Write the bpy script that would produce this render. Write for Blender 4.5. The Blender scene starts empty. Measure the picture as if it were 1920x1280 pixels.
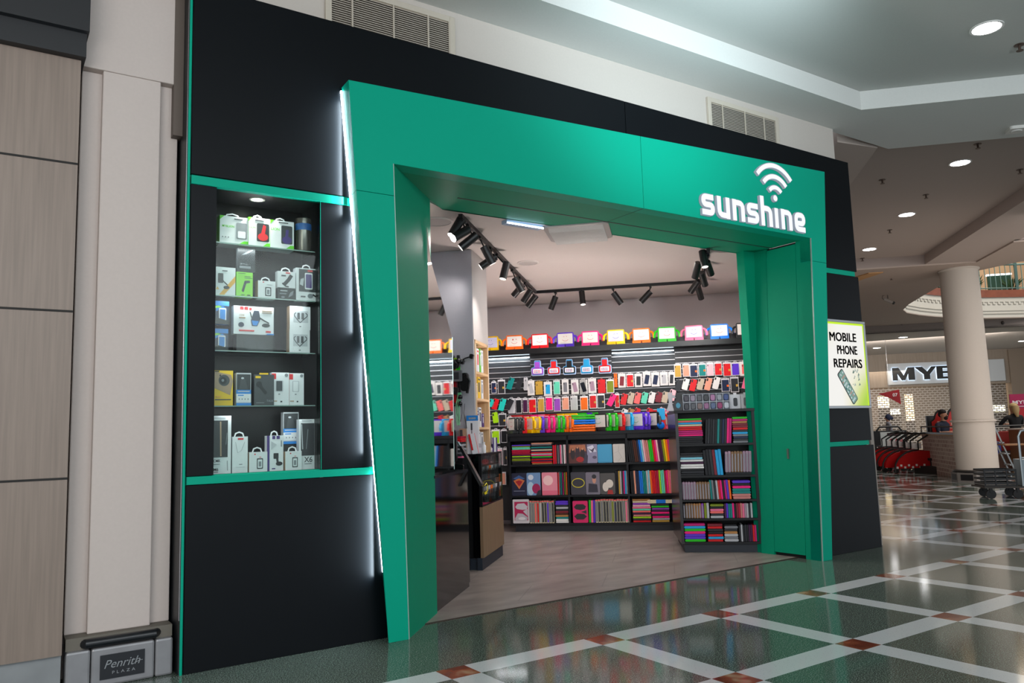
import bpy, bmesh, math, random
from math import pi, sin, cos, sqrt, radians
from mathutils import Vector, Matrix

S = bpy.context.scene
COL = S.collection
R2 = sqrt(2)

# ---------------------------------------------------------------- camera
F_PX, YAW, PITCH, ROLL = 1490.64, 0.593914, 0.114776, -0.030907
CAM = Vector((-2.2858, -4.0207, 1.3))
_f = Vector((sin(YAW)*cos(PITCH), cos(YAW)*cos(PITCH), sin(PITCH)))
_r = Vector((cos(YAW), -sin(YAW), 0)); _u = _r.cross(_f)
RV = _r*cos(ROLL)+_u*sin(ROLL); UVv = -_r*sin(ROLL)+_u*cos(ROLL); FV = _f
cd = bpy.data.cameras.new('camera'); cam = bpy.data.objects.new('camera', cd); COL.objects.link(cam)
cd.sensor_width = 36; cd.lens = F_PX/1920*36; cd.clip_end = 200
m3 = Matrix((RV, UVv, -FV)).transposed(); m4 = m3.to_4x4(); m4.translation = CAM; cam.matrix_world = m4
S.camera = cam

# ---------------------------------------------------------------- exposure, world, large lights
S.view_settings.view_transform = 'Standard'
S.view_settings.look = 'None'
S.view_settings.gamma = 1
S.view_settings.exposure = 1.0
S.view_settings.use_curve_mapping = False
W = bpy.data.worlds.new('daylight'); S.world = W; W.use_nodes = True
_bg = W.node_tree.nodes['Background']; _bg.inputs[0].default_value = (0.86, 0.93, 1, 1); _bg.inputs[1].default_value = 0.58

def light(name, kind, loc, target, power, color=(1, 1, 1), size=.1, size_y=None, blend=.5, angle=60, parent=None):
    d = bpy.data.lights.new(name, kind); d.energy = power; d.color = color
    if kind == 'AREA':
        d.shape = 'RECTANGLE' if size_y else 'DISK'; d.size = size
        if size_y: d.size_y = size_y
    else: d.shadow_soft_size = size
    if kind == 'SPOT': d.spot_size = radians(angle); d.spot_blend = blend
    o = bpy.data.objects.new(name, d); COL.objects.link(o)
    o.location = loc
    o.rotation_euler = (Vector(target)-Vector(loc)).to_track_quat('-Z', 'Y').to_euler()
    if parent: o.parent = parent; o.matrix_parent_inverse = Matrix()
    return o

YF0 = .9233
light('shopfront_fill', 'AREA', (-1, -7.5, 4.4), (1.0, 1, 1.4), 230, (.90, .96, 1), 8, 3)  # unseen area lamp under the ceiling, added to light the shopfront
light('bulkhead_fill', 'SPOT', (2.3, -1.2, 3.45), (2.6, .5, 4.53), 95, (.74, .92, 1), .2, blend=1, angle=105)  # no fitting here; added spot that brightens the bulkhead underside
light('coffer_fill', 'SPOT', (.5, -6.0, 1.6), (3.4, -1.2, 4.75), 210, (.78, .93, 1), .4, blend=1, angle=80)  # free-hanging spot aimed up, added to lift the coffer ceiling
light('hall_fill', 'AREA', (14, 1.0, 4.4), (14.5, 4, 0), 75, (1, .95, .91), 5, 3)  # area lamp below the hall ceiling, an added fill
light('hall_ceiling_fill', 'AREA', (13.5, 2.5, .5), (15, 7, 4.5), 36, (1, .84, .74), 5, 3)  # unseen up-facing lamp near the floor, brightens the hall ceiling
_p = (25.5, 11.5, 3.9); light('store_front_fill', 'AREA', _p, (32, 15.5, 1.2), 120, (1, .93, .86), 6, 1.5)  # extra lamp added so the shutter and sign come out brighter
for _z in (.8, 1.6, 2.4, 3.2): light('strip_wash', 'AREA', (-.02-.0834*_z, YF0-.03, _z), (-1.0, YF0-.0, _z), 3.6, (.75, .9, 1), .02, .8)
light('concourse_fill', 'AREA', (-4.2, -3.2, 2.4), (-2.0, 1, .9), 34, (1, .95, .9), 2, 2)
light('shop_floor_fill', 'AREA', (3.4, 2.2, 3.12), (3.5, 2.8, 0), 13, (1, .94, .9), 1.6, .5)  # added lamp for floor and bookcases, separate from the visible light panel
light('shop_ceiling_fill', 'SPOT', (3.2, 2.9, .9), (3.25, 3.1, 3.1), 75, (1, .88, .83), .2, blend=1, angle=150)  # unseen upward spot in mid-air, stands in for bounce onto the shop ceiling

# ---------------------------------------------------------------- pixel -> place (frame 1920x1280)
def ray(x, y): return RV*((x-960)/F_PX) - UVv*((y-640)/F_PX) + FV
def hit(x, y, p, n): d = ray(x, y); n = Vector(n); return CAM + d*((Vector(p)-CAM).dot(n)/d.dot(n))
def at_z(x, y, z=0): return hit(x, y, (0, 0, z), (0, 0, 1))
def at_y(x, y, Y): return hit(x, y, (0, Y, 0), (0, 1, 0))
def at_V(x, y, V):
    P = hit(x, y, (V*R2, 0, 0), (1, 1, 0)); return ((P.x-P.y)/R2, P.z)
def at_U(x, y, U):
    P = hit(x, y, (U*R2, 0, 0), (1, -1, 0)); return ((P.x+P.y)/R2, P.z)
def UV(u, v, z=0): return Vector(((u+v)/R2, (v-u)/R2, z))
def toUV(P): return ((P[0]-P[1])/R2, (P[0]+P[1])/R2)
A45 = -pi/4

# ---------------------------------------------------------------- materials
def lin(c): return tuple((v/12.92 if v <= .04045 else ((v+.055)/1.055)**2.4) for v in c)
def hx(h): h = h.lstrip('#'); return lin([int(h[i:i+2], 16)/255 for i in (0, 2, 4)])
MC = {}
def mat(h, rough=.5, metal=0, spec=.5, bump=0, scale=60, var=.0, coat=0):
    key = (h, rough, metal, spec, bump, scale, var, coat)
    if key in MC: return MC[key]
    m = bpy.data.materials.new('paint_'+h.strip('#')); m.use_nodes = True; nt = m.node_tree; b = nt.nodes['Principled BSDF']
    c = hx(h)
    b.inputs['Roughness'].default_value = rough; b.inputs['Metallic'].default_value = metal
    b.inputs['Specular IOR Level'].default_value = spec; b.inputs['Coat Weight'].default_value = coat
    tc = nt.nodes.new('ShaderNodeTexCoord'); nz = nt.nodes.new('ShaderNodeTexNoise'); nz.inputs['Scale'].default_value = scale
    nt.links.new(tc.outputs['Object'], nz.inputs['Vector'])
    mx = nt.nodes.new('ShaderNodeMix'); mx.data_type = 'RGBA'
    v = var or .04
    mx.inputs[6].default_value = (*[x*(1-v) for x in c], 1); mx.inputs[7].default_value = (*[min(1, x*(1+v)) for x in c], 1)
    nt.links.new(nz.outputs['Fac'], mx.inputs[0]); nt.links.new(mx.outputs[2], b.inputs['Base Color'])
    if bump:
        bp = nt.nodes.new('ShaderNodeBump'); bp.inputs['Strength'].default_value = bump; bp.inputs['Distance'].default_value = .002
        nt.links.new(nz.outputs['Fac'], bp.inputs['Height']); nt.links.new(bp.outputs[0], b.inputs['Normal'])
    MC[key] = m; return m
def glow(h, s):
    key = ('e', h, s)
    if key in MC: return MC[key]
    m = bpy.data.materials.new('lit_'+h.strip('#')); m.use_nodes = True; b = m.node_tree.nodes['Principled BSDF']
    b.inputs['Base Color'].default_value = (*[v*.2 for v in hx(h)], 1); b.inputs['Emission Color'].default_value = (*hx(h), 1); b.inputs['Emission Strength'].default_value = s
    MC[key] = m; return m
def glass(tint='#eef6f4', refl=1.0, name='clear_glass'):
    key = ('g', tint, refl)
    if key in MC: return MC[key]
    m = bpy.data.materials.new(name); m.use_nodes = True; nt = m.node_tree; nt.nodes.clear()
    o = nt.nodes.new('ShaderNodeOutputMaterial'); t = nt.nodes.new('ShaderNodeBsdfTransparent'); g = nt.nodes.new('ShaderNodeBsdfGlossy')
    t.inputs[0].default_value = (*hx(tint), 1); g.inputs['Roughness'].default_value = .02
    f = nt.nodes.new('ShaderNodeFresnel'); f.inputs[0].default_value = 1.45; x = nt.nodes.new('ShaderNodeMixShader')
    k = nt.nodes.new('ShaderNodeMath'); k.operation = 'MULTIPLY'; k.inputs[1].default_value = refl
    nt.links.new(f.outputs[0], k.inputs[0]); nt.links.new(k.outputs[0], x.inputs[0])
    nt.links.new(t.outputs[0], x.inputs[1]); nt.links.new(g.outputs[0], x.inputs[2]); nt.links.new(x.outputs[0], o.inputs[0])
    MC[key] = m; return m

# node helper
class NT:
    def __init__(s, name):
        s.m = bpy.data.materials.new(name); s.m.use_nodes = True; s.n = s.m.node_tree; s.b = s.n.nodes['Principled BSDF']
    def node(s, t, **k):
        n = s.n.nodes.new(t)
        for a, v in k.items(): setattr(n, a, v)
        return n
    def link(s, a, b): s.n.links.new(a, b)
    def math(s, op, a, b=None, c=None):
        n = s.node('ShaderNodeMath', operation=op)
        for i, v in enumerate((a, b, c)):
            if v is None: continue
            if isinstance(v, (int, float)): n.inputs[i].default_value = v
            else: s.link(v, n.inputs[i])
        return n.outputs[0]
    def mix(s, f, a, b):
        n = s.node('ShaderNodeMix', data_type='RGBA')
        if isinstance(f, (int, float)): n.inputs[0].default_value = f
        else: s.link(f, n.inputs[0])
        for i, v in ((6, a), (7, b)):
            if isinstance(v, str): n.inputs[i].default_value = (*hx(v), 1)
            else: s.link(v, n.inputs[i])
        return n.outputs[2]
    def ramp(s, f, stops, interp='LINEAR'):
        n = s.node('ShaderNodeValToRGB'); e = n.color_ramp.elements; n.color_ramp.interpolation = interp
        while len(e) < len(stops): e.new(.5)
        for q, (p, c) in zip(e, stops): q.position = p; q.color = (*hx(c), 1)
        s.link(f, n.inputs[0]); return n.outputs[0]

def floor_material():
    t = NT('terrazzo_grid'); tc = t.node('ShaderNodeTexCoord'); sp = t.node('ShaderNodeSeparateXYZ'); t.link(tc.outputs['Object'], sp.inputs[0])
    s, w, ox, oy = 1.055, .185, -.02, -.035
    X, Y = sp.outputs[0], sp.outputs[1]
    def band(c, o):
        q = t.math('DIVIDE', t.math('SUBTRACT', c, o), s)
        return t.math('LESS_THAN', t.math('MULTIPLY', t.math('ABSOLUTE', t.math('SUBTRACT', q, t.math('ROUND', q))), s), w/2)
    bx, by = band(X, ox), band(Y, oy)
    reg = t.math('MAXIMUM', t.math('LESS_THAN', Y, oy+w/2), t.math('GREATER_THAN', X, ox+6*s-w/2))
    bx, by = t.math('MULTIPLY', bx, reg), t.math('MULTIPLY', by, reg)
    line = t.math('MAXIMUM', bx, by); red = t.math('MULTIPLY', bx, by)
    n1 = t.node('ShaderNodeTexNoise'); n1.inputs['Scale'].default_value = 150; n1.inputs['Detail'].default_value = 3; t.link(tc.outputs['Object'], n1.inputs['Vector'])
    dark = t.ramp(n1.outputs['Fac'], [(.36, '#2c342e'), (.5, '#4d584f'), (.6, '#6d7970'), (.7, '#a3aea6')])
    n2 = t.node('ShaderNodeTexVoronoi'); n2.inputs['Scale'].default_value = 75; t.link(tc.outputs['Object'], n2.inputs['Vector'])
    white = t.ramp(n2.outputs['Distance'], [(.07, '#6a6e70'), (.16, '#c6c9cb')])
    n3 = t.node('ShaderNodeTexNoise'); n3.inputs['Scale'].default_value = 6; t.link(tc.outputs['Object'], n3.inputs['Vector'])
    rd = t.ramp(n3.outputs['Fac'], [(.4, '#6a2f1c'), (.58, '#8e4a2e'), (.7, '#a8886a')])
    c = t.mix(line, dark, white); c = t.mix(red, c, rd); t.link(c, t.b.inputs['Base Color'])
    t.b.inputs['Roughness'].default_value = .09; t.b.inputs['Specular IOR Level'].default_value = .36
    return t.m
def wood_material(name, a, b, sc=1.0, rough=.45):
    t = NT(name); tc = t.node('ShaderNodeTexCoord'); mp = t.node('ShaderNodeMapping'); mp.inputs['Scale'].default_value = (38*sc, 38*sc, 1.3*sc)
    t.link(tc.outputs['Object'], mp.inputs[0]); n = t.node('ShaderNodeTexNoise'); n.inputs['Scale'].default_value = 1.5; n.inputs['Detail'].default_value = 6; t.link(mp.outputs[0], n.inputs['Vector'])
    t.link(t.ramp(n.outputs['Fac'], [(.3, a), (.7, b)]), t.b.inputs['Base Color']); t.b.inputs['Roughness'].default_value = rough; return t.m
def vinyl_material():
    t = NT('shop_vinyl_floor'); tc = t.node('ShaderNodeTexCoord'); n = t.node('ShaderNodeTexNoise'); n.inputs['Scale'].default_value = 2.2; n.inputs['Detail'].default_value = 5
    mp = t.node('ShaderNodeMapping'); mp.inputs['Scale'].default_value = (1, 3, 1); mp.inputs['Rotation'].default_value = (0, 0, pi/4)
    t.link(tc.outputs['Object'], mp.inputs[0]); t.link(mp.outputs[0], n.inputs['Vector'])
    c = t.ramp(n.outputs['Fac'], [(.3, '#776c67'), (.7, '#968c86')])
    br = t.node('ShaderNodeTexBrick'); br.inputs['Scale'].default_value = 1; br.inputs['Brick Width'].default_value = 1.2; br.inputs['Row Height'].default_value = .6; br.inputs['Mortar Size'].default_value = .004
    mp2 = t.node('ShaderNodeMapping'); mp2.inputs['Rotation'].default_value = (0, 0, pi/4); t.link(tc.outputs['Object'], mp2.inputs[0]); t.link(mp2.outputs[0], br.inputs['Vector'])
    t.link(t.mix(t.math('MULTIPLY', br.outputs['Fac'], .6), c, '#5c534f'), t.b.inputs['Base Color']); t.b.inputs['Roughness'].default_value = .32; return t.m
def brick_material(name, scale, bw, rh, ms, a, b, mortar, bump=.6, axis=0):
    t = NT(name); tc = t.node('ShaderNodeTexCoord'); mp = t.node('ShaderNodeMapping'); mp.inputs['Rotation'].default_value = (pi/2, 0, 0) if axis == 0 else (pi/2, 0, pi/2)
    sp = t.node('ShaderNodeSeparateXYZ'); cb = t.node('ShaderNodeCombineXYZ'); t.link(tc.outputs['Object'], sp.inputs[0])
    t.link(sp.outputs[0 if axis == 0 else 1], cb.inputs[0]); t.link(sp.outputs[2], cb.inputs[1])
    nz = t.node('ShaderNodeTexNoise'); nz.inputs['Scale'].default_value = 12; t.link(cb.outputs[0], nz.inputs['Vector'])
    ad = t.node('ShaderNodeVectorMath', operation='MULTIPLY_ADD'); t.link(nz.outputs['Color'], ad.inputs[0]); ad.inputs[1].default_value = (.03, .03, 0); t.link(cb.outputs[0], ad.inputs[2])
    br = t.node('ShaderNodeTexBrick'); br.inputs['Scale'].default_value = scale; br.inputs['Brick Width'].default_value = bw; br.inputs['Row Height'].default_value = rh; br.inputs['Mortar Size'].default_value = ms; br.inputs['Mortar Smooth'].default_value = .3
    br.inputs['Color1'].default_value = (*hx(a), 1); br.inputs['Color2'].default_value = (*hx(b), 1); br.inputs['Mortar'].default_value = (*hx(mortar), 1)
    t.link(ad.outputs[0], br.inputs['Vector']); t.link(br.outputs['Color'], t.b.inputs['Base Color']); t.b.inputs['Roughness'].default_value = .85
    return t.m
def shutter_material():
    t = NT('perforated_shutter'); tc = t.node('ShaderNodeTexCoord'); sp = t.node('ShaderNodeSeparateXYZ'); cb = t.node('ShaderNodeCombineXYZ'); t.link(tc.outputs['Object'], sp.inputs[0])
    t.link(sp.outputs[0], cb.inputs[0]); t.link(sp.outputs[2], cb.inputs[1])
    br = t.node('ShaderNodeTexBrick'); br.inputs['Scale'].default_value = 1; br.inputs['Brick Width'].default_value = .2; br.inputs['Row Height'].default_value = .1; br.inputs['Mortar Size'].default_value = .024; br.inputs['Mortar Smooth'].default_value = .05
    t.link(cb.outputs[0], br.inputs['Vector'])
    t.b.inputs['Base Color'].default_value = (*hx('#b4aca4'), 1); t.b.inputs['Metallic'].default_value = .4; t.b.inputs['Roughness'].default_value = .45
    tr = t.node('ShaderNodeBsdfTransparent'); mx = t.node('ShaderNodeMixShader'); t.link(br.outputs['Fac'], mx.inputs[0]); t.link(tr.outputs[0], mx.inputs[1]); t.link(t.b.outputs[0], mx.inputs[2])
    t.link(mx.outputs[0], t.n.nodes['Material Output'].inputs[0]); return t.m

# ---------------------------------------------------------------- mesh builder
class MB:
    def __init__(s): s.v = []; s.f = []; s.i = []; s.M = Matrix()
    def add(s, vs, fs, m=0):
        o = len(s.v); s.v += [s.M @ Vector(v) for v in vs]; s.f += [[a+o for a in f] for f in fs]; s.i += [m]*len(fs); return s
    def box(s, x0, x1, y0, y1, z0, z1, m=0):
        return s.add([(x0, y0, z0), (x1, y0, z0), (x1, y1, z0), (x0, y1, z0), (x0, y0, z1), (x1, y0, z1), (x1, y1, z1), (x0, y1, z1)],
                     [(3, 2, 1, 0), (4, 5, 6, 7), (0, 1, 5, 4), (1, 2, 6, 5), (2, 3, 7, 6), (3, 0, 4, 7)], m)
    def prism(s, poly, y0, y1, m=0, axis='y'):      # poly in (x,z), extruded in y; axis 'z': poly (x,y) extruded in z; axis 'x': poly (y,z)
        n = len(poly)
        if axis == 'y': P = lambda a, b, c: (a, c, b)
        elif axis == 'z': P = lambda a, b, c: (a, b, c)
        else: P = lambda a, b, c: (c, a, b)
        vs = [P(a, b, y0) for a, b in poly]+[P(a, b, y1) for a, b in poly]
        return s.add(vs, [list(range(n)), list(range(2*n-1, n-1, -1))]+[(i, i+n, (i+1) % n+n, (i+1) % n) for i in range(n)], m)
    def rrect(s, x0, x1, z0, z1, r, y0, y1, m=0, seg=4, axis='y'):
        return s.prism(rrpoly(x0, x1, z0, z1, r, seg), y0, y1, m, axis)
    def cyl(s, p0, p1, r0, r1=None, seg=12, m=0, cap=True):
        r1 = r0 if r1 is None else r1; p0 = Vector(p0); p1 = Vector(p1); d = (p1-p0).normalized()
        a = d.orthogonal().normalized(); b = d.cross(a)
        vs = [p+(a*cos(t)+b*sin(t))*r for p, r in ((p0, r0), (p1, r1)) for t in [2*pi*k/seg for k in range(seg)]]
        fs = [(i, (i+1) % seg, (i+1) % seg+seg, i+seg) for i in range(seg)]
        if cap: fs += [list(range(seg-1, -1, -1)), list(range(seg, 2*seg))]
        return s.add(vs, fs, m)
    def tube(s, pts, r, seg=8, m=0, closed=False):
        P = [Vector(p) for p in pts]; n = len(P); vs = []; prev = None
        for i, p in enumerate(P):
            a = P[(i-1) % n] if (i or closed) else p; b = P[(i+1) % n] if (i < n-1 or closed) else p
            d = (b-a).normalized()
            if prev is None: o = d.orthogonal().normalized()
            else: o = (prev-d*prev.dot(d)).normalized()
            prev = o; q = d.cross(o); rr = r[i] if isinstance(r, (list, tuple)) else r
            vs += [p+(o*cos(2*pi*k/seg)+q*sin(2*pi*k/seg))*rr for k in range(seg)]
        fs = []
        for i in range(n if closed else n-1):
            j = (i+1) % n
            fs += [(i*seg+k, i*seg+(k+1) % seg, j*seg+(k+1) % seg, j*seg+k) for k in range(seg)]
        if not closed: fs += [list(range(seg-1, -1, -1)), list(range((n-1)*seg, n*seg))]
        return s.add(vs, fs, m)
    def lathe(s, prof, cx=0, cy=0, seg=32, m=0, cap=True):
        vs = [(cx+r*cos(2*pi*k/seg), cy+r*sin(2*pi*k/seg), z) for r, z in prof for k in range(seg)]
        n = len(prof); fs = [(i*seg+k, i*seg+(k+1) % seg, (i+1)*seg+(k+1) % seg, (i+1)*seg+k) for i in range(n-1) for k in range(seg)]
        if cap: fs += [list(range(seg-1, -1, -1)), list(range((n-1)*seg, n*seg))]
        return s.add(vs, fs, m)
    def ball(s, c, rx, ry=None, rz=None, m=0, seg=14, rings=9):
        ry = ry or rx; rz = rz or rx; vs = [(c[0], c[1], c[2]-rz)]
        for i in range(1, rings):
            a = -pi/2+pi*i/rings
            vs += [(c[0]+rx*cos(a)*cos(2*pi*k/seg), c[1]+ry*cos(a)*sin(2*pi*k/seg), c[2]+rz*sin(a)) for k in range(seg)]
        vs.append((c[0], c[1], c[2]+rz)); L = len(vs)-1; fs = [(0, 1+(k+1) % seg, 1+k) for k in range(seg)]
        for i in range(rings-2): fs += [(1+i*seg+k, 1+i*seg+(k+1) % seg, 1+(i+1)*seg+(k+1) % seg, 1+(i+1)*seg+k) for k in range(seg)]
        fs += [(1+(rings-2)*seg+k, 1+(rings-2)*seg+(k+1) % seg, L) for k in range(seg)]
        return s.add(vs, fs, m)
    def text(s, body, x, z, size, y, m=0, ext=.0006, bold=0, align='LEFT', width=None, shear=0, space=1):
        vs, fs, w = text_mesh(body, bold, shear, space); k = size
        kx = width/w if width else k
        dx = {'LEFT': 0, 'CENTER': -w*kx/2, 'RIGHT': -w*kx}[align]
        return s.add([(x+dx+a*kx, y-c*ext, z+b*k) for a, b, c in vs], fs, m)
    def ribbon(s, pts, w, y0, y1, m=0):              # flat stroke with mitred joints in the xz plane
        P = [Vector((a, b)) for a, b in pts]; n = len(P); L = []; Rr = []
        for i in range(n):
            d0 = (P[i]-P[i-1]).normalized() if i else (P[1]-P[0]).normalized()
            d1 = (P[i+1]-P[i]).normalized() if i < n-1 else d0
            t = (d0+d1).normalized(); nn = Vector((-t.y, t.x)); c = max(.5, nn.dot(Vector((-d1.y, d1.x))))
            L.append(P[i]+nn*w/2/c); Rr.append(P[i]-nn*w/2/c)
        vs = []
        for y in (y0, y1):
            for a in L+Rr: vs.append((a.x, y, a.y))
        k = 2*n; fs = []
        for i in range(n-1):
            fs += [(i, i+1, n+i+1, n+i), (k+i+1, k+i, k+n+i, k+n+i+1), (i+1, i, k+i, k+i+1), (n+i, n+i+1, k+n+i+1, k+n+i)]
        fs += [(0, n, k+n, k), (n-1, k+n-1, k+2*n-1, 2*n-1)]
        return s.add(vs, fs, m)
    def build(s, name, mats, parent=None, smooth=False, bevel=0, loc=None, rz=0, bseg=2):
        me = bpy.data.meshes.new(name); me.from_pydata([tuple(v) for v in s.v], [], s.f)
        if not isinstance(mats, (list, tuple)): mats = [mats]
        for q in mats: me.materials.append(q)
        me.polygons.foreach_set('material_index', s.i); me.validate(); me.update()
        if smooth: me.polygons.foreach_set('use_smooth', [True]*len(me.polygons)); me.set_sharp_from_angle(angle=radians(40))
        o = bpy.data.objects.new(name, me); COL.objects.link(o)
        if bevel:
            b = o.modifiers.new('bevel', 'BEVEL'); b.width = bevel; b.segments = bseg; b.limit_method = 'ANGLE'; b.angle_limit = radians(40)
        if parent: o.parent = parent
        if loc is not None: o.location = loc; o.rotation_euler = (0, 0, rz)
        return o
def rrpoly(x0, x1, z0, z1, r, seg=4):
    p = []
    for cx, cz, a in ((x1-r, z0+r, -pi/2), (x1-r, z1-r, 0), (x0+r, z1-r, pi/2), (x0+r, z0+r, pi)):
        p += [(cx+r*cos(a+pi/2*k/seg), cz+r*sin(a+pi/2*k/seg)) for k in range(seg+1)]
    return p
def ellp(cx, cz, rx, rz, n=20): return [(cx+rx*cos(2*pi*k/n), cz+rz*sin(2*pi*k/n)) for k in range(n)]
_T = {}
def text_mesh(body, bold, shear, space=1):
    k = (body, bold, shear, space)
    if k in _T: return _T[k]
    c = bpy.data.curves.new('t', 'FONT'); c.body = body; c.size = 1; c.extrude = 1; c.offset = bold; c.shear = shear; c.space_character = space; c.resolution_u = 3
    o = bpy.data.objects.new('t', c); COL.objects.link(o)
    bpy.context.view_layer.update()
    me = bpy.data.meshes.new_from_object(o.evaluated_get(bpy.context.evaluated_depsgraph_get()))
    vs = [tuple(v.co) for v in me.vertices]; fs = [list(p.vertices) for p in me.polygons]
    bpy.data.objects.remove(o); bpy.data.curves.remove(c); bpy.data.meshes.remove(me)
    x0 = min(v[0] for v in vs); w = max(v[0] for v in vs)-x0
    vs = [((a-x0), b, c_) for a, b, c_ in vs]
    _T[k] = (vs, fs, w); return _T[k]

def tag(o, label, cat, group=None, kind=None):
    if label: o['label'] = label
    if cat: o['category'] = cat
    if group: o['group'] = group
    if kind: o['kind'] = kind
    return o
def thing(name, label, cat, loc=(0, 0, 0), rz=0, group=None):
    o = bpy.data.objects.new(name, None); COL.objects.link(o); o.empty_display_size = .1
    o.location = loc; o.rotation_euler = (0, 0, rz); return tag(o, label, cat, group)
def struct(name, mb, m, **k):
    o = mb.build(name, m, **k); o['kind'] = 'structure'; return o
def dup(o, parent=None):
    c = o.copy(); COL.objects.link(c)
    if parent: c.parent = parent
    for ch in list(o.children): dup(ch, c)
    return c
ORD = ['first', 'second', 'third', 'fourth', 'fifth', 'sixth', 'seventh', 'eighth', 'ninth', 'tenth', 'eleventh', 'twelfth', 'thirteenth', 'fourteenth', 'fifteenth', 'sixteenth', 'seventeenth', 'eighteenth', 'nineteenth', 'twentieth', 'twenty-first', 'twenty-second', 'twenty-third', 'twenty-fourth']

CN = dict(black='#15151a', dark='#2a2b30', grey='#77777d', silver='#b5b4b8', white='#e4e1de', cream='#d8c9a6', navy='#1c2647', blue='#0a72d8', sky='#1f9fd8', lightblue='#7ec3d6',
          teal='#0b7f7c', turquoise='#1fc0b4', mint='#62d0ae', green='#24b81a', lime='#9fd312', olive='#7c8a18', yellow='#f2c200', gold='#c29a3e', orange='#f26a0c', tan='#b07a45',
          peach='#e39a80', rose='#c97d78', salmon='#ee6a66', red='#d3141c', crimson='#b01038', maroon='#7e2230', magenta='#c01070', hotpink='#f0187c', pink='#ee6f94', palepink='#f0b7c0',
          purple='#5b33c4', violet='#9648b8', plum='#43183f', brown='#4a2417', mauve='#a8879a', bronze='#8c6a4c')
NICE = {'hotpink': 'hot pink', 'lightblue': 'light blue', 'palepink': 'pale pink', 'sky': 'sky blue'}
def nm(c): return NICE.get(c, c)
def C(c, r=.4): return mat(CN[c], r, spec=.28)

M_black = mat('#04080d', .45, spec=.16, bump=.05, scale=400)
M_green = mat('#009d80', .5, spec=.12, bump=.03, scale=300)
M_white = mat('#c9c2ba', .7)
M_wall = mat('#a8a09a', .8)
M_ceil = mat('#c4beb8', .85)
M_shopceil = mat('#cfc4bf', .8)
M_shopwall = mat('#d2c6c6', .8)
M_blk_ = mat('#0d0d10', .35)
M_gblk = mat('#050506', .08, spec=.6)
M_alu = mat('#b8bcc0', .3, metal=.9)
M_timber = wood_material('pale_timber', '#a3836a', '#bc9c80')
M_led_ = glow('#dff0ff', 7)
# ================================================================ mall shell
ZS = 4.53      # underside of the mall bulkhead
XL, XR, YF, YP, ZT = -1.2802, 5.6, .9233, .79, 4.153
YW = .985
fl = MB(); fl.box(-14, 60, -14, 48, -.1, 0); struct('floor', fl, floor_material())

# shop floor slab (in the place of the terrazzo behind the threshold)
P0, P1 = (.30, 1.09), (4.60, 1.09)
def uvp(u, v): p = UV(u, v); return (p.x, p.y)
sf = MB(); sf.prism([P0, P1, uvp(2.5, 4.4), uvp(2.5, 7.1), uvp(-1.7, 7.1), uvp(-1.7, 1.6)], -.004, .004, axis='z')
struct('floor_shop', sf, vinyl_material())
th = MB(); th.box(.3, 4.6, 1.078, 1.092, 0, .006); struct('trim_1', th, mat('#3a2b24', .5, metal=.3))

# white wall above the shopfront with two louvres
w = MB(); w.box(-3.5, 5.46, YW, YW+.12, 4.1, ZS+.3); struct('wall_upper', w, mat('#beb6ae', .8))
s1, s2 = uvp(3.46, 4.84), uvp(3.9, 5.6)
w = MB(); w.prism([(5.3, 1.31), (5.3, 1.1), (5.46, 1.0), uvp(3.25, 36), uvp(3.1, 36), uvp(3.1, 5.2)], 0, 4.78, axis='z'); struct('wall_side', w, mat('#9c8f88', .8))

# bulkhead underside (chevron along the shopfront then at 45 degrees) and coffer riser
def beam_poly():
    yB, VB, VA = .50, 4.06, 5.42
    # inner corner B: y=yB & V=VB -> x
    xB = VB*R2-yB
    xA = VA*R2-(YW+.05)
    far = 16
    return [(-14, YW+.05), (xA, YW+.05), (xA+far/R2, YW+.05-far/R2), (xB+far/R2, yB-far/R2), (xB, yB), (-14, yB)]
bp = beam_poly()
w = MB(); w.prism(bp, ZS, ZS+.27, axis='z'); struct('ceiling_bulkhead', w, mat('#cfd0cc', .75))
# coffer ceiling above the concourse
w = MB(); w.prism([(-14, -14), (22, -14), (bp[3][0]+.3, bp[3][1]), (bp[4][0], bp[4][1]+.2), (-14, bp[4][1]+.2)], ZS+.2, ZS+.3, axis='z'); struct('ceiling', w, mat('#b9bab6', .8))
# bay with downlights
ZB = 4.73
w = MB(); w.prism([uvp(3.3, 5.0), uvp(3.82, 5.35), uvp(3.82, 13.25), uvp(3.3, 13.25)], ZS, ZS+.3, axis='z'); struct('ceiling_strip', w, mat('#b3a59c', .85))
w = MB(); w.prism([uvp(3.4, 5.0), uvp(6.65, 5.0), uvp(6.65, 13.2), uvp(3.4, 13.2)], ZB, ZB+.1, axis='z'); struct('ceiling_bay', w, mat('#a79a92', .85))
w = MB(); w.prism([uvp(7.65, -2), uvp(16, -2), uvp(16, 11.4), uvp(7.65, 11.4)], ZB, ZB+.1, axis='z'); struct('ceiling_side_bay', w, mat('#b3a59c', .85))
w = MB(); w.prism([uvp(6.62, 5.4), uvp(7.68, 5.4), uvp(7.68, 13.3), uvp(6.62, 13.3)], ZS, ZS+.3, axis='z'); struct('ceiling_beam', w, mat('#ab9d95', .85))
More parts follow.
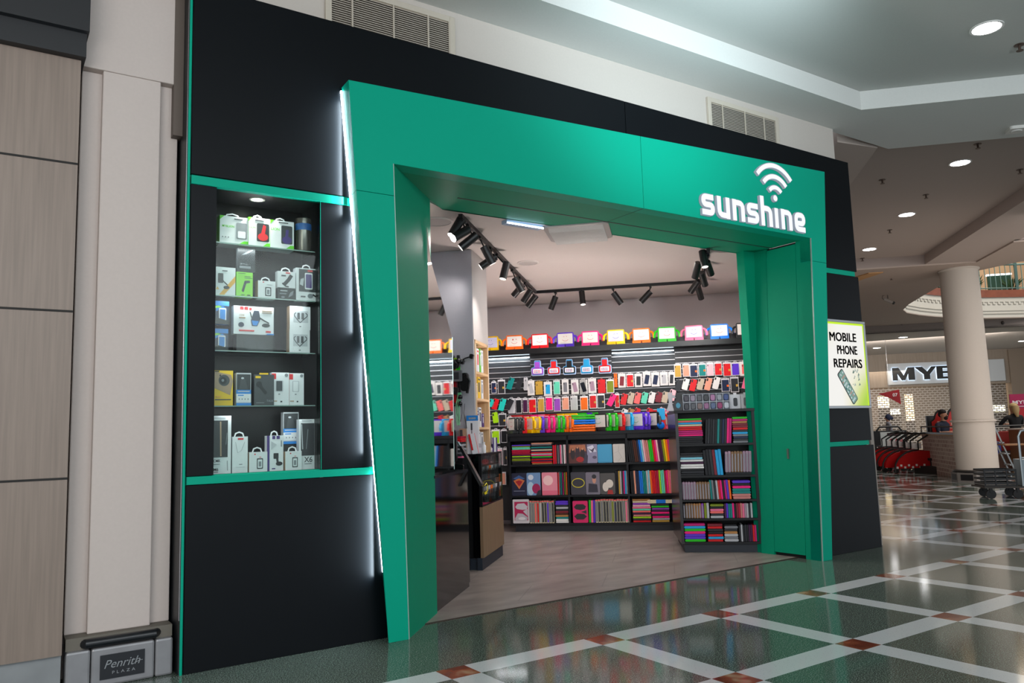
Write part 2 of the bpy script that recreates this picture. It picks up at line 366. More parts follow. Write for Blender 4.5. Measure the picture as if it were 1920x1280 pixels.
# large soffit with the oval opening of the atrium
op = [(7.80, 15.2), (7.78, 16.3), (7.82, 17.6), (7.88, 19.0), (8.03, 20.1), (8.35, 20.9), (8.9, 21.6), (9.5, 22.2), (10.3, 22.8), (11.4, 23.4), (12.6, 23.75), (14, 23.9), (16, 23.8), (18, 23), (20, 21), (21, 18), (20, 15), (18, 13.4), (15, 12.6), (12, 12.6), (9.6, 13.0), (8.5, 13.45), (8.0, 14.2)]
def soffit():
    bm = bmesh.new(); ed = []
    for loop in ([(3.4, 13.2), (3.4, 24.0), (26, 24.0), (26, 11.38), (7.6, 11.38), (7.6, 13.2)], op):
        vs = [bm.verts.new(UV(u, v, ZS)) for u, v in loop]
        ed += [bm.edges.new((vs[i], vs[(i+1) % len(vs)])) for i in range(len(vs))]
    bmesh.ops.triangle_fill(bm, edges=ed, use_beauty=True)
    me = bpy.data.meshes.new('ceiling_soffit'); bm.to_mesh(me); bm.free(); me.materials.append(mat('#ab9b90', .85))
    o = bpy.data.objects.new('ceiling_soffit', me); COL.objects.link(o); o['kind'] = 'structure'
    so = o.modifiers.new('s', 'SOLIDIFY'); so.thickness = .03; so.offset = 1
    return o
soffit()
# risers
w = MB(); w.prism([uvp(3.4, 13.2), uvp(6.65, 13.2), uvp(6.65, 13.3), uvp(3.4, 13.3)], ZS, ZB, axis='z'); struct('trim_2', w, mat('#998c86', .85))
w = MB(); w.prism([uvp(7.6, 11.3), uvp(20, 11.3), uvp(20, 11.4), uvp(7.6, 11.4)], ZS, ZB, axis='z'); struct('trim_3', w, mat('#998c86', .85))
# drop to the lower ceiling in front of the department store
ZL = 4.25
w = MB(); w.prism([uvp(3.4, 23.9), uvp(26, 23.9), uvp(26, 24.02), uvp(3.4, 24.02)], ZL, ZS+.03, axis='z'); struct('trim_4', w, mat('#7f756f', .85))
w = MB(); w.prism([uvp(3.4, 23.9), uvp(30, 23.9), uvp(30, 34), uvp(3.4, 34)], ZL, ZL+.06, axis='z'); struct('ceiling_lower', w, mat('#b0a69e', .85))
# recess edge near the side wall, its warm lamplight put into the colour
w = MB(); w.prism([uvp(3.9, 17.2), uvp(4.6, 17.2), uvp(5.9, 13.6), uvp(5.6, 13.6)], ZS-.05, ZS+.001, axis='z'); struct('trim_5', w, mat('#b98d5e', .8))

# upper storey seen through the opening
fas = MB(); band = MB(); fr2 = MB()
NP = len(op)
def off(k, d):
    a, b, c = op[(k-1) % NP], op[k], op[(k+1) % NP]; t = Vector((c[0]-a[0], c[1]-a[1])).normalized(); return (b[0]+t.y*d, b[1]-t.x*d)
def strip(mb, z0, z1, d0, d1):
    for k in range(NP):
        j = (k+1) % NP; q = [off(k, d0), off(j, d0), off(j, d1), off(k, d1)]
        mb.prism([uvp(*p) for p in q], z0, z1, axis='z')
strip(fas, ZS, 5.18, 0, -.25); strip(band, 5.18, 5.42, .05, -.3)
o = struct('trim_6', fas, mat('#d6d2c6', .7), smooth=True)
g = MB(); strip(g, ZS+.10, ZS+.13, .02, 0); strip(g, ZS+.2, ZS+.22, .02, 0)
# key pattern blocks on the fascia
for k in range(5, 14):
    a, b = Vector(op[k]), Vector(op[k+1]); L = (b-a).length; n = int(L/.17)
    for i in range(n):
        t0, t1 = i/n, (i+.5)/n; p, q = a.lerp(b, t0), a.lerp(b, t1); t = (b-a).normalized(); nn = Vector((t.y, -t.x))*.02
        for zz in (5.02, ): g.prism([uvp(*p), uvp(*q), uvp(*(q+nn)), uvp(*(p+nn))], zz, zz+.02, axis='z')
        p2, q2 = a.lerp(b, (i+.5)/n), a.lerp(b, (i+1)/n)
        g.prism([uvp(*p2), uvp(*q2), uvp(*(q2+nn)), uvp(*(p2+nn))], 4.94, 4.96, axis='z')
        g.prism([uvp(*p2), uvp(*(p2+(q2-p2)*.15)), uvp(*(p2+(q2-p2)*.15+nn)), uvp(*(p2+nn))], 4.94, 5.04, axis='z')
g.build('moulding', mat('#aaa69c', .8), o)
struct('trim_7', band, mat('#8a4a30', .25, var=.3, scale=5))
# balustrade around the opening
bal = thing('balustrade', 'grey-green metal railing above the curved white gallery edge', 'railing')
for nme, z in (('top_rail', 6.28), ('bottom_rail', 5.5)):
    mb = MB(); mb.tube([UV(*off(k, -.1), z) for k in range(NP)], .035 if nme == 'top_rail' else .02, 6, closed=True); mb.build(nme, mat('#6f8f88', .4, metal=.4), bal)
mb = MB(); nb = 0
for k in range(0, 20):
    a, b = Vector(off(k, -.1)), Vector(off(k+1, -.1)); n = max(1, int((b-a).length/.17))
    for i in range(n):
        p = a.lerp(b, i/n); mb.cyl(UV(p.x, p.y, 5.42), UV(p.x, p.y, 6.28), .014, seg=5)
o = mb.build('balusters', mat('#6f8f88', .4, metal=.4), bal); o['kind'] = 'stuff'
for k in range(4, 16, 2):
    mb = MB(); p = off(k, -.1); mb.cyl(UV(p[0], p[1], 5.42), UV(p[0], p[1], 6.38), .05, seg=6); mb.build('post', mat('#62807a', .4, metal=.4), bal)
# upper storey floor, ceiling, back walls
w = MB(); w.prism([uvp(3, 9), uvp(3, 34), uvp(32, 34), uvp(32, 9)], 9.3, 9.4, axis='z'); struct('ceiling_upper', w, mat('#b09a8c', .8))
w = MB(); w.prism([uvp(3, 33), uvp(3, 33.2), uvp(32, 33.2), uvp(32, 33)], 5, 9.3, axis='z'); struct('wall_upper_back', w, mat('#a8927a', .8))
w = MB(); w.prism([uvp(4, 9), uvp(4.2, 9), uvp(4.2, 33), uvp(4, 33)], 5, 9.3, axis='z'); struct('wall_upper_left', w, mat('#a0866e', .8))
w = MB(); w.prism([uvp(3.4, 24.1), uvp(30, 24.1), uvp(30, 33), uvp(3.4, 33)], 5.2, 5.3, axis='z'); struct('floor_upper', w, mat('#8a7a6a', .6))
p = UV(13, 29, 9.2); light('gallery_light', 'AREA', p, (p.x, p.y, 0), 300, (1, .86, .68), 9, 6)
p = UV(13, 17.5, 9.2); light('atrium_light', 'AREA', p, (p.x, p.y, 0), 330, (1, .95, .9), 7, 7)
for i, (u, v, ww, hh, cc, lab) in enumerate(((12.0, 27.5, .9, .75, '#c0104a', 'crimson display panel behind the upper balustrade, beside the column'), (13.6, 27.8, .8, .8, '#144434', 'dark green display panel behind the upper gallery balustrade'),
                                             (15.3, 28.2, .9, .9, '#6c3f5e', 'mauve display panel at the upper right behind the gallery railing'))):
    mb = MB(); mb.box(-ww/2, ww/2, 0, .1, .0, 1.3); mb.box(-ww/2-.02, ww/2+.02, -.02, .12, 1.3, 1.36, 1)
    tag(mb.build('gallery_banner', [mat(cc, .5), glow('#ffffff', 1.5)], loc=UV(u, v, 5.3), rz=A45), lab, 'banner', 'upper gallery display panels')
random.seed(4)
for i in range(9):
    k = 5+i; p = off(k, -.35); mb = MB()
    for q in range(26):
        a = random.random()*6.28; l = .12+random.random()*.16; h = .1+random.random()*.28
        c = Vector((cos(a)*l, sin(a)*l, h)); mb.add([(0, 0, 0), c+Vector((.04, 0, .02)), c*1.4, c+Vector((-.03, .03, 0))], [(0, 1, 2, 3)])
    mb.lathe([(.1, -.02), (.12, .08)], seg=8, m=1)
    tag(mb.build('gallery_plant', [mat('#274a22', .6), mat('#5a3a28', .7)], loc=UV(p[0], p[1], 5.5-.06)), 'low green plant on the gallery edge, ' + ORD[i]+' along from the left', 'plant', 'plants along the upper gallery')

# ================================================================ left neighbour: pier, plinth and timber cladding
w = MB(); w.box(-1.84, -1.30, 1.13, 1.5, .27, 3.53); w.box(-1.733, -1.412, 1.075, 1.2, .27, 3.53); w.box(-1.86, -1.30, 1.07, 1.5, 3.53, 4.6); w.box(-14, -1.28, 1.3, 1.5, 0, 4.6)
struct('wall_pier', w, mat('#c4b9b3', .75), bevel=.006)
w = MB(); w.box(-1.34, -1.281, 1.06, 1.3, 3.2, 4.2); struct('trim_8', w, mat('#5f544c', .6))
w = MB(); w.box(-14, -1.86, .98, 1.3, .20, 3.52)
tim = struct('wall_timber', w, wood_material('timber_cladding', '#7d6f65', '#8b7c71', 1.0, .5))
w = MB(); [w.box(-14, -1.859, .977, .99, z-.006, z+.006) for z in (1.13-.0, 2.05, 2.9)]; w.build('panel_joint', mat('#141210', .7), tim)
w = MB(); w.box(-14, -1.86, 1.02, 1.3, 0, .2); struct('baseboard_left', w, mat('#8d9092', .35, metal=.3, var=.2, scale=8))
w = MB(); w.box(-14, -1.83, .88, 1.3, 3.66, 4.53); w.box(-14, -1.84, .92, 1.3, 3.52, 3.66); struct('wall_dark_fascia', w, mat('#131519', .5))
pl = MB()
for a, b in ((-1.84, -1.722), (-1.718, -1.40), (-1.396, -1.303)): pl.box(a, b, .985, 1.125, 0, .205)
pl = pl.build('pier_plinth', mat('#8b8b8e', .38, metal=.3, var=.15, scale=14), bevel=.012); tag(pl, 'grey stone-coloured plinth boxes at the foot of the cream pier', 'plinth')
mb = MB(); mb.box(-1.675, -1.452, .977, .986, .038, .166); pq = mb.build('plaque', mat('#0c1018', .4), pl); pq['label'] = 'black plaque with silver script reading Penrith Plaza'
mb = MB(); mb.text('Penrith', -1.655, .095, .062, .9755, bold=-.004, shear=.35, ext=.0008); mb.tube([(-1.505, .975, .1), (-1.49, .975, .107), (-1.475, .975, .112), (-1.463, .975, .112)], .0016, 5)
mb.text('PLAZA', -1.615, .062, .022, .9755, width=.115, ext=.0008, space=1.7); mb.build('lettering', mat('#8e9296', .4), pq)
mb = MB(); mb.tube([(-1.752, 1.035, .232), (-1.745, 1.0, .236), (-1.395, 1.0, .236), (-1.385, 1.03, .236)], .026, 12); mb.tube([(-1.84, 1.06, .225), (-1.76, 1.06, .225)], .024, 12); mb.tube([(-1.39, 1.06, .235), (-1.305, 1.06, .235)], .024, 12)
mb.box(-1.84, -1.303, 1.02, 1.14, .205, .27, 1)
tag(mb.build('bumper_rail', [mat('#14171c', .35), mat('#6a655c', .7)], smooth=True), 'round black bumper rail wrapping the foot of the cream pier', 'bumper rail')

# ================================================================ black cladding of the shopfront
T = .035
def slab(x0, x1, z0, z1, y=YF, t=.25): m = MB(); m.box(x0, x1, y, y+t, z0, z1); return m
w = MB(); w.box(XL+.02, -.02, YF+.03, YF+.06, 0, ZT-.01)
w.box(4.7, XR-.03, YF+.03, YF+.06, 0, ZT-.01); w.box(-.05, 4.72, YF+.03, YF+.06, 3.3, ZT-.01)
# opening for the display window is cut by building the backing in pieces
w = MB(); B = lambda x0, x1, z0, z1: w.box(x0, x1, YF+.03, YF+.06, z0, z1)
B(XL+.02, -1.107, 0, ZT-.01); B(-.41, 0, 0, ZT-.01); B(-1.107, -.444, 0, 1.11); B(-1.107, -.444, 2.873, ZT-.01); B(0, 4.72, 3.3, ZT-.01); B(4.6, XR-.03, 0, 1.0); B(4.7, XR-.03, 1.0, ZT-.01)
backing = struct('wall_front', w, M_green)
G = .022
pan = [('upper_left', XL+G, 2.316, 2.925, ZT), ('upper_right', 2.322, XR, 2.925, ZT), ('window_left', XL+G, -1.107, 1.108, 2.862), ('window_right', -.444, -.03, 1.108, 2.862), ('lower_left', XL+G, -.0, .0, 1.056),
       ('right_mid', 4.68, XR+.02, 1.112, 2.868), ('right_low', 4.6, XR+.05, 0, 1.062)]
for n_, a, b, c, d in pan:
    if n_.startswith('upper'):
        m = MB()
        if n_ == 'upper_left': m.prism([(a, c), (-.05, c), (-.05, 3.25), (b, 3.25), (b, d), (a, d)], YF, YF+.03)
        else: m.prism([(a, 3.25), (4.72, 3.25), (4.72, c), (b, c), (b, d), (a, d)], YF, YF+.03)
    else: m = slab(a, b, c, d, YF, .03)
    m.build('black_panel', M_black, backing, bevel=.002)
m = MB(); m.box(XL, XL+.014, YF, YF+.03, 0, ZT); m.build('corner_strip', M_green, backing)
m = MB(); m.box(XL-.005, XL, YF-.0, 1.3, .0, ZT); m.box(XL, XR, YF+.03, 1.3, ZT-.012, ZT-.002); m.box(XR-.02, XR-.002, YF+.06, 1.3, 0, ZT); m.build('return_panel', mat('#14181b', .45), backing)
m = MB(); m.box(XL-.007, XL-.004, YF, YF+.006, .3, ZT); m.build('edge_trim', M_alu, backing)
for (x0, x1, z) in ((XL+G, -.262, 2.862), (XL+G, -.108, 1.06), (4.7, XR-.03, 2.872), (4.6, XR-.02, 1.066)):
    m = MB(); m.box(x0, x1, YF-.012 if x1 < 0 else YF+.006, YF+.03, z, z+(.052 if z > 2 else .045)); m.build('green_band', M_green, backing)

w = MB(); w.box(5.705, 5.765, .985, 1.02, 0, 2.15); struct('trim_9', w, mat('#9a9088', .7))
# louvres
def louvre(x0, x1, z0, z1, lab):
    t = thing('air_vent', lab, 'vent', ((x0+x1)/2, YW, z0), 0, 'louvred vents above the shopfront'); h = (x1-x0)/2; H = z1-z0
    m = MB(); f = .045; m.box(-h, -h+f, -.03, .0, 0, H); m.box(h-f, h, -.03, 0, 0, H); m.box(-h+f, h-f, -.03, 0, H-f, H); m.build('frame', mat('#bdb4a6', .6), t, bevel=.004)
    m = MB(); m.box(-h+f, h-f, -.004, -.001, 0, H-f); m.build('backing', mat('#6b645c', .8), t)
    m = MB(); n = int(H/.0165)
    for i in range(n): z = i*.0165; m.add([(-h+f, -.026, z), (h-f, -.026, z), (h-f, -.008, z+.013), (-h+f, -.008, z+.013), (-h+f, -.024, z-.002), (h-f, -.024, z-.002), (h-f, -.006, z+.011), (-h+f, -.006, z+.011)], [(0, 1, 2, 3), (4, 7, 6, 5), (0, 4, 5, 1)])
    m.build('blades', mat('#d6cec2', .5), t)
    m = MB(); 
    for x in (-h*.62, -.0, h*.55, h*.9): m = MB(); m.box(x-.006, x+.006, -.031, -.024, 0, H-f); m.build('stiffener', mat('#b4aa9c', .6), t)
    m = MB(); m.box(x0, x1, 0, .01, 0, .01)
louvre(-.39, .64, 4.0, 4.47, 'wide louvred air vent above the left end of the black fascia')
louvre(3.43, 4.485, 4.0, 4.455, 'smaller louvred air vent above the right half of the black fascia')

# ================================================================ green portal
PL, PLb, PR, PRb, PZ, PZR = -.296, -.0546, 4.957, 4.597, 3.690, 3.904
IL, ILb, IR, IRb, IZ = .026, .090, 4.640, 4.449, 3.162
pt = thing('entrance_portal', 'large tapered green portal framing the shop entrance', 'portal', (2.3, .8, 0))
def wp(m, name, mt, **k):
    m.v = [v-Vector((2.3, .8, 0)) for v in m.v]; return m.build(name, mt, pt, **k)
def lerp(a, b, t): return a+(b-a)*t
zs = 2.937; zsr = 2.928
xo = lambda z: lerp(PLb, PL, z/PZ); xi = lambda z: lerp(ILb, IL, z/IZ); ro = lambda z: lerp(PRb, PR, z/PZR); ri = lambda z: lerp(IRb, IR, z/IZ)
g = .003
xb = lambda z: .016-.0834*z
def jface(m, lo, hi):      # left side of the jamb: front edge xo(z), back edge xb(z)
    m.add([(xo(lo), YP, lo), (xi(lo), YP, lo), (xi(hi), YP, hi), (xo(hi), YP, hi), (xb(lo), YF, lo), (xi(lo), YF, lo), (xi(hi), YF, hi), (xb(hi), YF, hi)],
          [(0, 1, 2, 3), (7, 6, 5, 4), (0, 4, 5, 1), (3, 2, 6, 7), (1, 5, 6, 2), (0, 3, 7, 4)]); return m
m = jface(MB(), 0, zs-g); lj = wp(m, 'left_jamb_face', M_green, bevel=.0015)
m = MB(); m.prism([(ri(0), 0), (ro(0), 0), (ro(zsr-g), zsr-g), (ri(zsr-g), zsr-g)], YP, YF); wp(m, 'right_jamb_face', M_green, bevel=.0015)
jx = 2.357; zj = lerp(PZ, PZR, (jx-PL)/(PR-PL))
m = MB(); fp = [(xo(zs), zs), (xi(zs), zs), (IL, IZ), (jx-.002, IZ), (jx-.002, zj), (PL, PZ)]; bq = [(xb(zs), zs)]+fp[1:5]+[(xb(PZ), PZ)]
m.add([(a, YP, b) for a, b in fp]+[(a, YF, b) for a, b in bq], [list(range(6)), list(range(11, 5, -1))]+[(i, i+6, (i+1) % 6+6, (i+1) % 6) for i in range(6)]); wp(m, 'left_lintel_face', M_green, bevel=.0015)
m = MB(); m.prism([(jx+.002, IZ), (IR, IZ), (ri(zsr), zsr), (ro(zsr), zsr), (PR, PZR), (jx+.002, zj)], YP, YF); wp(m, 'right_lintel_face', M_green, bevel=.0015)
# dark joint backing
m = MB(); m.prism([(.03, 0), (xi(0)-.01, 0), (IL-.01, IZ+.01), (IR+.01, IZ+.01), (ri(0)+.01, 0), (ro(0)-.01, 0), (PR-.01, PZR-.01), (PL+.01, PZ-.01), (xo(zs)+.03, zs)], YP+.02, YF-.01); wp(m, 'joint_backing', mat('#04140f', .8))
# soffit and jamb linings
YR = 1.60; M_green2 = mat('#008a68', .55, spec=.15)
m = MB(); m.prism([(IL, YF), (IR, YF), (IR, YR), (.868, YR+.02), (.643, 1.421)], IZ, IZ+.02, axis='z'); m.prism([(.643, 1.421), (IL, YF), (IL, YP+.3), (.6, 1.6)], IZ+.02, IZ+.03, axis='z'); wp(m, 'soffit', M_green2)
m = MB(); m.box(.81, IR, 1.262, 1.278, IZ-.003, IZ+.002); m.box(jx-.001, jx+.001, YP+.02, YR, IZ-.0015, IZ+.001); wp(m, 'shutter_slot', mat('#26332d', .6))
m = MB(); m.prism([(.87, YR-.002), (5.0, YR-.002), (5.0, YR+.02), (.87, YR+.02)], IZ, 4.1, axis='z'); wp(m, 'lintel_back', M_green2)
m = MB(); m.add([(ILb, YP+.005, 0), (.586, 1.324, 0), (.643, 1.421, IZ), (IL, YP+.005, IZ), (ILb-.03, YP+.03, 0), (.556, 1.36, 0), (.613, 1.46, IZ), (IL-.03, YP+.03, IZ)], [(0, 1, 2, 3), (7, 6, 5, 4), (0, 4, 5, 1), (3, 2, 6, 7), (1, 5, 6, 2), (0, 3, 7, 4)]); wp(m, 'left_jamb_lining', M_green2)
m = MB(); m.box(xi(1)-.004-.03, xi(1)-.03, 0, 0, 0, 0); m = MB()
m.add([(ILb-.003, YP-.002, 0), (ILb+.003, YP-.002, 0), (IL+.003, YP-.002, IZ), (IL-.003, YP-.002, IZ), (ILb-.003, YP+.01, 0), (ILb+.003, YP+.01, 0), (IL+.003, YP+.01, IZ), (IL-.003, YP+.01, IZ)], [(0, 1, 2, 3), (1, 5, 6, 2), (0, 3, 7, 4)])
wp(m, 'edge_trim', mat('#9fb8ae', .35, metal=.4)); m = MB()
m.add([(IRb-.003, YP-.002, 0), (IRb+.003, YP-.002, 0), (IR+.003, YP-.002, IZ), (IR-.003, YP-.002, IZ), (IRb-.003, YP+.01, 0), (IRb+.003, YP+.01, 0), (IR+.003, YP+.01, IZ), (IR-.003, YP+.01, IZ)], [(0, 1, 2, 3), (1, 5, 6, 2), (0, 3, 7, 4)])
wp(m, 'edge_trim', mat('#9fb8ae', .35, metal=.4))
def rj(y0, y1, z0, z1, dx=0, th=.03):
    q = lambda z: lerp(4.449, 4.640, z/IZ)+dx
    m = MB(); m.add([(q(z0), y0, z0), (q(z0), y1, z0), (q(z1), y1, z1), (q(z1), y0, z1), (q(z0)+th, y0, z0), (q(z0)+th, y1, z0), (q(z1)+th, y1, z1), (q(z1)+th, y0, z1)], [(0, 1, 2, 3), (7, 6, 5, 4), (0, 4, 5, 1), (3, 2, 6, 7), (1, 5, 6, 2), (0, 3, 7, 4)]); return m
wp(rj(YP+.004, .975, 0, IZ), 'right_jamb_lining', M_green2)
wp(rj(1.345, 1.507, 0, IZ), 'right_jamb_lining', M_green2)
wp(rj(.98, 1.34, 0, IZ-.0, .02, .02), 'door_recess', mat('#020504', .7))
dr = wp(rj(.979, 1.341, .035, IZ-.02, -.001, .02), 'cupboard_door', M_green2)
m = MB(); q = at_y(1495, 846, 1.1); m.box(4.449+.191*1.0/3.16-.012, 4.449+.191*1.0/3.16, 1.13, 1.15, .96, 1.06); wp(m, 'door_latch', mat('#8a9a92', .3, metal=.8))
# jamb depth behind
m = MB(); m.prism([(4.47, 1.5), (4.9, 1.5), (4.9, 1.6), (4.47, 1.6)], 0, 4.1, axis='z'); wp(m, 'rear_post', M_green2)
# led strip up the left side
m = MB(); m.add([(-.032, YF-.014, .42), (-.024, YF-.014, .42), (-.294, YF-.014, 3.66), (-.302, YF-.014, 3.66), (-.032, YF, .42), (-.024, YF, .42), (-.294, YF, 3.66), (-.302, YF, 3.66)], [(0, 1, 2, 3), (0, 4, 5, 1), (1, 5, 6, 2), (0, 3, 7, 4), (3, 2, 6, 7)])
wp(m, 'led_strip', glow('#dcefff', 15))

# ================================================================ shop shell
# left wall, back wall, right wall, ceiling
w = MB(); w.prism([(-1.28, 1.3), (0.02, 1.3), (.55, 1.42), (.87, 1.62), (4.45, 1.62), uvp(2.42, 4.7), uvp(2.42, 7.08), uvp(-1.6, 7.08), uvp(-1.6, 1.1)], 3.17, 3.23, axis='z'); struct('ceiling_shop', w, M_shopceil)
w = MB(); w.prism([uvp(-1.7, 7.0), uvp(2.45, 7.0), uvp(2.45, 7.1), uvp(-1.7, 7.1)], 0, 3.17, axis='z'); struct('wall_back', w, M_shopwall)
w = MB(); w.prism([uvp(2.43, 4.9), uvp(2.5, 4.9), uvp(2.5, 7.1), uvp(2.43, 7.1)], 0, 3.2, axis='z'); struct('wall_right', w, M_shopwall)
w = MB(); w.prism([uvp(-1.6, 1.3), uvp(-1.5, 1.3), uvp(-1.5, 7.0), uvp(-1.6, 7.0)], 0, 3.2, axis='z'); struct('wall_left', w, M_shopwall)
# ================================================================ things of the mall
def downlight(p, z, r=.11, pw=40, lab='', col=(1, .97, .92)):
    t = thing('downlight', lab, 'ceiling light', (p[0], p[1], z), 0, 'round downlights in the mall ceiling')
    m = MB(); m.lathe([(r*1.18, 0), (r*1.18, -.008), (r, -.008), (r, 0)], seg=28, cap=False); m.build('trim_ring', mat('#e2e0dc', .5), t)
    m = MB(); m.lathe([(r, -.004), (r, -.001)], seg=28); m.build('lens', glow('#ffffff', 14), t)
    light('lamp', 'SPOT', (0, 0, -.03), (0, 0, -1), pw, col, .08, blend=.8, angle=120, parent=t)
for (x, y, z, r, lab) in ((1850, 52, ZS+.2, .115, 'largest and nearest round downlight, top right in the coffered ceiling'), (1800, 305, ZB, .12, 'round downlight right of the black fascia corner, nearest of the row'),
                       (1700, 402, ZB, .12, 'second round downlight of the row receding beside the shop'), (1630, 467, ZB, .12, 'farthest round downlight of the row, just beside the black panel'),
                       (1693, 632, ZL, .14, 'small downlight above the letter M of the black sign'), (1644, 652, ZL, .14, 'small far downlight next to the black panel edge, lowest left'),
                       (1782, 646, ZL, .14, 'small far downlight just left of the round column'), (1917, 639, ZL, .14, 'small far downlight at the right picture edge')):
    p = at_z(x, y, z); downlight(p, z, r, 32 if z > 4.5 else 150, lab)
# unseen continuation of the same lighting behind the camera side
def sprinkler(x, y, z, lab):
    p = at_z(x, y, z); m = MB(); m.lathe([(.045, 0), (.045, -.006), (.012, -.008), (.012, -.05), (.03, -.055), (.03, -.06)], seg=12)
    tag(m.build('sprinkler', mat('#5a4a42', .4, metal=.6), loc=p), lab, 'sprinkler', 'ceiling sprinklers')
for x, y, z, lab in ((1911, 84, ZS+.2, 'sprinkler at the top right, below the big downlight'), (1833, 270, ZB, 'sprinkler on the bulkhead just above the nearest row downlight'), (1654, 337, ZB, 'small sprinkler nearest the black fascia corner'),
                     (1736, 365, ZB, 'sprinkler between the two middle downlights'), (1912, 318, ZB, 'small sprinkler at the right edge, beside the row downlight'), (1668, 431, ZB, 'sprinkler just above the farthest row downlight'),
                     (1617, 484, ZB, 'sprinkler low beside the black panel under the last row downlight'), (1760, 507, ZS, 'sprinkler on the soffit left of the column head'), (1671, 520, ZS, 'tiny sprinkler left of the security camera')):
    sprinkler(x, y, z, lab)
for x, y, lab in ((1690, 603, 'dark sprinkler on the riser left of the column'), (1880, 602, 'dark sprinkler on the riser right of the column')):
    u, z = at_V(x, y+3, 23.88); m = MB(); m.ball((0, 0, 0), .06, .04, .06); tag(m.build('sidewall_sprinkler', mat('#2e2622', .5), loc=UV(u, 23.87, z)), lab, 'sprinkler')
p = at_z(1905, 240, ZS); m = MB(); m.rrect(-.09, .09, -.09, .09, .03, -.035, 0, axis='z'); m.lathe([(.05, -.045), (.06, -.035)], seg=16)
tag(m.build('ceiling_detector', mat('#d8d6d0', .5), loc=p, rz=A45), 'white square detector on the bulkhead underside at right', 'detector')
p = at_z(1664, 551, ZS); t = thing('security_camera', 'dark and silver security camera hanging under the soffit', 'camera', p, A45); t.scale = (.6,)*3
m = MB(); m.cyl((0, 0, 0), (0, 0, -.2), .02, seg=8); m.lathe([(.1, -.02), (.1, 0)], seg=12); m.tube([(-.02, 0, -.02), (-.2, 0, -.06), (-.22, 0, -.18), (-.12, 0, -.26)], .014, 6); m.build('bracket', mat('#4a3c34', .5), t)
m = MB(); m.cyl((-.14, 0, -.22), (.16, -.1, -.4), .07, seg=12); m.build('camera_body', mat('#9b938c', .4), t, smooth=True)
m = MB(); m.cyl((.16, -.1, -.4), (.22, -.12, -.44), .075, .05, seg=12); m.build('lens_hood', mat('#1b1817', .4), t, smooth=True)

# round column
cc = UV(7.50, 13.95); t = thing('round_column', 'tall round cream column standing in the concourse', 'column', (cc.x, cc.y, 0), A45)
m = MB(); m.lathe([(.395, .24), (.385, 2.4), (.37, ZS-.12), (.37, ZS-.07), (.40, ZS-.05), (.40, ZS)], seg=48); m.build('shaft', mat('#b9b0a6', .75), t, smooth=True)
m = MB(); m.lathe([(.39, 1.235), (.43, 1.245), (.435, 1.275), (.39, 1.285)], seg=48); m.build('bumper_ring', mat('#bdb4aa', .6), t, smooth=True)
m = MB(); m.lathe([(.43, .20), (.47, .205), (.47, .235), (.41, .255)], seg=32); m.build('black_collar', mat('#0f0f12', .3), t, smooth=True)
m = MB(); r = .5; m.prism([(r*cos(pi/8+k*pi/4), r*sin(pi/8+k*pi/4)) for k in range(8)], 0, .2, axis='z'); pz = m.build('base', mat('#77736f', .4, metal=.2), t, bevel=.008)
for k in range(8):
    a = k*pi/4; d = r*cos(pi/8); m = MB(); m.M = Matrix.Rotation(a, 4, 'Z'); m.box(d-.01, d+.004, -.125, .125, .045, .165); m.build('plaque', mat('#0c0e13', .35), pz)

# department store front (45 degrees), shutter, sign
VM = 33.0
w = MB(); w.prism([uvp(4, VM), uvp(30, VM), uvp(30, VM+.3), uvp(4, VM+.3)], 2.79, ZL, axis='z'); struct('wall_store_header', w, wood_material('header_timber', '#8f8173', '#9f9183', .6, .6))
w = MB(); w.box(-.15, .6, -.1, .5, 0, 4.2); struct('wall_store_post', w, mat('#8a7a6a', .5), loc=UV(15.75, VM, 0), rz=A45)
w = MB(); w.box(.6, 14, -.3, .5, 0, 2.8); struct('wall_store_right', w, mat('#7d7268', .6), loc=UV(15.75, VM, 0), rz=A45)
m = MB(); m.add([(-5, 0, 0), (5.35, 0, 0), (5.35, 0, 2.785), (-5, 0, 2.785)], [(0, 1, 2, 3)]); m.box(-5, 5.35, -.03, .03, 0, .1, 1)
t = m.build('roller_shutter', [shutter_material(), mat('#a89b86', .5)], loc=UV(10.2, VM+.36, 0), rz=A45); tag(t, 'silver roller shutter with brick pattern openings under the black letters', 'shutter')
# lit interior behind the shutter
w = MB(); w.prism([uvp(4, 41), uvp(20, 41), uvp(20, 41.2), uvp(4, 41.2)], 0, 4, axis='z'); struct('wall_store_back', w, mat('#7f766c', .7))
w = MB(); w.prism([uvp(3.4, 33.1), uvp(20, 33.1), uvp(20, 41), uvp(3.4, 41)], 3.6, 3.7, axis='z'); struct('ceiling_store', w, mat('#a39a92', .7))
rr = [(9.7, 38, 1.0, 2.3, 2.75, '#ff5a28', 5), (8.9, 39, 1.4, 1.7, 2.3, '#ffb45a', 3.4), (11.6, 37.5, .5, 2.0, 2.55, '#ffe2a8', 4), (12.9, 38, .35, 1.3, 2.6, '#ffcf88', 3), (12.2, 38, .5, 1.65, 1.9, '#fff6d0', 6), (10.5, 37.5, .8, 1.6, 1.9, '#fff6d0', 6), (9.6, 38.5, .4, 1.5, 1.8, '#fff0c0', 5), (15.6, 37, .8, 1.9, 2.6, '#ffe2a8', 3.5), (11.8, 38, .3, 2.1, 2.4, '#ff6a3a', 4), (16.5, 37, .6, 1.6, 1.9, '#fff6d0', 4)]
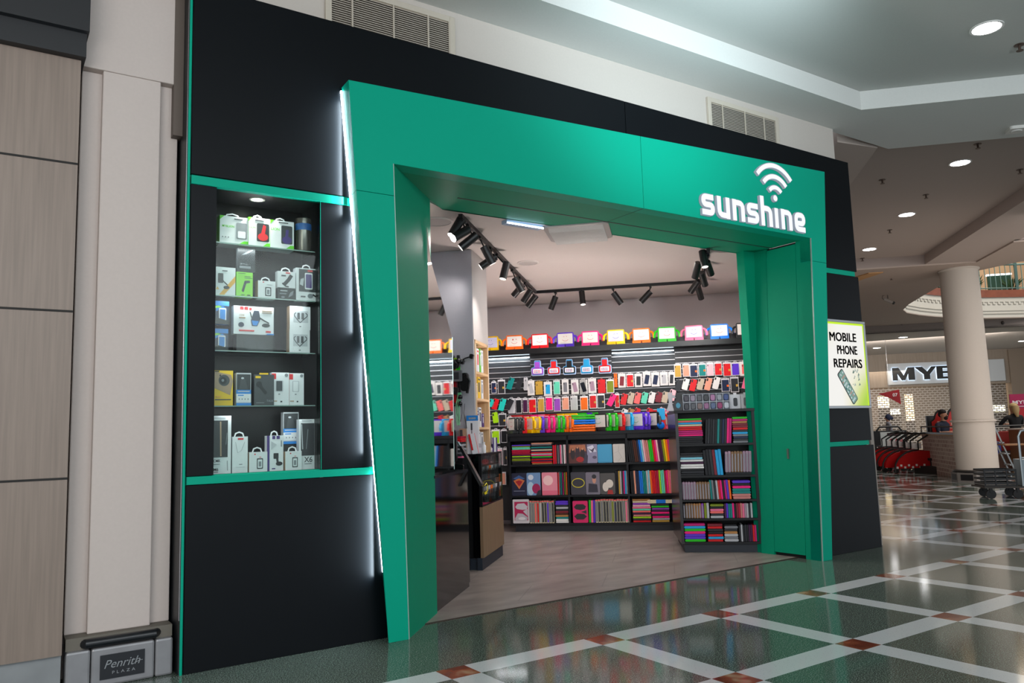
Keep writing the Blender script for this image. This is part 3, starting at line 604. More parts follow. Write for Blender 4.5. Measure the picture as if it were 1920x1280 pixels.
for i, (u, v, ww, z0, z1, cc_, e) in enumerate(rr):
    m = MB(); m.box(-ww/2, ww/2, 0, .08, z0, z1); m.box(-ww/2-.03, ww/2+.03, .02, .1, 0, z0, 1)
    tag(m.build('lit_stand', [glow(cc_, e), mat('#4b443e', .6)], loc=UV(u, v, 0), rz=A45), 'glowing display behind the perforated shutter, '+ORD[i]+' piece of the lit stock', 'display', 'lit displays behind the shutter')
p = UV(12, 36, 3.5); light('store_light', 'AREA', p, (p.x, p.y, 0), 160, (1, .85, .68), 8, 4)
# sign board with extended bold letters
x0s, x1s = 10.70, 15.4
t = thing('store_sign', 'white sign board with halo-lit black letters MYER, partly behind the column', 'sign', UV(10.70, VM-.12, 2.886), A45)
m = MB(); m.box(0, 4.7, 0, .12, 0, .93); m.build('board', mat('#c9cdd0', .5), t, bevel=.01)
L = .555; zb = .18
def letters():
    yield 'M', .19, [(0, 0), (0, L), (.26, L), (.45, .2), (.64, L), (.9, L), (.9, 0), (.64, 0), (.64, .3), (.5, 0), (.36, 0), (.2, .3), (.2, 0)]
    yield 'Y', 1.10, [(.36, 0), (.36, .22), (0, L), (.3, L), (.5, .34), (.68, L), (.88, L), (.6, .22), (.6, 0)]
    yield 'E', 1.98, [(0, 0), (0, L), (.77, L), (.77, L-.1), (.24, L-.1), (.24, .335), (.7, .335), (.7, .235), (.24, .235), (.24, .1), (.77, .1), (.77, 0)]
    yield 'R', 2.84, [(0, 0), (0, L), (.68, L), (.78, L-.08), (.78, .29), (.68, .21), (.8, 0), (.54, 0), (.44, .2), (.24, .2), (.24, 0)]
for ch, x, poly in letters():
    m = MB(); m.prism([(x+a, zb+b) for a, b in poly], -.09, -.03); lo = m.build('letter', mat('#060608', .4), t); lo['label'] = 'black letter '+ch
    c = [(x+a, zb+b) for a, b in poly]; m = MB(); m.prism(c, -.028, -.02); m.build('halo', glow('#cfe6ff', 2.6), lo)
# hanging red pennant
u, z = at_V(1668, 740, 26.0)
m = MB(); m.add([(-.38, 0, .05), (.33, 0, .18), (.36, .02, -.35), (.02, .01, -.13)], [(0, 1, 2, 3)]); m.v += [v+Vector((0, .012, 0)) for v in m.v]; m.f.append([7, 6, 5, 4]); m.i.append(0)
m.f += [[0, 4, 5, 1], [1, 5, 6, 2], [2, 6, 7, 3], [3, 7, 4, 0]]; m.i += [0]*4; m.text('07', .1, -.06, .16, -.004, 1, bold=.02); m.cyl((0, 0, .12), (0, 0, ZL-z), .006, seg=5, m=1)
tag(m.build('hanging_pennant', [mat('#a3101c', .5), mat('#e8e2e0', .5)], loc=UV(u, 26.0, z), rz=A45), 'red triangular pennant marked 07 hanging before the shutter', 'pennant')

# brick-faced counter
u0, v0, u1, v1 = 7.66, 18.1, 7.42, 14.35
t = thing('brick_counter', 'low counter faced with pale bricks and dark ledge, left of the column', 'counter', UV(7.6, 16, 0), A45)
A, B_ = Vector((u0-7.6, v0-16)), Vector((u1-7.6, v1-16))
m = MB(); m.prism([(A.x, A.y), (B_.x, B_.y), (B_.x+.3, B_.y), (A.x+.3, A.y)], 0, .93, axis='z'); m.build('brick_body', brick_material('pale_bricks', 1, .23, .095, .014, '#a98f84', '#c4b0a6', '#d2c5ba', axis=1), t)
m = MB(); m.prism([(A.x-.03, A.y+.03), (B_.x-.03, B_.y), (B_.x+.33, B_.y), (A.x+.33, A.y+.03)], .93, .96, axis='z'); m.build('timber_edge', mat('#a97a42', .5), t)
m = MB(); m.prism([(A.x-.03, A.y+.03), (B_.x-.03, B_.y), (B_.x+.33, B_.y), (A.x+.33, A.y+.03)], .96, 1.0, axis='z'); m.build('counter_top', mat('#1c1a1b', .3), t)
m = MB(); m.tube([(A.x, A.y, 1.0), (A.x, A.y, 1.14), (B_.x, B_.y, 1.14), (B_.x, B_.y, 1.0)], .018, 6); m.build('rail', mat('#2b2624', .4), t)
m = MB(); m.box(A.x+.3, A.x+1.6, A.y+.5, A.y+.6, 0, 1.42)
tag(m.build('dark_screen', mat('#0c0c10', .3), loc=UV(7.6, 16, 0), rz=A45), 'large dark panel standing behind the brick counter', 'panel')
m = MB(); m.box(0, .5, 0, .06, 0, 1.22); tag(m.build('red_board', mat('#c40f12', .5), loc=UV(8.1, 17.6, 0), rz=A45), 'plain red board to the left of the seated man', 'board')
def shield(u, v, z, s, lab):
    t = thing('seat_back', lab, 'seat', UV(u, v, z), A45, 'red racing seat shaped panels')
    P = [(-.3, -.3), (-.3, .12), (-.2, .2), (-.14, .36), (-.06, .44), (.06, .44), (.14, .36), (.2, .2), (.3, .12), (.3, -.3)]
    m = MB(); m.prism([(a*s, b*s) for a, b in P], 0, .06); m.build('dark_rim', mat('#17090a', .5), t, bevel=.01)
    m = MB(); m.prism([(a*s*.88, b*s*.9-.01) for a, b in P], -.012, 0); m.build('red_face', mat('#c81c10', .45), t)
    m = MB(); m.box(-.12*s, .12*s, -.016, -.012, -.02, .12*s); m.box(-.16*s, .16*s, -.016, -.012, -.1*s, -.06*s); m.build('print', mat('#d8a394', .5), t)
    m = MB(); m.box(-.05, .05, .0, .05, -z, -.3*s); m.build('stand', mat('#1c1413', .5), t)
u, z = at_V(1792, 795, 17.2); shield(u, 17.2, z, .95, 'red high-backed seat panel just left of the column')
u, z = at_V(1766, 797, 17.8); shield(u, 17.8, z, .9, 'red high-backed seat panel behind the seated bearded man')

# kiddie carts in a row
def cart(u, v, first=False):
    lab = {0: 'nearest red shopping cart with checkered skirt beside the brick counter', 1: 'second red shopping cart of the nested row', 2: 'third red shopping cart of the nested row, in the middle', 3: 'fourth red shopping cart of the nested row, half hidden', 4: 'farthest red shopping cart of the nested row'}
    t = thing('shopping_cart', lab[first], 'cart', UV(u, v, 0), A45+.25, 'nested red shopping carts')
    m = MB(); arc = [(-.42, .12)]+[(-.42+.62*(1-cos(a*pi/12)), .12+.42*sin(a*pi/12)) for a in range(1, 7)]+[(.5, .54), (.5, .12)]
    m.prism(arc, -.02, .02); m.prism([(a*.98, b) for a, b in arc], .5, .54); m.box(.46, .5, 0, .54, .12, .54); m.build('red_side', mat('#b50d10', .4), t)
    m = MB()
    for i in range(9):
        for j in range(2): m.box(-.4+i*.1, -.35+i*.1, -.024, -.02, .12+.05*((i+j) % 2)+.0, .17+.05*((i+j) % 2)); break
    m.box(-.42, .5, -.022, -.0, .1, .12, 1); m.build('checkered_trim', [mat('#dfe3e0', .5), mat('#0c0c0c', .5)], t)
    m = MB(); path = [(-.44, -.03, .02)]+[(-.44+.64*(1-cos(a*pi/12)), -.03, .12+.46*sin(a*pi/12)) for a in range(0, 7)]+[(.2, -.03, .78), (.5, -.03, .95)]
    m.tube(path, .022, 6); m.tube([(x, .58, z) for x, y, z in path], .022, 6); m.tube([(.5, -.03, .95), (.55, .27, .98), (.5, .58, .95)], .022, 6); m.build('frame', mat('#0b0a0a', .4), t, smooth=True)
    m = MB(); m.box(.0, .4, .08, .46, .5, .56); m.box(.06, .3, .0, .02, .6, .74, 1); m.build('seat', [mat('#8a1015', .5), mat('#cfc9c6', .5)], t)
    for x in (-.4, .45):
        for y in (0, .54): m = MB(); m.cyl((x, y-.02, .06), (x, y+.02, .06), .06, seg=12); m.build('wheel', mat('#0a0a0a', .5), t)
for k, (u, v) in enumerate(((7.13, 17.3), (7.2, 18.2), (7.27, 19.1), (7.35, 20.0), (7.45, 20.9))): cart(u, v, k)
u, v = 7.95, 22.3
t = thing('sign_cart', 'tall black cart with white poster reading CAR at the end of the cart row', 'cart', UV(u, v, 0), A45+.1)
m = MB(); m.box(-.5, .5, 0, .5, .55, 1.02); m.tube([(-.4, .0, 1.02), (-.3, .0, 1.14), (.25, .0, 1.14), (.35, .0, 1.02)], .03, 6); [m.cyl((x, y, 0), (x, y, .55), .03, seg=6) for x in (-.45, .45) for y in (.03, .45)]; m.build('body', mat('#0c0b0c', .4), t)
m = MB(); m.box(-.3, .42, -.015, 0, .5, .98); m.text('CAR', -.05, .62, .22, -.016, 1, bold=.02); m.box(-.1, .3, -.017, -.015, .85, .95, 2); m.build('poster', [mat('#c6ccca', .5), mat('#a8343c', .5), mat('#3a1a1c', .5)], t)
m = MB(); m.box(-.2, .2, 0, .25, 0, .06); m.prism([(.2, 0), (.62, .0), (.2, .08)], 0, .25, 1)
tag(m.build('floor_wedge', [mat('#12161a', .5), mat('#c8ccd0', .5)], loc=at_z(1645, 872), rz=A45), 'small dark box with pale wedge lying on the far floor', 'box')

# red poster stand, right counter, bench, step ladder, platform trolley
u, z = at_V(1911, 762, 20); t = thing('poster_stand', 'magenta and red poster with white lettering MYER at right edge', 'poster', UV(u+.2, 20, 0), A45)
m = MB(); m.box(-.42, .6, 0, .04, 1.25, 1.95); m.box(-.42, .6, -.002, 0, 1.25, 1.55, 1); m.build('sheet', [mat('#a8104e', .5), mat('#b80f20', .5)], t)
m = MB(); m.text('MYER', -.36, 1.68, .13, -.003, bold=.02, width=.5); m.box(-.34, .2, -.004, -.002, 1.6, 1.615); m.text('SALE', .1, 1.3, .1, -.003, bold=.01); m.build('lettering', mat('#f0e4e6', .5), t)
m = MB(); m.box(-.05, .15, -.02, .1, 0, 1.25); m.build('post', mat('#2c2224', .5), t)
t = thing('timber_counter', 'plain timber counter with white top at the right edge', 'counter', UV(9.12, 15.6, 0), A45)
m = MB(); m.box(0, 2.2, 0, .9, 0, 1.02); m.build('body', wood_material('counter_timber', '#6f4f30', '#835f3c'), t); m = MB(); m.box(-.05, 2.25, -.05, .95, 1.02, 1.05); m.build('top', mat('#c8bfb4', .4), t)
m = MB(); m.box(0, .34, 0, .03, 1.06, 1.32); m.box(.2, .42, -.02, 0, 1.07, 1.28, 1); tag(m.build('notice_frame', [mat('#b9c2bb', .5), mat('#b01848', .5)], loc=UV(9.3, 15.75, 0), rz=A45), 'pale notice card standing on the timber counter', 'notice')
t = thing('red_bench', 'dark red padded bench behind the step ladder', 'bench', UV(8.6, 17.2, 0), A45)
m = MB(); m.box(-.6, 1.4, 0, .1, .5, .98); m.build('backrest', mat('#8c1810', .6), t, bevel=.02); m = MB(); m.box(-.6, 1.4, -.5, 0, 0, .45); m.build('seat', mat('#4a2c1c', .6), t, bevel=.02)
m = MB(); m.tube([(-1.0, 0, 1.1), (2.2, 0, 1.1)], .02, 6); m.cyl((-1, 0, 0), (-1, 0, 1.1), .02, seg=6); tag(m.build('handrail', mat('#15130f', .4), loc=UV(9.4, 17.9, 0), rz=A45), 'thin black handrail behind the bench, right of the column', 'rail')
t = thing('step_ladder', 'folded-out aluminium step ladder standing right of the column', 'ladder', UV(8.45, 15.2, 0), A45)
for s_ in (0, .35):
    m = MB(); m.tube([(-.12, s_, 1.18), (.28, s_, 0)], .02, 6); m.build('stile', mat('#7f868a', .35, metal=.7), t)
    m = MB(); m.tube([(-.12, s_, 1.18), (-.2, s_, 0)], .016, 6); m.build('rear_leg', mat('#7f868a', .35, metal=.7), t)
for k in range(4): m = MB(); z = .25+k*.25; x = .28-.4*z/1.18; m.box(x-.05, x+.05, 0, .35, z, z+.02); m.build('tread', mat('#8b9296', .4, metal=.5), t)
m = MB(); m.box(-.16, .3, -.05, .4, .7, .73); tag(m.build('shelf_board', mat('#8c6238', .5), loc=UV(8.55, 14.85, 0), rz=A45), 'narrow timber board resting across the step ladder', 'board')
m = MB(); m.rrect(-.16, .14, 0, .3, .08, 0, .25); tag(m.build('blue_drum', mat('#142a86', .4), loc=UV(8.75, 16.4, .46), rz=A45), 'dark blue container on the bench behind the ladder', 'container')
pt_ = at_z(1893, 935); t = thing('platform_trolley', 'silver-handled trolley with black crates at the right edge of the floor', 'trolley', (pt_.x, pt_.y, 0), A45)
m = MB(); m.box(-.35, .9, 0, .6, .17, .2); m.build('deck', mat('#3b342e', .5), t)
m = MB(); m.tube([(.22, 0, .2), (.22, 0, 1.0), (.26, 0, 1.08), (.34, 0, 1.1), (.8, 0, 1.1)], .02, 8); m.tube([(.22, 0, .65), (.8, 0, .65)], .014, 6); m.build('handle', mat('#8f979b', .3, metal=.8), t, smooth=True)
for x, y in ((-.25, .05), (-.2, .5), (.15, .05), (.2, .5)):
    m = MB(); m.cyl((x, y-.02, .075), (x, y+.02, .075), .075, seg=14); m.box(x-.02, x+.02, y-.03, y+.03, .1, .17); m.build('castor', mat('#141212', .5), t)
t2 = thing('crate', 'black slatted plastic crate on the trolley deck', 'crate', (pt_.x, pt_.y, .2), A45)
m = MB(); m.box(-.33, .16, .05, .5, 0, .02)
for z in (.03, .1, .17, .24): m.box(-.33, .16, .05, .06, z, z+.03); m.box(-.33, -.32, .05, .5, z, z+.03); m.box(.15, .16, .05, .5, z, z+.03); m.box(-.33, .16, .49, .5, z, z+.03)
for x in (-.33, -.17, 0, .14): m.box(x, x+.02, .045, .06, 0, .27)
m.build('basket', mat('#0b0b0d', .4), t2)
m = MB(); m.box(.26, .5, .05, .4, 0, .42); tag(m.build('silver_box', mat('#9aa6ac', .4, metal=.3), loc=(pt_.x, pt_.y, .2), rz=A45), 'pale silver box behind the trolley handle', 'box')

# ---------------------------------------------------------------- people (one skinned body each)
def body(name, label, loc, rz, joints, bones, m, parts=(), scale=1):
    me = bpy.data.meshes.new('body'); K = list(joints); me.from_pydata([tuple(Vector(joints[k][0])*scale) for k in K], [(K.index(a), K.index(b)) for a, b in bones], [])
    o = bpy.data.objects.new('body', me); COL.objects.link(o); sk = o.modifiers.new('skin', 'SKIN'); sk.use_smooth_shade = True
    for i, k in enumerate(K):
        r = joints[k][1]*scale; me.skin_vertices[0].data[i].radius = (r, r if len(joints[k]) < 3 else joints[k][2]*scale)
    me.skin_vertices[0].data[0].use_root = True
    ss = o.modifiers.new('sub', 'SUBSURF'); ss.levels = 2; ss.render_levels = 2
    dg = bpy.context.evaluated_depsgraph_get(); me2 = bpy.data.meshes.new_from_object(o.evaluated_get(dg)); bpy.data.objects.remove(o)
    o = bpy.data.objects.new('body', me2); COL.objects.link(o)
    me2.materials.clear(); [me2.materials.append(q) for q in m[0]]
    for p in me2.polygons: p.material_index = m[1](p.center/scale); p.use_smooth = True
    t = thing(name, label, 'person', loc, rz); o.parent = t; return t
SK = mat('#b98468', .55)
# woman walking left, grey top, blue headscarf
J = dict(pel=((0, 0, .84), .125, .1), waist=((0, 0, 1.0), .115, .09), chest=((.0, 0, 1.2), .13, .1), neckb=((-.01, 0, 1.36), .06), neck=((-.02, 0, 1.42), .045), head=((-.035, 0, 1.5), .075), top=((-.02, 0, 1.58), .07),
         shl=((0, -.15, 1.33), .05), ell=((.04, -.2, 1.1), .042), hal=((-.12, -.18, .98), .03), fl=((-.19, -.17, .97), .024), shr=((0, .15, 1.33), .05), elr=((.03, .2, 1.1), .042), har=((-.12, .17, .97), .03), fr=((-.19, .16, .97), .024),
         hil=((0, -.09, .8), .09), knl=((-.1, -.09, .46), .06), anl=((-.16, -.09, .09), .04), tol=((-.28, -.09, .035), .03), hir=((0, .09, .8), .09), knr=((.03, .09, .46), .06), anr=((.2, .09, .12), .04), tor=((.1, .09, .03), .03))
BN = [('pel', 'waist'), ('waist', 'chest'), ('chest', 'neckb'), ('neckb', 'neck'), ('neck', 'head'), ('head', 'top'), ('chest', 'shl'), ('shl', 'ell'), ('ell', 'hal'), ('hal', 'fl'), ('chest', 'shr'), ('shr', 'elr'), ('elr', 'har'), ('har', 'fr'),
      ('pel', 'hil'), ('hil', 'knl'), ('knl', 'anl'), ('anl', 'tol'), ('pel', 'hir'), ('hir', 'knr'), ('knr', 'anr'), ('anr', 'tor')]
sel = lambda c: 0 if (c.z > 1.4 or c.x < -.13 and .9 < c.z < 1.05) else (1 if c.z > .82 else (2 if c.z > .09 else 3))
wp_ = at_z(1672, 866)
wom = body('person', 'person in grey top, blue jeans and navy headscarf walking left far away', (wp_.x, wp_.y, 0), A45, J, BN, ([SK, mat('#8f8f98', .8), mat('#2c3f66', .8), mat('#15151a', .6)], sel), scale=.93)
m = MB(); m.ball((.01, 0, 1.44), .1, .095, .11, seg=16); m.ball((.1, 0, 1.41), .065, .06, .06); m.build('headscarf', mat('#2f3550', .8), wom, smooth=True)
m = MB(); m.ball((-.105, 0, 1.4), .02, .014, .016); m.ball((-.1, -.03, 1.425), .01, .008, .006, 1); m.ball((-.1, .03, 1.425), .01, .008, .006, 1); m.box(-.112, -.1, -.02, .02, 1.365, 1.37, 2); m.build('face_features', [SK, mat('#1d1512', .4), mat('#8c4a42', .5)], wom, smooth=True)
for s_ in (-1, 1):
    for k, a in enumerate((-.02, -.008, .004, .016)):
        m = MB(); m.tube([(-.175, s_*.158, .905+a), (-.2, s_*.155, .9+a), (-.215+.004*k, s_*.15, .888+a)], .0075, 6); m.build('finger', SK, wom, smooth=True)
    m = MB(); m.tube([(-.165, s_*.15, .915), (-.185, s_*.135, .925), (-.2, s_*.13, .922)], .008, 6); m.build('thumb', SK, wom, smooth=True)
m = MB(); m.tube([(.07, .02, 1.2), (.02, -.13, 1.27), (-.02, -.19, 1.0), (-.02, -.22, .82)], .008, 5); m.rrect(-.13, .05, .55, .82, .03, -.28, -.2); m.build('shoulder_bag', mat('#7a4a26', .5), wom, smooth=True)
# seated man behind the brick counter
J2 = dict(pel=((0, 0, .5), .15, .12), waist=((0, 0, .68), .14, .11), chest=((0, 0, .92), .16, .12), neckb=((0, -.01, 1.08), .075), neck=((0, -.02, 1.14), .055), head=((.01, -.03, 1.23), .08, .09), top=((0, -.02, 1.32), .075),
          shl=((-.2, 0, 1.03), .065), ell=((-.26, -.1, .8), .05), hal=((-.05, -.3, 1.02-.2), .037), fl=((.04, -.32, .83), .03), shr=((.2, 0, 1.03), .065), elr=((.32, -.15, .82), .05), har=((.14, -.32, .83), .037), fr=((.05, -.33, .84), .03),
          hil=((-.1, -.05, .47), .1), knl=((-.12, -.45, .46), .075), anl=((-.12, -.45, .09), .045), tol=((-.12, -.58, .04), .035), hir=((.1, -.05, .47), .1), knr=((.12, -.45, .46), .075), anr=((.12, -.45, .09), .045), tor=((.12, -.58, .04), .035))
u, z = at_V(1765, 783, 17.3)
sel2 = lambda c: 0 if (c.z > 1.1 or (c.y < -.13 and c.z > .74)) else (1 if c.z > .5 else (2 if c.z > .09 else 3))
man = body('person', 'bearded person in navy shirt seated with folded arms behind the brick counter', UV(u, 17.2, .17), A45+.5, J2, BN, ([SK, mat('#1b2236', .8), mat('#22242c', .8), mat('#0e0e10', .6)], sel2))
m = MB(); m.ball((0, .0, 1.33), .088, .098, .068, seg=16); m.ball((0, .045, 1.27), .084, .06, .08); m.build('hair', mat('#1c1411', .8), man, smooth=True)
m = MB(); m.ball((.012, -.085, 1.175), .055, .04, .05); m.ball((.012, -.11, 1.205), .03, .01, .01); m.build('beard', mat('#1f1512', .9), man, smooth=True)
m = MB(); m.ball((.014, -.125, 1.235), .013, .02, .018); m.ball((-.02, -.112, 1.265), .012, .006, .006, 1); m.ball((.046, -.112, 1.265), .012, .006, .006, 1); m.ball((-.075, -.02, 1.24), .012, .02, .03); m.ball((.09, -.02, 1.24), .012, .02, .03); m.box(-.005, .03, -.127, -.12, 1.197, 1.203, 2); m.build('face_features', [SK, mat('#15100e', .4), mat('#7d3b34', .5)], man, smooth=True)
for s_ in (-1, 1):
    for k in range(4):
        m = MB(); z_ = .815+k*.016; m.tube([(.05+s_*.0, -.335, z_), (.05-s_*.04, -.35, z_+.002), (.05-s_*.07, -.345, z_-.002)], .009, 6); m.build('finger', SK, man, smooth=True)
    m = MB(); m.tube([(.06, -.33, .865), (.06-s_*.02, -.35, .885), (.06-s_*.04, -.355, .888)], .01, 6); m.build('thumb', SK, man, smooth=True)
m = MB(); m.box(-.3, .3, -.35, .25, .3, .36); [m.cyl((x, y, 0), (x, y, .3), .02, seg=6) for x in (-.25, .25) for y in (-.3, .2)]
tag(m.build('stool', mat('#1a1a1c', .5), loc=UV(u, 17.3, .0), rz=A45+.5), 'dark square stool under the seated bearded person', 'stool')
m = MB(); m.box(-.5, .5, -.8, .5, 0, .17); tag(m.build('platform', mat('#2a2624', .6), loc=UV(u, 17.3, -.0), rz=A45+.5), 'low dark platform inside the brick counter', 'platform')
# blonde woman at right edge
u, z = at_V(1893, 770, 18.6)
sel3 = lambda c: 0 if (c.z > 1.1 or (c.y < -.25 and c.z > .74)) else (1 if c.z > .5 else (2 if c.z > .09 else 3))
blo = body('person', 'blonde person in black top seated with back turned at the right', UV(u+.1, 18.6, .3), A45+pi+.3, J2, BN, ([SK, mat('#0d0d10', .8), mat('#1c1c22', .8), mat('#0e0e10', .6)], sel3))
m = MB(); m.ball((0, .0, 1.31), .1, .105, .08, seg=16); m.ball((0, .07, 1.22), .1, .07, .13); m.tube([(.03, .1, 1.3), (.04, .13, 1.15), (.02, .14, 1.02)], [.08, .07, .03], 10); m.build('hair', mat('#b59a6a', .7), blo, smooth=True)
m = MB(); m.ball((0, -.125, 1.235), .013, .02, .018); m.ball((-.03, -.112, 1.265), .012, .006, .006, 1); m.ball((.03, -.112, 1.265), .012, .006, .006, 1); m.build('face_features', [SK, mat('#15100e', .4)], blo, smooth=True)
m = MB(); m.box(-.3, .3, -.25, .35, .3, .65); [m.box(x-.03, x+.03, y-.03, y+.03, 0, .3) for x in (-.25, .25) for y in (-.2, .3)]
tag(m.build('stool', mat('#33261f', .5), loc=UV(u+.1, 18.6, .0), rz=A45), 'brown box stool under the blonde person', 'stool')
# ================================================================ lit display window in the black cladding
WX0, WX1, WZ0, WZ1 = -1.107, -.444, 1.110, 2.873
WY0, WY1 = YF+.005, YF+.36
t = thing('display_cabinet', 'tall recessed black display cabinet with glass shelves left of the portal', 'display cabinet', (WX0, YF, WZ0))
def wl(m, name, mt, par=t, **k): m.v = [v-Vector((WX0, YF, WZ0)) for v in m.v]; return m.build(name, mt, par, **k)
m = MB(); m.box(WX0-.02, WX1+.02, WY1, WY1+.015, WZ0-.02, WZ1+.02); wl(m, 'back_panel', mat('#040405', .35, spec=.2))
m = MB(); m.box(WX0-.03, WX0-.001, YF+.06, WY1, WZ0-.02, WZ1+.02); wl(m, 'side_panel', mat('#0a0b0d', .3))
m = MB(); m.box(WX1+.001, WX1+.03, YF+.031, WY1, WZ0-.02, WZ1+.02); wl(m, 'side_panel', mat('#0a0b0d', .3))
m = MB(); m.box(WX0-.02, WX1+.02, YF+.06, WY1, WZ1, WZ1+.02); wl(m, 'top_panel', mat('#131416', .4))
m = MB(); m.box(WX0-.02, WX1+.02, YF+.06, WY1, WZ0-.02, WZ0); wl(m, 'bottom_panel', mat('#0a0b0d', .3))
m = MB(); m.box(WX1-.003, WX1, YF-.001, YF+.003, WZ0, WZ1); wl(m, 'edge_strip', M_green)
SH = [1.522, 1.862, 2.207, 2.54]
for z in SH:
    m = MB(); m.box(WX0, WX1-.012, YF+.075, WY1-.005, z-.008, z); wl(m, 'glass_shelf', [glass('#e4f0ec', .7, 'shelf_glass')])
    m = MB(); m.box(WX0, WX1-.012, YF+.0745, YF+.077, z-.007, z-.001); wl(m, 'shelf_edge', mat('#7f9a94', .15, spec=.8))
gl = MB(); gl.box(WX0, WX1, YF+.034, YF+.040, WZ0, WZ1); o = wl(gl, 'glass_pane', [glass('#f4faf8', .3, 'window_glass')])
m = MB(); m.lathe([(.05, 0), (.05, -.006), (.036, -.006), (.036, 0)], -.812, 1.09, 24, cap=False); m.v = [v+Vector((0, 0, WZ1)) for v in m.v]; wl(m, 'spotlight_ring', mat('#c8c6c2', .4))
m = MB(); m.lathe([(.036, -.003), (.036, -.001)], -.812, 1.09, 24); m.v = [v+Vector((0, 0, WZ1)) for v in m.v]; wl(m, 'spotlight_lens', glow('#fff2e4', 12))
light('cabinet_spot', 'SPOT', (-.812-WX0, 1.03-YF, WZ1-.03-WZ0), (-.812-WX0, 1.04-YF, 0), 20, (1, .95, .9), .03, blend=.9, angle=125, parent=t)
for k in range(4):
    light('shelf_light', 'AREA', (.32, .09, [SH[0], SH[1], SH[2], SH[3]][k]-.02-WZ0), (.32, .2, [SH[0], SH[1], SH[2], SH[3]][k]-.33-WZ0), .4, (.95, .97, 1), .5, .02, parent=t)

Z3 = lambda X, Y: (340+X/4.572, 330+Y/4.572)
Z4 = lambda X, Y: (340+X/4.266, 600+Y/4.266)
BX = dict(white='#dcdce0', grey='#b6b8be', black='#101114', dgrey='#3d3e42', green='#5fc21a', lime='#8fd84a', yellow='#e5b908', red='#cf2027', blue='#1f7fd0', navy='#12203c', orange='#e0a53a', purple='#3b2070', tan='#a78a70', steel='#7d8086', glassy='#2a2b2f')
def wbox(zf, rect, depth, base, label, deco=(), color='white', side=None, tab=None, y=None, rz=0):
    (px0, py0), (px1, py1) = zf(rect[0], rect[1]), zf(rect[2], rect[3]); Y = y or YF+.12
    a, b = at_y(px0, py1, Y), at_y(px1, py0, Y); w, h = b.x-a.x, at_y((px0+px1)/2, py0, Y).z-at_y((px0+px1)/2, py1, Y).z; cx = (a.x+b.x)/2; h = max(.03, h)
    ks = list(BX); ms = [mat(BX[k], .35) for k in ks]; I = ks.index
    m = MB(); m.box(-w/2, w/2, 0, depth, 0, h, I(color))
    if side: m.box(-w/2-.0006, -w/2, 0.001, depth, 0, h, I(side)); m.box(w/2, w/2+.0006, .001, depth, 0, h, I(side))
    R = random.Random(label)
    for n_, d in enumerate(deco):
        k = d[0]; c = I(d[1]); e = -.0009-.0005*n_
        if k == 'r': _, _, x0, z0, x1, z1 = d; m.box(-w/2+x0*w, -w/2+x1*w, e, 0, z0*h, z1*h, c)
        elif k == 'p': m.prism([(-w/2+x*w, z*h) for x, z in d[2]], e, 0, c)
        elif k == 'e': _, _, x, z, rx, rz_ = d; m.prism(ellp(-w/2+x*w, z*h, rx*w, rz_*h), e, 0, c)
        elif k == 't': _, _, s, x, z, ww = d; m.text(s, -w/2+x*w, z*h, ww*w/max(1, len(s)*.55), e, c, width=ww*w, ext=.0005, bold=.01)
        elif k == 'l': m.ribbon([(-w/2+x*w, z*h) for x, z in d[2]], d[3]*w, e, 0, c)
        elif k == 'rr': _, _, x0, z0, x1, z1 = d; m.rrect(-w/2+x0*w, -w/2+x1*w, z0*h, z1*h, .12*w*(x1-x0), e, 0, c)
    if tab: m.ribbon([(-tab*.5*w, h), (-tab*.38*w, h+.02), (0, h+.028), (tab*.38*w, h+.02), (tab*.5*w, h)], .008, depth*.45, depth*.45+.0012, I('white'))
    o = m.build('product_box', ms, loc=(cx, Y, base), rz=rz); return tag(o, label, 'box', None)
SH1, SH2, SH3, SH4, SH0 = SH[0], SH[1], SH[2], SH[3], WZ0
ftri = [('p', 'green', [(0, .85), (0, 1), (.16, 1)]), ('p', 'green', [(.6, 0), (1, 0), (1, .16), (.85, .16)])]
wbox(Z3, (328, 318, 575, 560), .1, SH4, 'white and lime headphone box, left end of the top glass shelf', ftri+[('rr', 'steel', .58, .22, .95, .8), ('rr', 'white', .63, .26, .9, .5), ('t', 'green', 'MY&LION', .08, .6, .42), ('r', 'dgrey', .5, .9, .8, .93), ('e', 'steel', .1, .25, .02, .02), ('e', 'steel', .2, .25, .02, .02), ('e', 'steel', .3, .25, .02, .02)], 'white', 'green', .5)
wbox(Z3, (575, 340, 762, 590), .1, SH4, 'white and lime headphone box showing red headphones, second on top shelf', ftri+[('rr', 'glassy', .38, .2, .95, .82), ('e', 'red', .66, .36, .24, .13), ('p', 'red', [(.55, .4), (.68, .78), (.8, .74), (.74, .4)]), ('t', 'green', 'LION', .02, .62, .3), ('r', 'dgrey', .3, .9, .7, .93)], 'white', 'green', .4, YF+.115)
wbox(Z3, (762, 368, 965, 612), .1, SH4, 'white and lime headphone box showing purple headphones, third on top shelf', ftri+[('rr', 'glassy', .46, .2, .93, .84), ('e', 'purple', .7, .34, .2, .13), ('p', 'purple', [(.62, .4), (.66, .7), (.78, .7), (.74, .4)]), ('t', 'green', 'LION', .03, .64, .35), ('r', 'dgrey', .35, .92, .75, .95)], 'white', 'green', .4, YF+.11)
a = at_y(*Z3(1046, 612), YF+.14); m = MB(); m.lathe([(.05, 0), (.055, .01), (.055, .2), (.05, .205)], seg=28); m.lathe([(.0555, .13), (.0565, .14), (.0565, .16), (.0555, .17)], seg=28, m=1)
h_ = at_y(*Z3(1046, 325), YF+.14).z-a.z; m.v = [Vector((v.x*.95, v.y*.95, v.z*h_/.205)) for v in m.v]
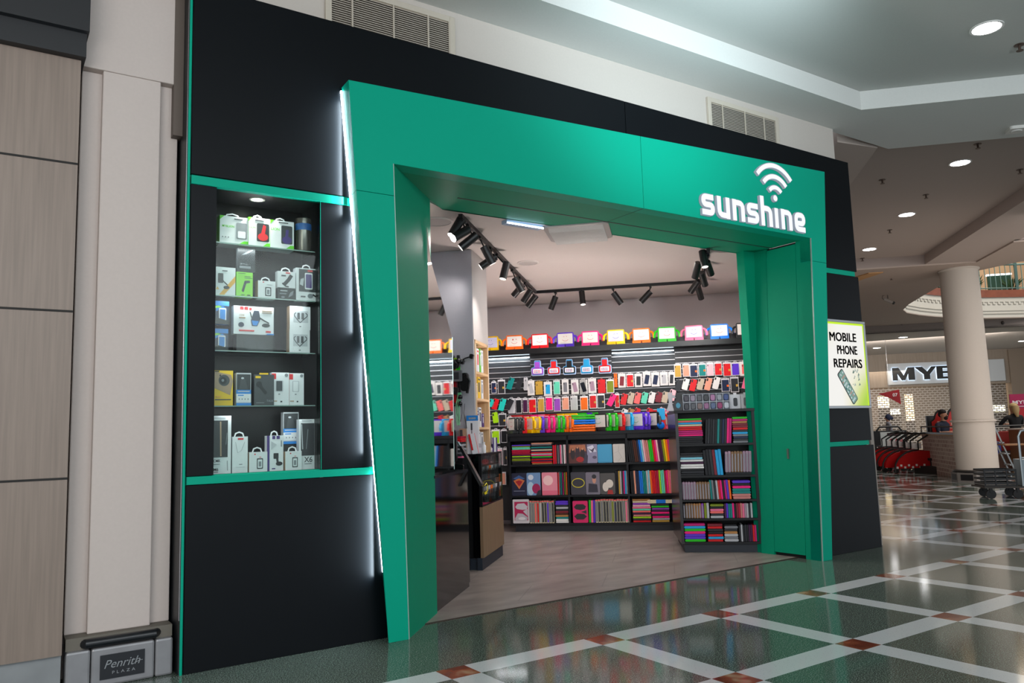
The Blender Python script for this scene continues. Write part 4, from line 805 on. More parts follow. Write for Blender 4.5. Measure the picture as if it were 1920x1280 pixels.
tag(m.build('cylinder_speaker', [mat('#6a6560', .2, metal=.7), mat('#1c5aa0', .4)], smooth=True, loc=(a.x, a.y, SH4)), 'dark metallic cylinder at the right end of the top glass shelf', 'speaker')
wbox(Z3, (288, 768, 464, 1015), .05, SH3, 'white box with orange stripe and black phone holder, second shelf left', [('p', 'orange', [(.15, 0), (.4, 0), (1, .5), (1, .72)]), ('p', 'orange', [(.03, .22), (.12, .32), (.2, .22)]), ('rr', 'black', .14, .45, .4, .78), ('l', 'black', [(.35, .55), (.62, .38)], .05), ('e', 'black', .56, .3, .15, .06), ('r', 'dgrey', .35, .86, .6, .89)], 'white', 'grey')
wbox(Z3, (470, 812, 613, 1028), .05, SH3, 'bright green box with black magnetic mount, second shelf', [('p', 'dgrey', [(.32, .25), (.45, .2), (.6, .55), (.85, .6), (.8, .68), (.5, .66)]), ('r', 'dgrey', .5, .76, .95, .78), ('r', 'dgrey', .5, .82, .85, .84), ('r', 'dgrey', .3, .08, .5, .11), ('r', 'black', .65, .07, .85, .11), ('r', 'dgrey', .1, .94, .55, .955)], 'lime')
wbox(Z3, (483, 615, 632, 818), .04, SH3+.165, 'dark transparent pack stacked on the bright green box', [('r', 'steel', .1, .3, .6, .36), ('p', 'steel', [(.2, .7), (.5, .75), (.9, .95), (.85, .98), (.5, .85)]), ('r', 'steel', .1, .15, .75, .25), ('t', 'dgrey', 'PLAY', .1, .3, .7)], 'glassy', 'steel', y=YF+.125)
wbox(Z3, (657, 886, 808, 1040), .07, SH3, 'small white cube box with grey speaker print, second shelf centre', [('rr', 'dgrey', .4, .16, .75, .66), ('rr', 'white', .46, .22, .69, .6), ('rr', 'steel', .5, .26, .65, .52), ('e', 'red', .3, .92, .04, .03), ('r', 'steel', .5, .78, .8, .8)], 'white', 'tan', .5)
wbox(Z3, (826, 806, 978, 950), .05, SH3+.075, 'white hang box with black phone clamp on second shelf', [('l', 'black', [(.35, .2), (.6, .5), (.78, .8)], .2), ('l', 'black', [(.25, .3), (.45, .12), (.62, .1)], .07), ('r', 'red', .45, .88, .7, .95), ('r', 'dgrey', .2, .7, .45, .78)], 'white', 'grey', .5, y=YF+.10)
wbox(Z3, (826, 948, 976, 1050), .05, SH3, 'dark glossy pack under the white clamp box, second shelf', [('r', 'steel', .1, .45, .5, .55), ('p', 'steel', [(.6, .2), (.85, .4), (.9, .8), (.7, .6)]), ('r', 'grey', .15, .7, .55, .78), ('e', 'steel', .3, .2, .1, .08)], 'black', 'glassy', y=YF+.10)
wbox(Z3, (984, 786, 1178, 1066), .06, SH3, 'large white and dark box with phone picture, right end of second shelf', [('r', 'glassy', .12, .28, 1, .97), ('rr', 'white', .38, .36, .72, .86), ('rr', 'purple', .42, .4, .68, .82), ('r', 'red', .5, .9, .72, .95), ('p', 'grey', [(.15, .5), (.3, .45), (.34, .7), (.2, .66)]), ('l', 'black', [(.55, .16), (.75, .2), (.98, .1)], .06), ('e', 'steel', .62, .16, .12, .07), ('r', 'dgrey', .2, .11, .4, .15)], 'white', 'grey', .35, y=YF+.1)
bl = [('r', 'navy', 0, 0, 1, .8), ('p', 'blue', [(.1, .55), (.55, .7), (.9, .62), (.6, .78), (.1, .72)]), ('p', 'lime', [(.05, .68), (.5, .74), (.3, .8), (.05, .78)]), ('rr', 'white', .3, .12, .8, .7), ('rr', 'blue', .36, .2, .74, .64), ('p', 'black', [(0, 0), (1, 0), (1, .15), (0, .3)])]
wbox(Z3, (283, 1082, 410, 1280), .05, SH2+.168, 'blue box with white phone picture, upper of two at left of middle shelf', bl, 'blue', y=YF+.13)
wbox(Z4, (258, 62, 376, 240), .05, SH2, 'blue box with white phone picture, lower of two at left of middle shelf', bl, 'blue', y=YF+.13)
wbox(Z4, (440, 108, 735, 246), .08, SH2, 'black flat box with charger outline under the large white box', [('e', 'glassy', .35, .5, .17, .4), ('rr', 'glassy', .55, .15, .75, .6), ('r', 'dgrey', .3, .1, .8, .2)], 'black', y=YF+.115)
hb = SH2+at_y(*Z4(588, 108), YF+.115).z-at_y(*Z4(588, 246), YF+.115).z
wbox(Z3, (448, 1125, 792, 1364), .06, hb, 'large white box with blue car phone holder on middle shelf', [('r', 'red', .15, .87, .24, .98), ('r', 'red', .26, .87, .35, .98), ('e', 'red', .41, .91, .035, .05), ('p', 'navy', [(.42, .5), (.5, .85), (.62, .85), (.66, .55), (.58, .3), (.45, .3)]), ('p', 'blue', [(.44, .5), (.62, .48), (.57, .32), (.47, .33)]), ('l', 'black', [(.4, .8), (.44, .6)], .02), ('l', 'black', [(.65, .6), (.74, .52), (.88, .42)], .03), ('e', 'black', .8, .34, .1, .07), ('e', 'navy', .18, .33, .07, .09), ('t', 'tan', '15W', .13, .63, .13), ('r', 'tan', .13, .56, .28, .6), ('r', 'red', .13, .1, .5, .15), ('r', 'red', .8, .08, .92, .14), ('r', 'tan', .7, .84, .95, .87), ('r', 'tan', .7, .78, .95, .8), ('p', 'blue', [(.8, 0), (1, 0), (1, .04), (.83, .04)])], 'white', 'grey', y=YF+.115)
hp = [('r', 'grey', .18, .3, .88, .8), ('l', 'black', [(.3, .72), (.22, .66), (.22, .58), (.36, .42), (.5, .3), (.64, .42), (.84, .58), (.84, .66), (.76, .72)], .035), ('rr', 'dgrey', .36, .44, .48, .72), ('rr', 'dgrey', .56, .44, .68, .72), ('r', 'dgrey', .46, .12, .54, .15)]
z2 = at_y(*Z4(948, 72), YF+.13).z-at_y(*Z4(948, 262), YF+.13).z
wbox(Z4, (865, 72, 1028, 262), .06, SH2, 'white box with heart-shaped black earphones, lower of two', hp, 'white', 'tan', y=YF+.13)
wbox(Z3, (930, 1112, 1106, 1312), .06, SH2+z2, 'white box with heart-shaped black earphones, upper of two', hp, 'white', 'tan', y=YF+.13)
wbox(Z4, (252, 398, 414, 680), .06, SH1, 'yellow box with gold action camera picture, fourth shelf left', [('p', 'tan', [(0, .98), (.9, .88), (1, .7), (.86, .3), (0, .52)]), ('e', 'dgrey', .55, .72, .28, .16), ('e', 'black', .5, .71, .17, .1), ('e', 'steel', .48, .72, .07, .04), ('e', 'black', .35, .86, .04, .03), ('r', 'black', .08, .96, .3, .99), ('r', 'dgrey', .1, .16, .9, .19), ('r', 'orange', .15, .24, .4, .28)], 'yellow', y=YF+.12)
tp = [('r', 'glassy', .04, .48, .96, .96), ('e', 'grey', .42, .84, .1, .03), ('p', 'dgrey', [(.2, .5), (.3, .8), (.6, .82), (.8, .5)]), ('r', 'blue', 0, .36, 1, .48), ('r', 'grey', .1, .42, .9, .45), ('r', 'white', 0, .1, 1, .36), ('r', 'blue', .1, .3, .5, .33), ('r', 'steel', .16, .18, .22, .22), ('r', 'steel', .36, .18, .42, .22), ('r', 'steel', .56, .18, .62, .22), ('r', 'steel', .76, .18, .82, .22), ('r', 'blue', 0, 0, 1, .08)]
wbox(Z4, (438, 422, 558, 684), .05, SH1, 'clear topped blue and white pack, second on the fourth shelf', tp, 'grey', y=YF+.12)
wbox(Z4, (582, 436, 742, 684), .05, SH1, 'dark grey box with black earpiece and yellow tab, fourth shelf', [('e', 'black', .24, .68, .15, .1), ('l', 'black', [(.28, .64), (.6, .38)], .16), ('t', 'steel', 'TALK', .62, .12, .34), ('r', 'yellow', .06, .88, .32, .95), ('r', 'yellow', .25, 1, .7, 1.05), ('r', 'steel', .1, .08, .5, .1)], 'dgrey', y=YF+.12)
eb = lambda c: [('r', 'red', 0, .8, .25, .97), ('rr', 'grey', .2, .42, .66, .76), ('rr', c, .26, .44, .6, .74), ('e', 'steel', .84, .92, .1, .05), ('r', 'steel', .38, .33, .48, .36), ('r', 'black', .5, .1, .6, .14), ('r', 'tan', .05, .12, .3, .15)]
wbox(Z4, (722, 414, 862, 678), .04, SH1, 'white box with black earbud case picture, fourth shelf', eb('dgrey'), 'white', 'grey', y=YF+.13)
wbox(Z4, (864, 418, 980, 676), .04, SH1, 'white box with white earbud case picture, right end of fourth shelf', eb('white'), 'white', 'red', y=YF+.135)
wbox(Z4, (247, 736, 400, 1198), .05, SH0, 'tall white box with long dark window marked M6, bottom left', [('r', 'glassy', .06, .28, .82, .92), ('l', 'tan', [(.45, .3), (.42, .9)], .08), ('l', 'steel', [(.72, .5), (.78, .7)], .03), ('r', 'grey', .12, .95, .7, .99), ('t', 'black', 'M6', .07, .05, .25), ('r', 'black', .07, .025, .3, .035), ('t', 'dgrey', 'CMK', .06, .2, .36), ('r', 'steel', .07, .16, .4, .17), ('l', 'steel', [(.82, .05), (.8, .22)], .02)], 'white', 'grey', y=YF+.12)
wbox(Z4, (406, 906, 532, 1194), .05, SH0, 'white hang box with thin earphone outline, bottom row second', [('r', 'red', .35, .91, .72, .96), ('l', 'steel', [(.2, .85), (.35, .55), (.6, .62), (.8, .85)], .012), ('r', 'steel', .45, .22, .65, .24), ('r', 'grey', .25, .15, .8, .16)], 'white', 'grey', .6, y=YF+.12)
sp = [('rr', 'dgrey', .42, .14, .76, .68), ('rr', 'white', .47, .2, .71, .62), ('rr', 'steel', .52, .26, .66, .52), ('r', 'red', .28, .86, .35, .92), ('r', 'red', .55, .72, .65, .75)]
wbox(Z4, (542, 1028, 688, 1186), .06, SH0, 'small white cube box with speaker print, bottom row centre', sp, 'white', 'tan', .5, y=YF+.11)
wbox(Z4, (684, 902, 816, 1184), .05, SH0, 'white and purple hang box with black gooseneck holder, bottom row', [('r', 'purple', 0, 0, .16, 1), ('r', 'purple', .32, .9, .5, .99), ('r', 'purple', .58, .9, .78, .99), ('p', 'grey', [(.25, .6), (.6, .74), (.25, .84)]), ('rr', 'black', .4, .34, .7, .5), ('l', 'black', [(.62, .36), (.66, .2)], .12), ('e', 'black', .74, .2, .2, .06), ('r', 'steel', .85, .68, .9, .86), ('r', 'purple', .3, .05, .5, .08)], 'white', None, .4, y=YF+.12)
wbox(Z4, (832, 1030, 962, 1180), .06, SH0, 'small white cube box with speaker print, right of the purple box', sp, 'white', 'tan', .5, y=YF+.10)
wbox(Z4, (815, 776, 938, 1030), .05, SH0+.165, 'clear topped blue and white pack on the bottom row, raised', tp, 'grey', y=YF+.22)
m = MB(); m.box(-.06, .06, 0, .08, 0, .16); a = at_y(*Z4(877, 1100), YF+.22); tag(m.build('riser_block', mat('#0b0b0d', .4), loc=(a.x, YF+.21, SH0)), 'black riser block under the raised clear topped pack', 'block')
wbox(Z4, (942, 768, 1082, 1166), .05, SH0, 'tall white box with dark window marked X6, bottom right', [('r', 'glassy', .1, .27, .86, .92), ('l', 'grey', [(.14, .9), (.2, .4)], .05), ('l', 'steel', [(.4, .4), (.5, .8)], .03), ('t', 'dgrey', 'X6', .28, .14, .46), ('r', 'steel', .3, .1, .7, .115), ('r', 'grey', .15, .96, .7, .99)], 'white', 'grey', y=YF+.13)

# ================================================================ SUNSHINE sign letters and wifi arcs on the lintel
t = thing('shop_sign', 'white lit letters reading sunshine with a wifi fan symbol', 'sign', (3.03, YP, 3.2))
face = glow('#f4f7ff', .46); sidem = glow('#c3ccdc', .2)
def fillet(P, r, n=4):
    out = [P[0]]
    for a, b, c in zip(P, P[1:], P[2:]):
        A, B, Cc = Vector(a), Vector(b), Vector(c); u1, u2 = (A-B), (Cc-B); k = min(r, u1.length*.5, u2.length*.5); p, q = B+u1.normalized()*k, B+u2.normalized()*k
        for i in range(n+1): t_ = i/n; out.append(tuple(p*(1-t_)**2+B*2*t_*(1-t_)+q*t_*t_))
    out.append(P[-1]); o2 = [out[0]]
    for p in out[1:]:
        if (Vector(p)-Vector(o2[-1])).length > .002: o2.append(p)
    return o2
Yo, Yi = -.03, -.004; B0 = -.008; T_ = .202; h = .029; LW = .062
def letter(ch, x, strokes, dot=False):
    def draw(m, k, y0, y1):
        for st, r in strokes: m.ribbon([(x+a, b+B0) for a, b in fillet(st, r)], LW*k, y0, y1, 0)
        if dot: m.prism(ellp(x+.035, .288, .036*k, .036*k, 20), y0, y1)
    m = MB(); draw(m, 1, Yo, Yi); o = m.build('letter', [sidem], t); o['label'] = 'white letter '+ch
    m = MB(); draw(m, .8, Yo-.0015, Yo); m.build('lit_face', [face], o)
mid = T_/2
sS = [([(.165, T_-h), (.033, T_-h), (.033, mid), (.15, mid), (.15, h), (.012, h)], .045)]
sU = [([(.033, T_), (.033, h), (.14, h), (.15, h+.01)], .05), ([(.15, 0), (.15, T_)], 0)]
sN = [([(.033, 0), (.033, T_)], 0), ([(.04, T_-h), (.15, T_-h), (.15, 0)], .05)]
sH = [([(.033, 0), (.033, .292)], 0), ([(.04, T_-h), (.15, T_-h), (.15, 0)], .05)]
sI = [([(.035, 0), (.035, T_-.005)], 0)]
sE = [([(.17, h), (.033, h), (.033, T_-h), (.15, T_-h), (.15, mid-.012), (.06, mid-.012)], .045)]
xs = [.0, .205, .411, .612, .812, 1.015, 1.112, 1.318]
for ch, x, st in zip('sunshine', xs, (sS, sU, sN, sS, sH, sI, sN, sE)): letter(ch, x, st, ch == 'i')
cx, cz = 1.06, .283
for i, (r0, r1) in enumerate(((.088, .14), (.194, .25), (.304, .36))):
    for nm_, k, y0, y1, mt in (('arc', 0, Yo, Yi, sidem), ('lit_face', .007, Yo-.0015, Yo, face)):
        m = MB(); A0, A1 = radians(40)+k*1.2, radians(140)-k*1.2; n = 16
        P = [(cx+(r1-k)*cos(A0+(A1-A0)*j/n), cz+(r1-k)*sin(A0+(A1-A0)*j/n)) for j in range(n+1)]+[(cx+(r0+k)*cos(A1-(A1-A0)*j/n), cz+(r0+k)*sin(A1-(A1-A0)*j/n)) for j in range(n+1)]
        for j in range(n): m.prism([P[j], P[j+1], P[2*n-j], P[2*n+1-j]], y0, y1)
        ob = m.build(nm_, mt, t if k == 0 else ob)

# ================================================================ backlit poster on the right
px0, px1, pz0, pz1 = 4.72, 5.607, 1.448, 2.372
t = thing('lightbox', 'backlit poster reading MOBILE PHONE REPAIRS on the right black panel', 'light box', (px0, YF-.03, pz0)); wB, hB = px1-px0, pz1-pz0
m = MB(); f = .028; m.box(0, wB, -.01, .03, 0, f); m.box(0, wB, -.01, .03, hB-f, hB); m.box(0, f, -.01, .03, f, hB-f); m.box(wB-f, wB, -.01, .03, f, hB-f); m.build('frame', mat('#a6a9ab', .3, metal=.8), t, bevel=.003)
tt = NT('poster_print'); tc = tt.node('ShaderNodeTexCoord'); sp_ = tt.node('ShaderNodeSeparateXYZ'); tt.link(tc.outputs['Object'], sp_.inputs[0])
vx = tt.math('DIVIDE', sp_.outputs[0], wB); vz = tt.math('DIVIDE', sp_.outputs[2], hB)
gr = tt.math('MULTIPLY', tt.math('SUBTRACT', vx, .45), tt.math('SUBTRACT', .62, vz))
col_ = tt.ramp(tt.math('MULTIPLY', gr, 4.2), [(0, '#fffdf8'), (.3, '#fbf6e0'), (.75, '#cfe36a'), (1, '#b2dc2a')])
tt.b.inputs['Base Color'].default_value = (.1, .1, .1, 1); tt.link(col_, tt.b.inputs['Emission Color']); tt.b.inputs['Emission Strength'].default_value = .42; tt.b.inputs['Specular IOR Level'].default_value = .1
m = MB(); m.box(f, wB-f, 0, .02, f, hB-f); m.build('poster', tt.m, t)
m = MB(); m.box(f, wB-f, -.002, 0, hB-f-.02, hB-f); m.box(wB-f-.014, wB-f, -.002, 0, f, hB-f-.02); m.build('poster_border', glow('#c6ee20', .45), t)
tx = mat('#22262a', .5)
for s_, zz, xe, ww in (('MOBILE', .70, .715, .46), ('PHONE', .565, .715, .345), ('REPAIRS', .425, .785, .49)):
    m = MB(); [m.text(s_, xe+dx, zz+dz, .128, -.002, align='RIGHT', width=ww) for dx in (-.004, 0, .004) for dz in (-.002, .002)]; m.build('lettering', tx, t)
m = MB(); M0 = Matrix.Translation((.50, 0, .225)) @ Matrix.Rotation(radians(-38), 4, 'Y'); m.M = M0
m.rrect(-.055, .055, -.2, .2, .02, -.004, 0, 0); m.rrect(-.047, .047, -.19, .19, .014, -.005, -.004, 1)
R = random.Random(3)
for i in range(4):
    for j in range(9): m.box(-.042+i*.022, -.026+i*.022, -.006, -.005, -.17+j*.04, -.15+j*.04, R.choice([1, 2, 3, 4, 2]))
m.build('phone_picture', [mat('#23262c', .4), glow('#9ecabc', .2), glow('#dfeef2', .3), glow('#3b7f8a', .2), glow('#e9b8a8', .2)], t)
m = MB()
for i in range(14):
    x, z = .58+R.random()*.12, .22+R.random()*.17; s_ = .01+R.random()*.03; m.add([(x, -.003, z), (x+s_, -.003, z+s_*.3), (x+s_*.5, -.003, z+s_)], [(0, 1, 2)], i % 2)
m.build('glass_shards', [glow('#d8e8de', .2), glow('#a5c2b5', .15)], t)
# ================================================================ shop interior (U along the back wall, V deeper)
def svt(name, label, cat, u, v, z=0, group=None, rz=0): return thing(name, label, cat, UV(u, v, z), A45+rz, group)
def sv(mb, name, mt, label, cat, u, v, z=0, group=None, rz=0, **k):
    o = mb.build(name, mt, loc=UV(u, v, z), rz=A45+rz, **k); return tag(o, label, cat, group)
KB = mat('#07070a', .4, spec=.3); KB2 = mat('#0a0b12', .45, spec=.3)

# ---- column with timber niche
t = svt('shop_column', 'grey and white square column with timber framed niche left of the shelves', 'column', -1.2, 3.24)
m = MB(); nz0, nz1 = .62, 2.25
m.box(0, .535, 0, .01, 0, 3.165); m.build('front_face', mat('#a8a6ad', .8), t)
m = MB(); m.box(.35, .54, .01, .04, 0, 3.165); m.box(.35, .54, .62, .67, 0, 3.165); m.box(.35, .54, .04, .62, nz1, 3.165); m.box(.35, .54, .04, .62, 0, nz0); m.build('side_face', mat('#b3adab', .75), t)
m = MB(); m.box(0, .35, .01, .67, 0, 3.165); m.build('core', mat('#a8a6ad', .8), t)
TB = wood_material('niche_timber', '#c9a478', '#dcba90', 1.4)
m = MB(); f = .03
m.box(.36, .546, .04, .04+f, nz0, nz1); m.box(.36, .546, .62-f, .62, nz0, nz1); m.box(.36, .546, .04, .62, nz1-f, nz1); m.box(.36, .365, .04, .62, nz0, nz1)
m.build('niche_frame', TB, t)
for z in (1.92, 1.65, 1.36, 1.12, .88): m = MB(); m.box(.366, .545, .07, .59, z-.012, z+.012); m.build('niche_shelf', TB, t)
ni = [(3.32, 1.932, .10, .28, 'white', 'steel'), (3.44, 1.932, .10, .24, 'white', 'red'), (3.55, 1.932, .05, .25, 'green', 'white'), (3.62, 1.932, .1, .24, 'white', 'grey'), (3.34, 1.662, .08, .15, 'white', 'purple'), (3.46, 1.662, .12, .22, 'yellow', 'dgrey'), (3.6, 1.662, .08, .2, 'white', 'steel'),
      (3.35, 1.372, .1, .16, 'purple', 'white'), (3.48, 1.372, .09, .2, 'white', 'navy'), (3.6, 1.372, .08, .14, 'purple', 'grey'), (3.40, 1.132, .1, .2, 'white', 'dgrey'), (3.54, 1.132, .1, .19, 'white', 'steel')]
nl = ['tall white box, first on the top niche shelf of the column', 'white box with red print, second on top niche shelf', 'slim green box on the top niche shelf', 'white box at the right of the top niche shelf', 'small white box, left on the second niche shelf', 'yellow box on the second niche shelf', 'pale box right of the yellow niche box',
      'purple box, left on the third niche shelf', 'white box in the middle of the third niche shelf', 'purple box, right on the third niche shelf', 'white box, left on the fourth niche shelf', 'white box, right on the fourth niche shelf']
for (v, z, w, h_, c, c2), lab in zip(ni, nl):
    m = MB(); m.box(-.12, 0, -w/2, w/2, 0, h_); m.box(0, .0008, -w*.3, w*.2, h_*.3, h_*.75, 1); m.box(0, .0008, -w*.35, w*.35, h_*.85, h_*.92, 1)
    sv(m, 'product_box', [mat(BX[c], .4), mat(BX[c2], .4)], lab, 'box', -.665, v, z, 'boxes in the column niche')

# ---- mirror panel on the counter and counter front
t = svt('mirror_panel', 'tall frameless mirror panel standing on the counter behind the left jamb', 'mirror', -.535, 1.3, 0)
mm = bpy.data.materials.new('mirror_surface'); mm.use_nodes = True; b_ = mm.node_tree.nodes['Principled BSDF']; b_.inputs['Metallic'].default_value = 1; b_.inputs['Roughness'].default_value = .03
nz_ = mm.node_tree.nodes.new('ShaderNodeTexNoise'); rp_ = mm.node_tree.nodes.new('ShaderNodeValToRGB'); rp_.color_ramp.elements[0].color = (.66, .69, .69, 1); rp_.color_ramp.elements[1].color = (.76, .79, .78, 1)
mm.node_tree.links.new(nz_.outputs['Fac'], rp_.inputs[0]); mm.node_tree.links.new(rp_.outputs[0], b_.inputs['Base Color'])
m = MB(); m.prism([(0.02, 1.02), (.655, 1.02), (.685, 2.12), (.10, 2.66), (.02, 2.9)], 0, .012, axis='x'); m.v = [v-Vector((.012, 0, 0)) for v in m.v]; m.build('mirror_glass', mm, t)
m = MB(); m.prism([(.655, 1.02), (.663, 1.02), (.693, 2.12), (.685, 2.12)], -.012, .002, axis='x'); m.build('polished_edge', mat('#b9cfc8', .15, metal=.6), t)
t = svt('service_counter', 'glossy black service counter just inside the left jamb', 'counter', -.535, 1.36, 0)
m = MB(); m.box(-.5, 0, .02, 1.0, 0, .98); m.build('body', M_gblk, t)
m = MB(); m.box(-.5, .012, .0, 1.01, .98, 1.0); m.build('countertop', mat('#1d1f24', .15), t)

# ---- cabinet with glass top section
t = svt('display_counter', 'black and pale timber counter cabinet with glass showcase behind the service counter', 'counter', -.587, 3.144, 0)
m = MB(); m.box(-.30, -.03, 0, .03, .12, 1.11); m.build('front_panel', M_gblk, t)
m = MB(); m.box(-.30, -.04, .03, .09, 0, .12); m.box(-.065, -.015, .0, .95, 0, .12); m.build('kickboard', mat('#1b2430', .5), t)
m = MB(); m.box(-.03, 0, 0, .96, .12, .60); m.build('timber_side', wood_material('counter_side_timber', '#755d45', '#876d52', 1.2), t)
m = MB(); m.box(-.30, 0, .0, .094, 1.09, 1.11); m.box(-.07, 0, .094, .96, 1.09, 1.11); m.box(-.03, .0, 0, .012, .6, 1.11); m.box(-.03, 0, .948, .96, .6, 1.11); m.box(-.03, 0, 0, .96, .6, .612); m.build('black_frame', KB, t)
m = MB(); m.box(-.068, -.02, .03, .94, .84, .848); m.box(-.068, -.02, .03, .94, .99, .996); m.build('inner_shelf', KB, t)
m = MB(); m.box(-.006, -.002, .012, .948, .612, 1.09); m.build('glass_front', [glass('#e9f0ee', .8, 'case_glass')], t)
light('case_light', 'AREA', (-.1, .45, 1.07), (-.12, .45, 0), 1.0, (.95, .97, 1), .05, .8, parent=t)
random.seed(11)
k = 0
for z, hh, cols in ((.614, .17, ('grey', 'silver', 'silver', 'orange', 'grey', 'silver', 'black', 'silver')), (.85, .13, ('silver', 'grey', 'silver', 'orange', 'silver', 'grey', 'silver', 'grey', 'silver')), (.998, .085, ('grey', 'silver', 'palepink', 'silver', 'grey', 'palepink', 'silver', 'grey', 'silver', 'grey'))):
    n = len(cols)
    for i, c in enumerate(cols):
        v = .07+.86*i/n; w = .86/n*.72; m = MB(); m.M = Matrix.Translation((0, v, 0)) @ Matrix.Rotation(.1, 4, 'Y')
        m.box(-.05, -.015, 0, w, 0, hh); m.box(-.015, -.0142, w*.2, w*.8, hh*.2, hh*.8, 1)
        sv(m, 'accessory_pack', [C(c), mat('#2a2b30', .4)], f'{nm(c)} small pack in the showcase, {ORD[i]} from front, {["lower", "middle", "upper"][k]} shelf', 'pack', -.587, 3.144, z, 'packs in the glass showcase')
    k += 1
m = MB(); m.tube([(.004, .02, .80), (.004, .1, .82), (.004, .15, .79), (.004, .13, .74), (.004, .05, .735)], .004, 6); m.box(0, .008, .02, .1, .715, .735); sv(m, 'yellow_cable', mat('#e8d400', .4), 'bright yellow cable loop against the glass showcase', 'cable', -.582, 3.2, 0)

# boxes on the cabinet top
def cbox(u, v, w, d, h_, c, lab, deco=(), rz=0, z=1.111, tilt=0):
    m = MB(); m.M = Matrix.Rotation(tilt, 4, 'Y'); ks = list(BX); m.box(-w/2, w/2, 0, d, 0, h_, ks.index(c))
    for (cc_, x0, z0, x1, z1) in deco: m.box(-w/2+x0*w, -w/2+x1*w, -.001, 0, z0*h_, z1*h_, ks.index(cc_))
    sv(m, 'product_box', [mat(BX[q], .35) for q in ks], lab, 'box', u, v, z, None, rz)
cbox(-.70, 3.19, .185, .05, .0, 'white', 'flat white slip lying on the cabinet top', z=1.111) if 0 else None
cbox(-.678, 3.185, .118, .045, .375, 'white', 'tall white and blue tripod box on the cabinet', [('blue', 0, .86, 1, 1), ('dgrey', .35, .62, .5, .8), ('dgrey', .4, .45, .46, .62), ('dgrey', .3, .42, .6, .46), ('dgrey', .35, .2, .75, .3), ('grey', .2, .9, .8, .95)], rz=.0, z=1.111)
cbox(-.645, 3.15, .06, .03, .20, 'red', 'leaning red and white box on the cabinet corner', [('white', .3, 0, 1, 1), ('white', 0, 0, .3, .2)], rz=.05, tilt=-.2)
cbox(-.77, 3.16, .07, .03, .25, 'tan', 'pack with portrait print at the left of the cabinet top', [('dgrey', .05, .3, .45, .95), ('grey', .05, 0, 1, .25), ('tan', .5, .35, .9, .9)])
cbox(-.61, 3.19, .04, .04, .10, 'grey', 'small grey white carton near the cabinet corner', [('white', .1, .1, .9, .6)])
cbox(-.535+(-.06), 3.78, .04, .06, .15, 'purple', 'slim purple and white carton far along the cabinet top', [('white', .4, 0, 1, 1)])
m = MB(); m.lathe([(.018, 0), (.02, .07), (.009, .085), (.009, .11)], seg=14); sv(m, 'small_bottle', mat('#d8d8dc', .3), 'little white bottle on the cabinet top', 'bottle', -.62, 3.42, 1.111, smooth=True)
# stack of folios behind
for i, c in enumerate(('pink', 'dark', 'grey', 'dark', 'silver', 'dark', 'silver', 'dark', 'red', 'red', 'crimson')):
    m = MB(); m.rrect(-.12, .12, -.1, .1, .015, 0, .016, axis='z'); sv(m, 'tablet_folio', C(c), f'{nm(c)} folio in the pile beside the column foot, {ORD[i]} from the bottom', 'tablet case', -.86, 3.12-.02*(i % 2), 1.08+i*.019, 'folio pile beside the column')
m = MB(); m.box(-.14, .14, -.14, .1, 0, 1.08); sv(m, 'back_counter', KB, 'narrow black back counter carrying the folio pile', 'counter', -.87, 3.12, 0)
# payment terminal arm
t = svt('terminal_arm', 'black angled arm with silver hinge at the counter end', 'stand', -.60, 2.46, .0)
m = MB(); m.box(-.06, .02, -.02, .1, 0, 1.0); m.build('pillar', M_gblk, t)
m = MB(); m.M = Matrix.Translation((-.02, 0, 1.2)) @ Matrix.Rotation(radians(-28), 4, 'Y'); m.rrect(-.012, .012, -.4, .0, .01, 0, .07); m.build('long_arm', mat('#08080a', .3), t)
m = MB(); m.M = Matrix.Translation((-.05, .02, 1.24)) @ Matrix.Rotation(radians(-30), 4, 'Y'); m.rrect(-.008, .008, -.14, .0, .006, 0, .05); m.build('silver_hinge', mat('#c9ccd0', .2, metal=.9), t)
m = MB(); m.M = Matrix.Translation((-.02, .02, 1.02)) @ Matrix.Rotation(radians(8), 4, 'Y'); m.rrect(-.05, .03, -.3, .02, .01, -.02, -.005); m.build('screen', mat('#050506', .2), t)
m = MB(); m.rrect(-.07, .07, 0, .3, .03, 0, .05); sv(m, 'dark_monitor', mat('#0c0c0e', .3), 'dark rounded monitor behind the counter end', 'monitor', -.80, 2.75, 1.05); m = MB(); m.box(-.05, .05, 0, .05, 0, 1.05); sv(m, 'monitor_post', mat('#0c0c0e', .3), 'black post under the dark monitor', 'post', -.80, 2.75, 0)

# ---- car mounts and lanyards hanging on the column front
Zc = lambda X, Y: (800+X/6.4, 590+Y/6.4)
def cp(X, Y): u, z = at_V(*Zc(X, Y), 3.17); return u, z
m = MB(); u0_, z0_ = cp(365, 480); u1_, z1_ = cp(365, 1100); m.box(-.012, .012, -.0, .04, 0, z0_-z1_); t = sv(m, 'hook_strip', mat('#1a1a1d', .4), 'narrow black hook strip fixed to the grey column face', 'rack', u0_, 3.2, z1_)
for (X, Y, X2, Y2, c, lab) in ((345, 520, 350, 700, 'lime', 'bright green tag strip at the top of the hanging cluster'), (330, 600, 335, 1060, 'red', 'long red lanyard hanging down the column'), (350, 780, 350, 1090, 'maroon', 'dark red lanyard beside the long red one'), (385, 620, 385, 800, 'green', 'green strip behind the silver car mount'), (320, 620, 322, 690, 'orange', 'small orange strip left of the lanyards')):
    u, z = cp(X, Y); u2, z2 = cp(X2, Y2); m = MB(); m.rrect(-.018, .018, z2-z, 0, .005, 0, .006); sv(m, 'lanyard', C(c), lab, 'lanyard', u, 3.15, z)
m = MB(); 
for d in (-.012, 0, .012): m.tube([(d, 0, 0), (d*1.4-.02, -.01, -.12), (d*1.4-.025, 0, -.25), (d-.02, 0, -.32)], .004, 5)
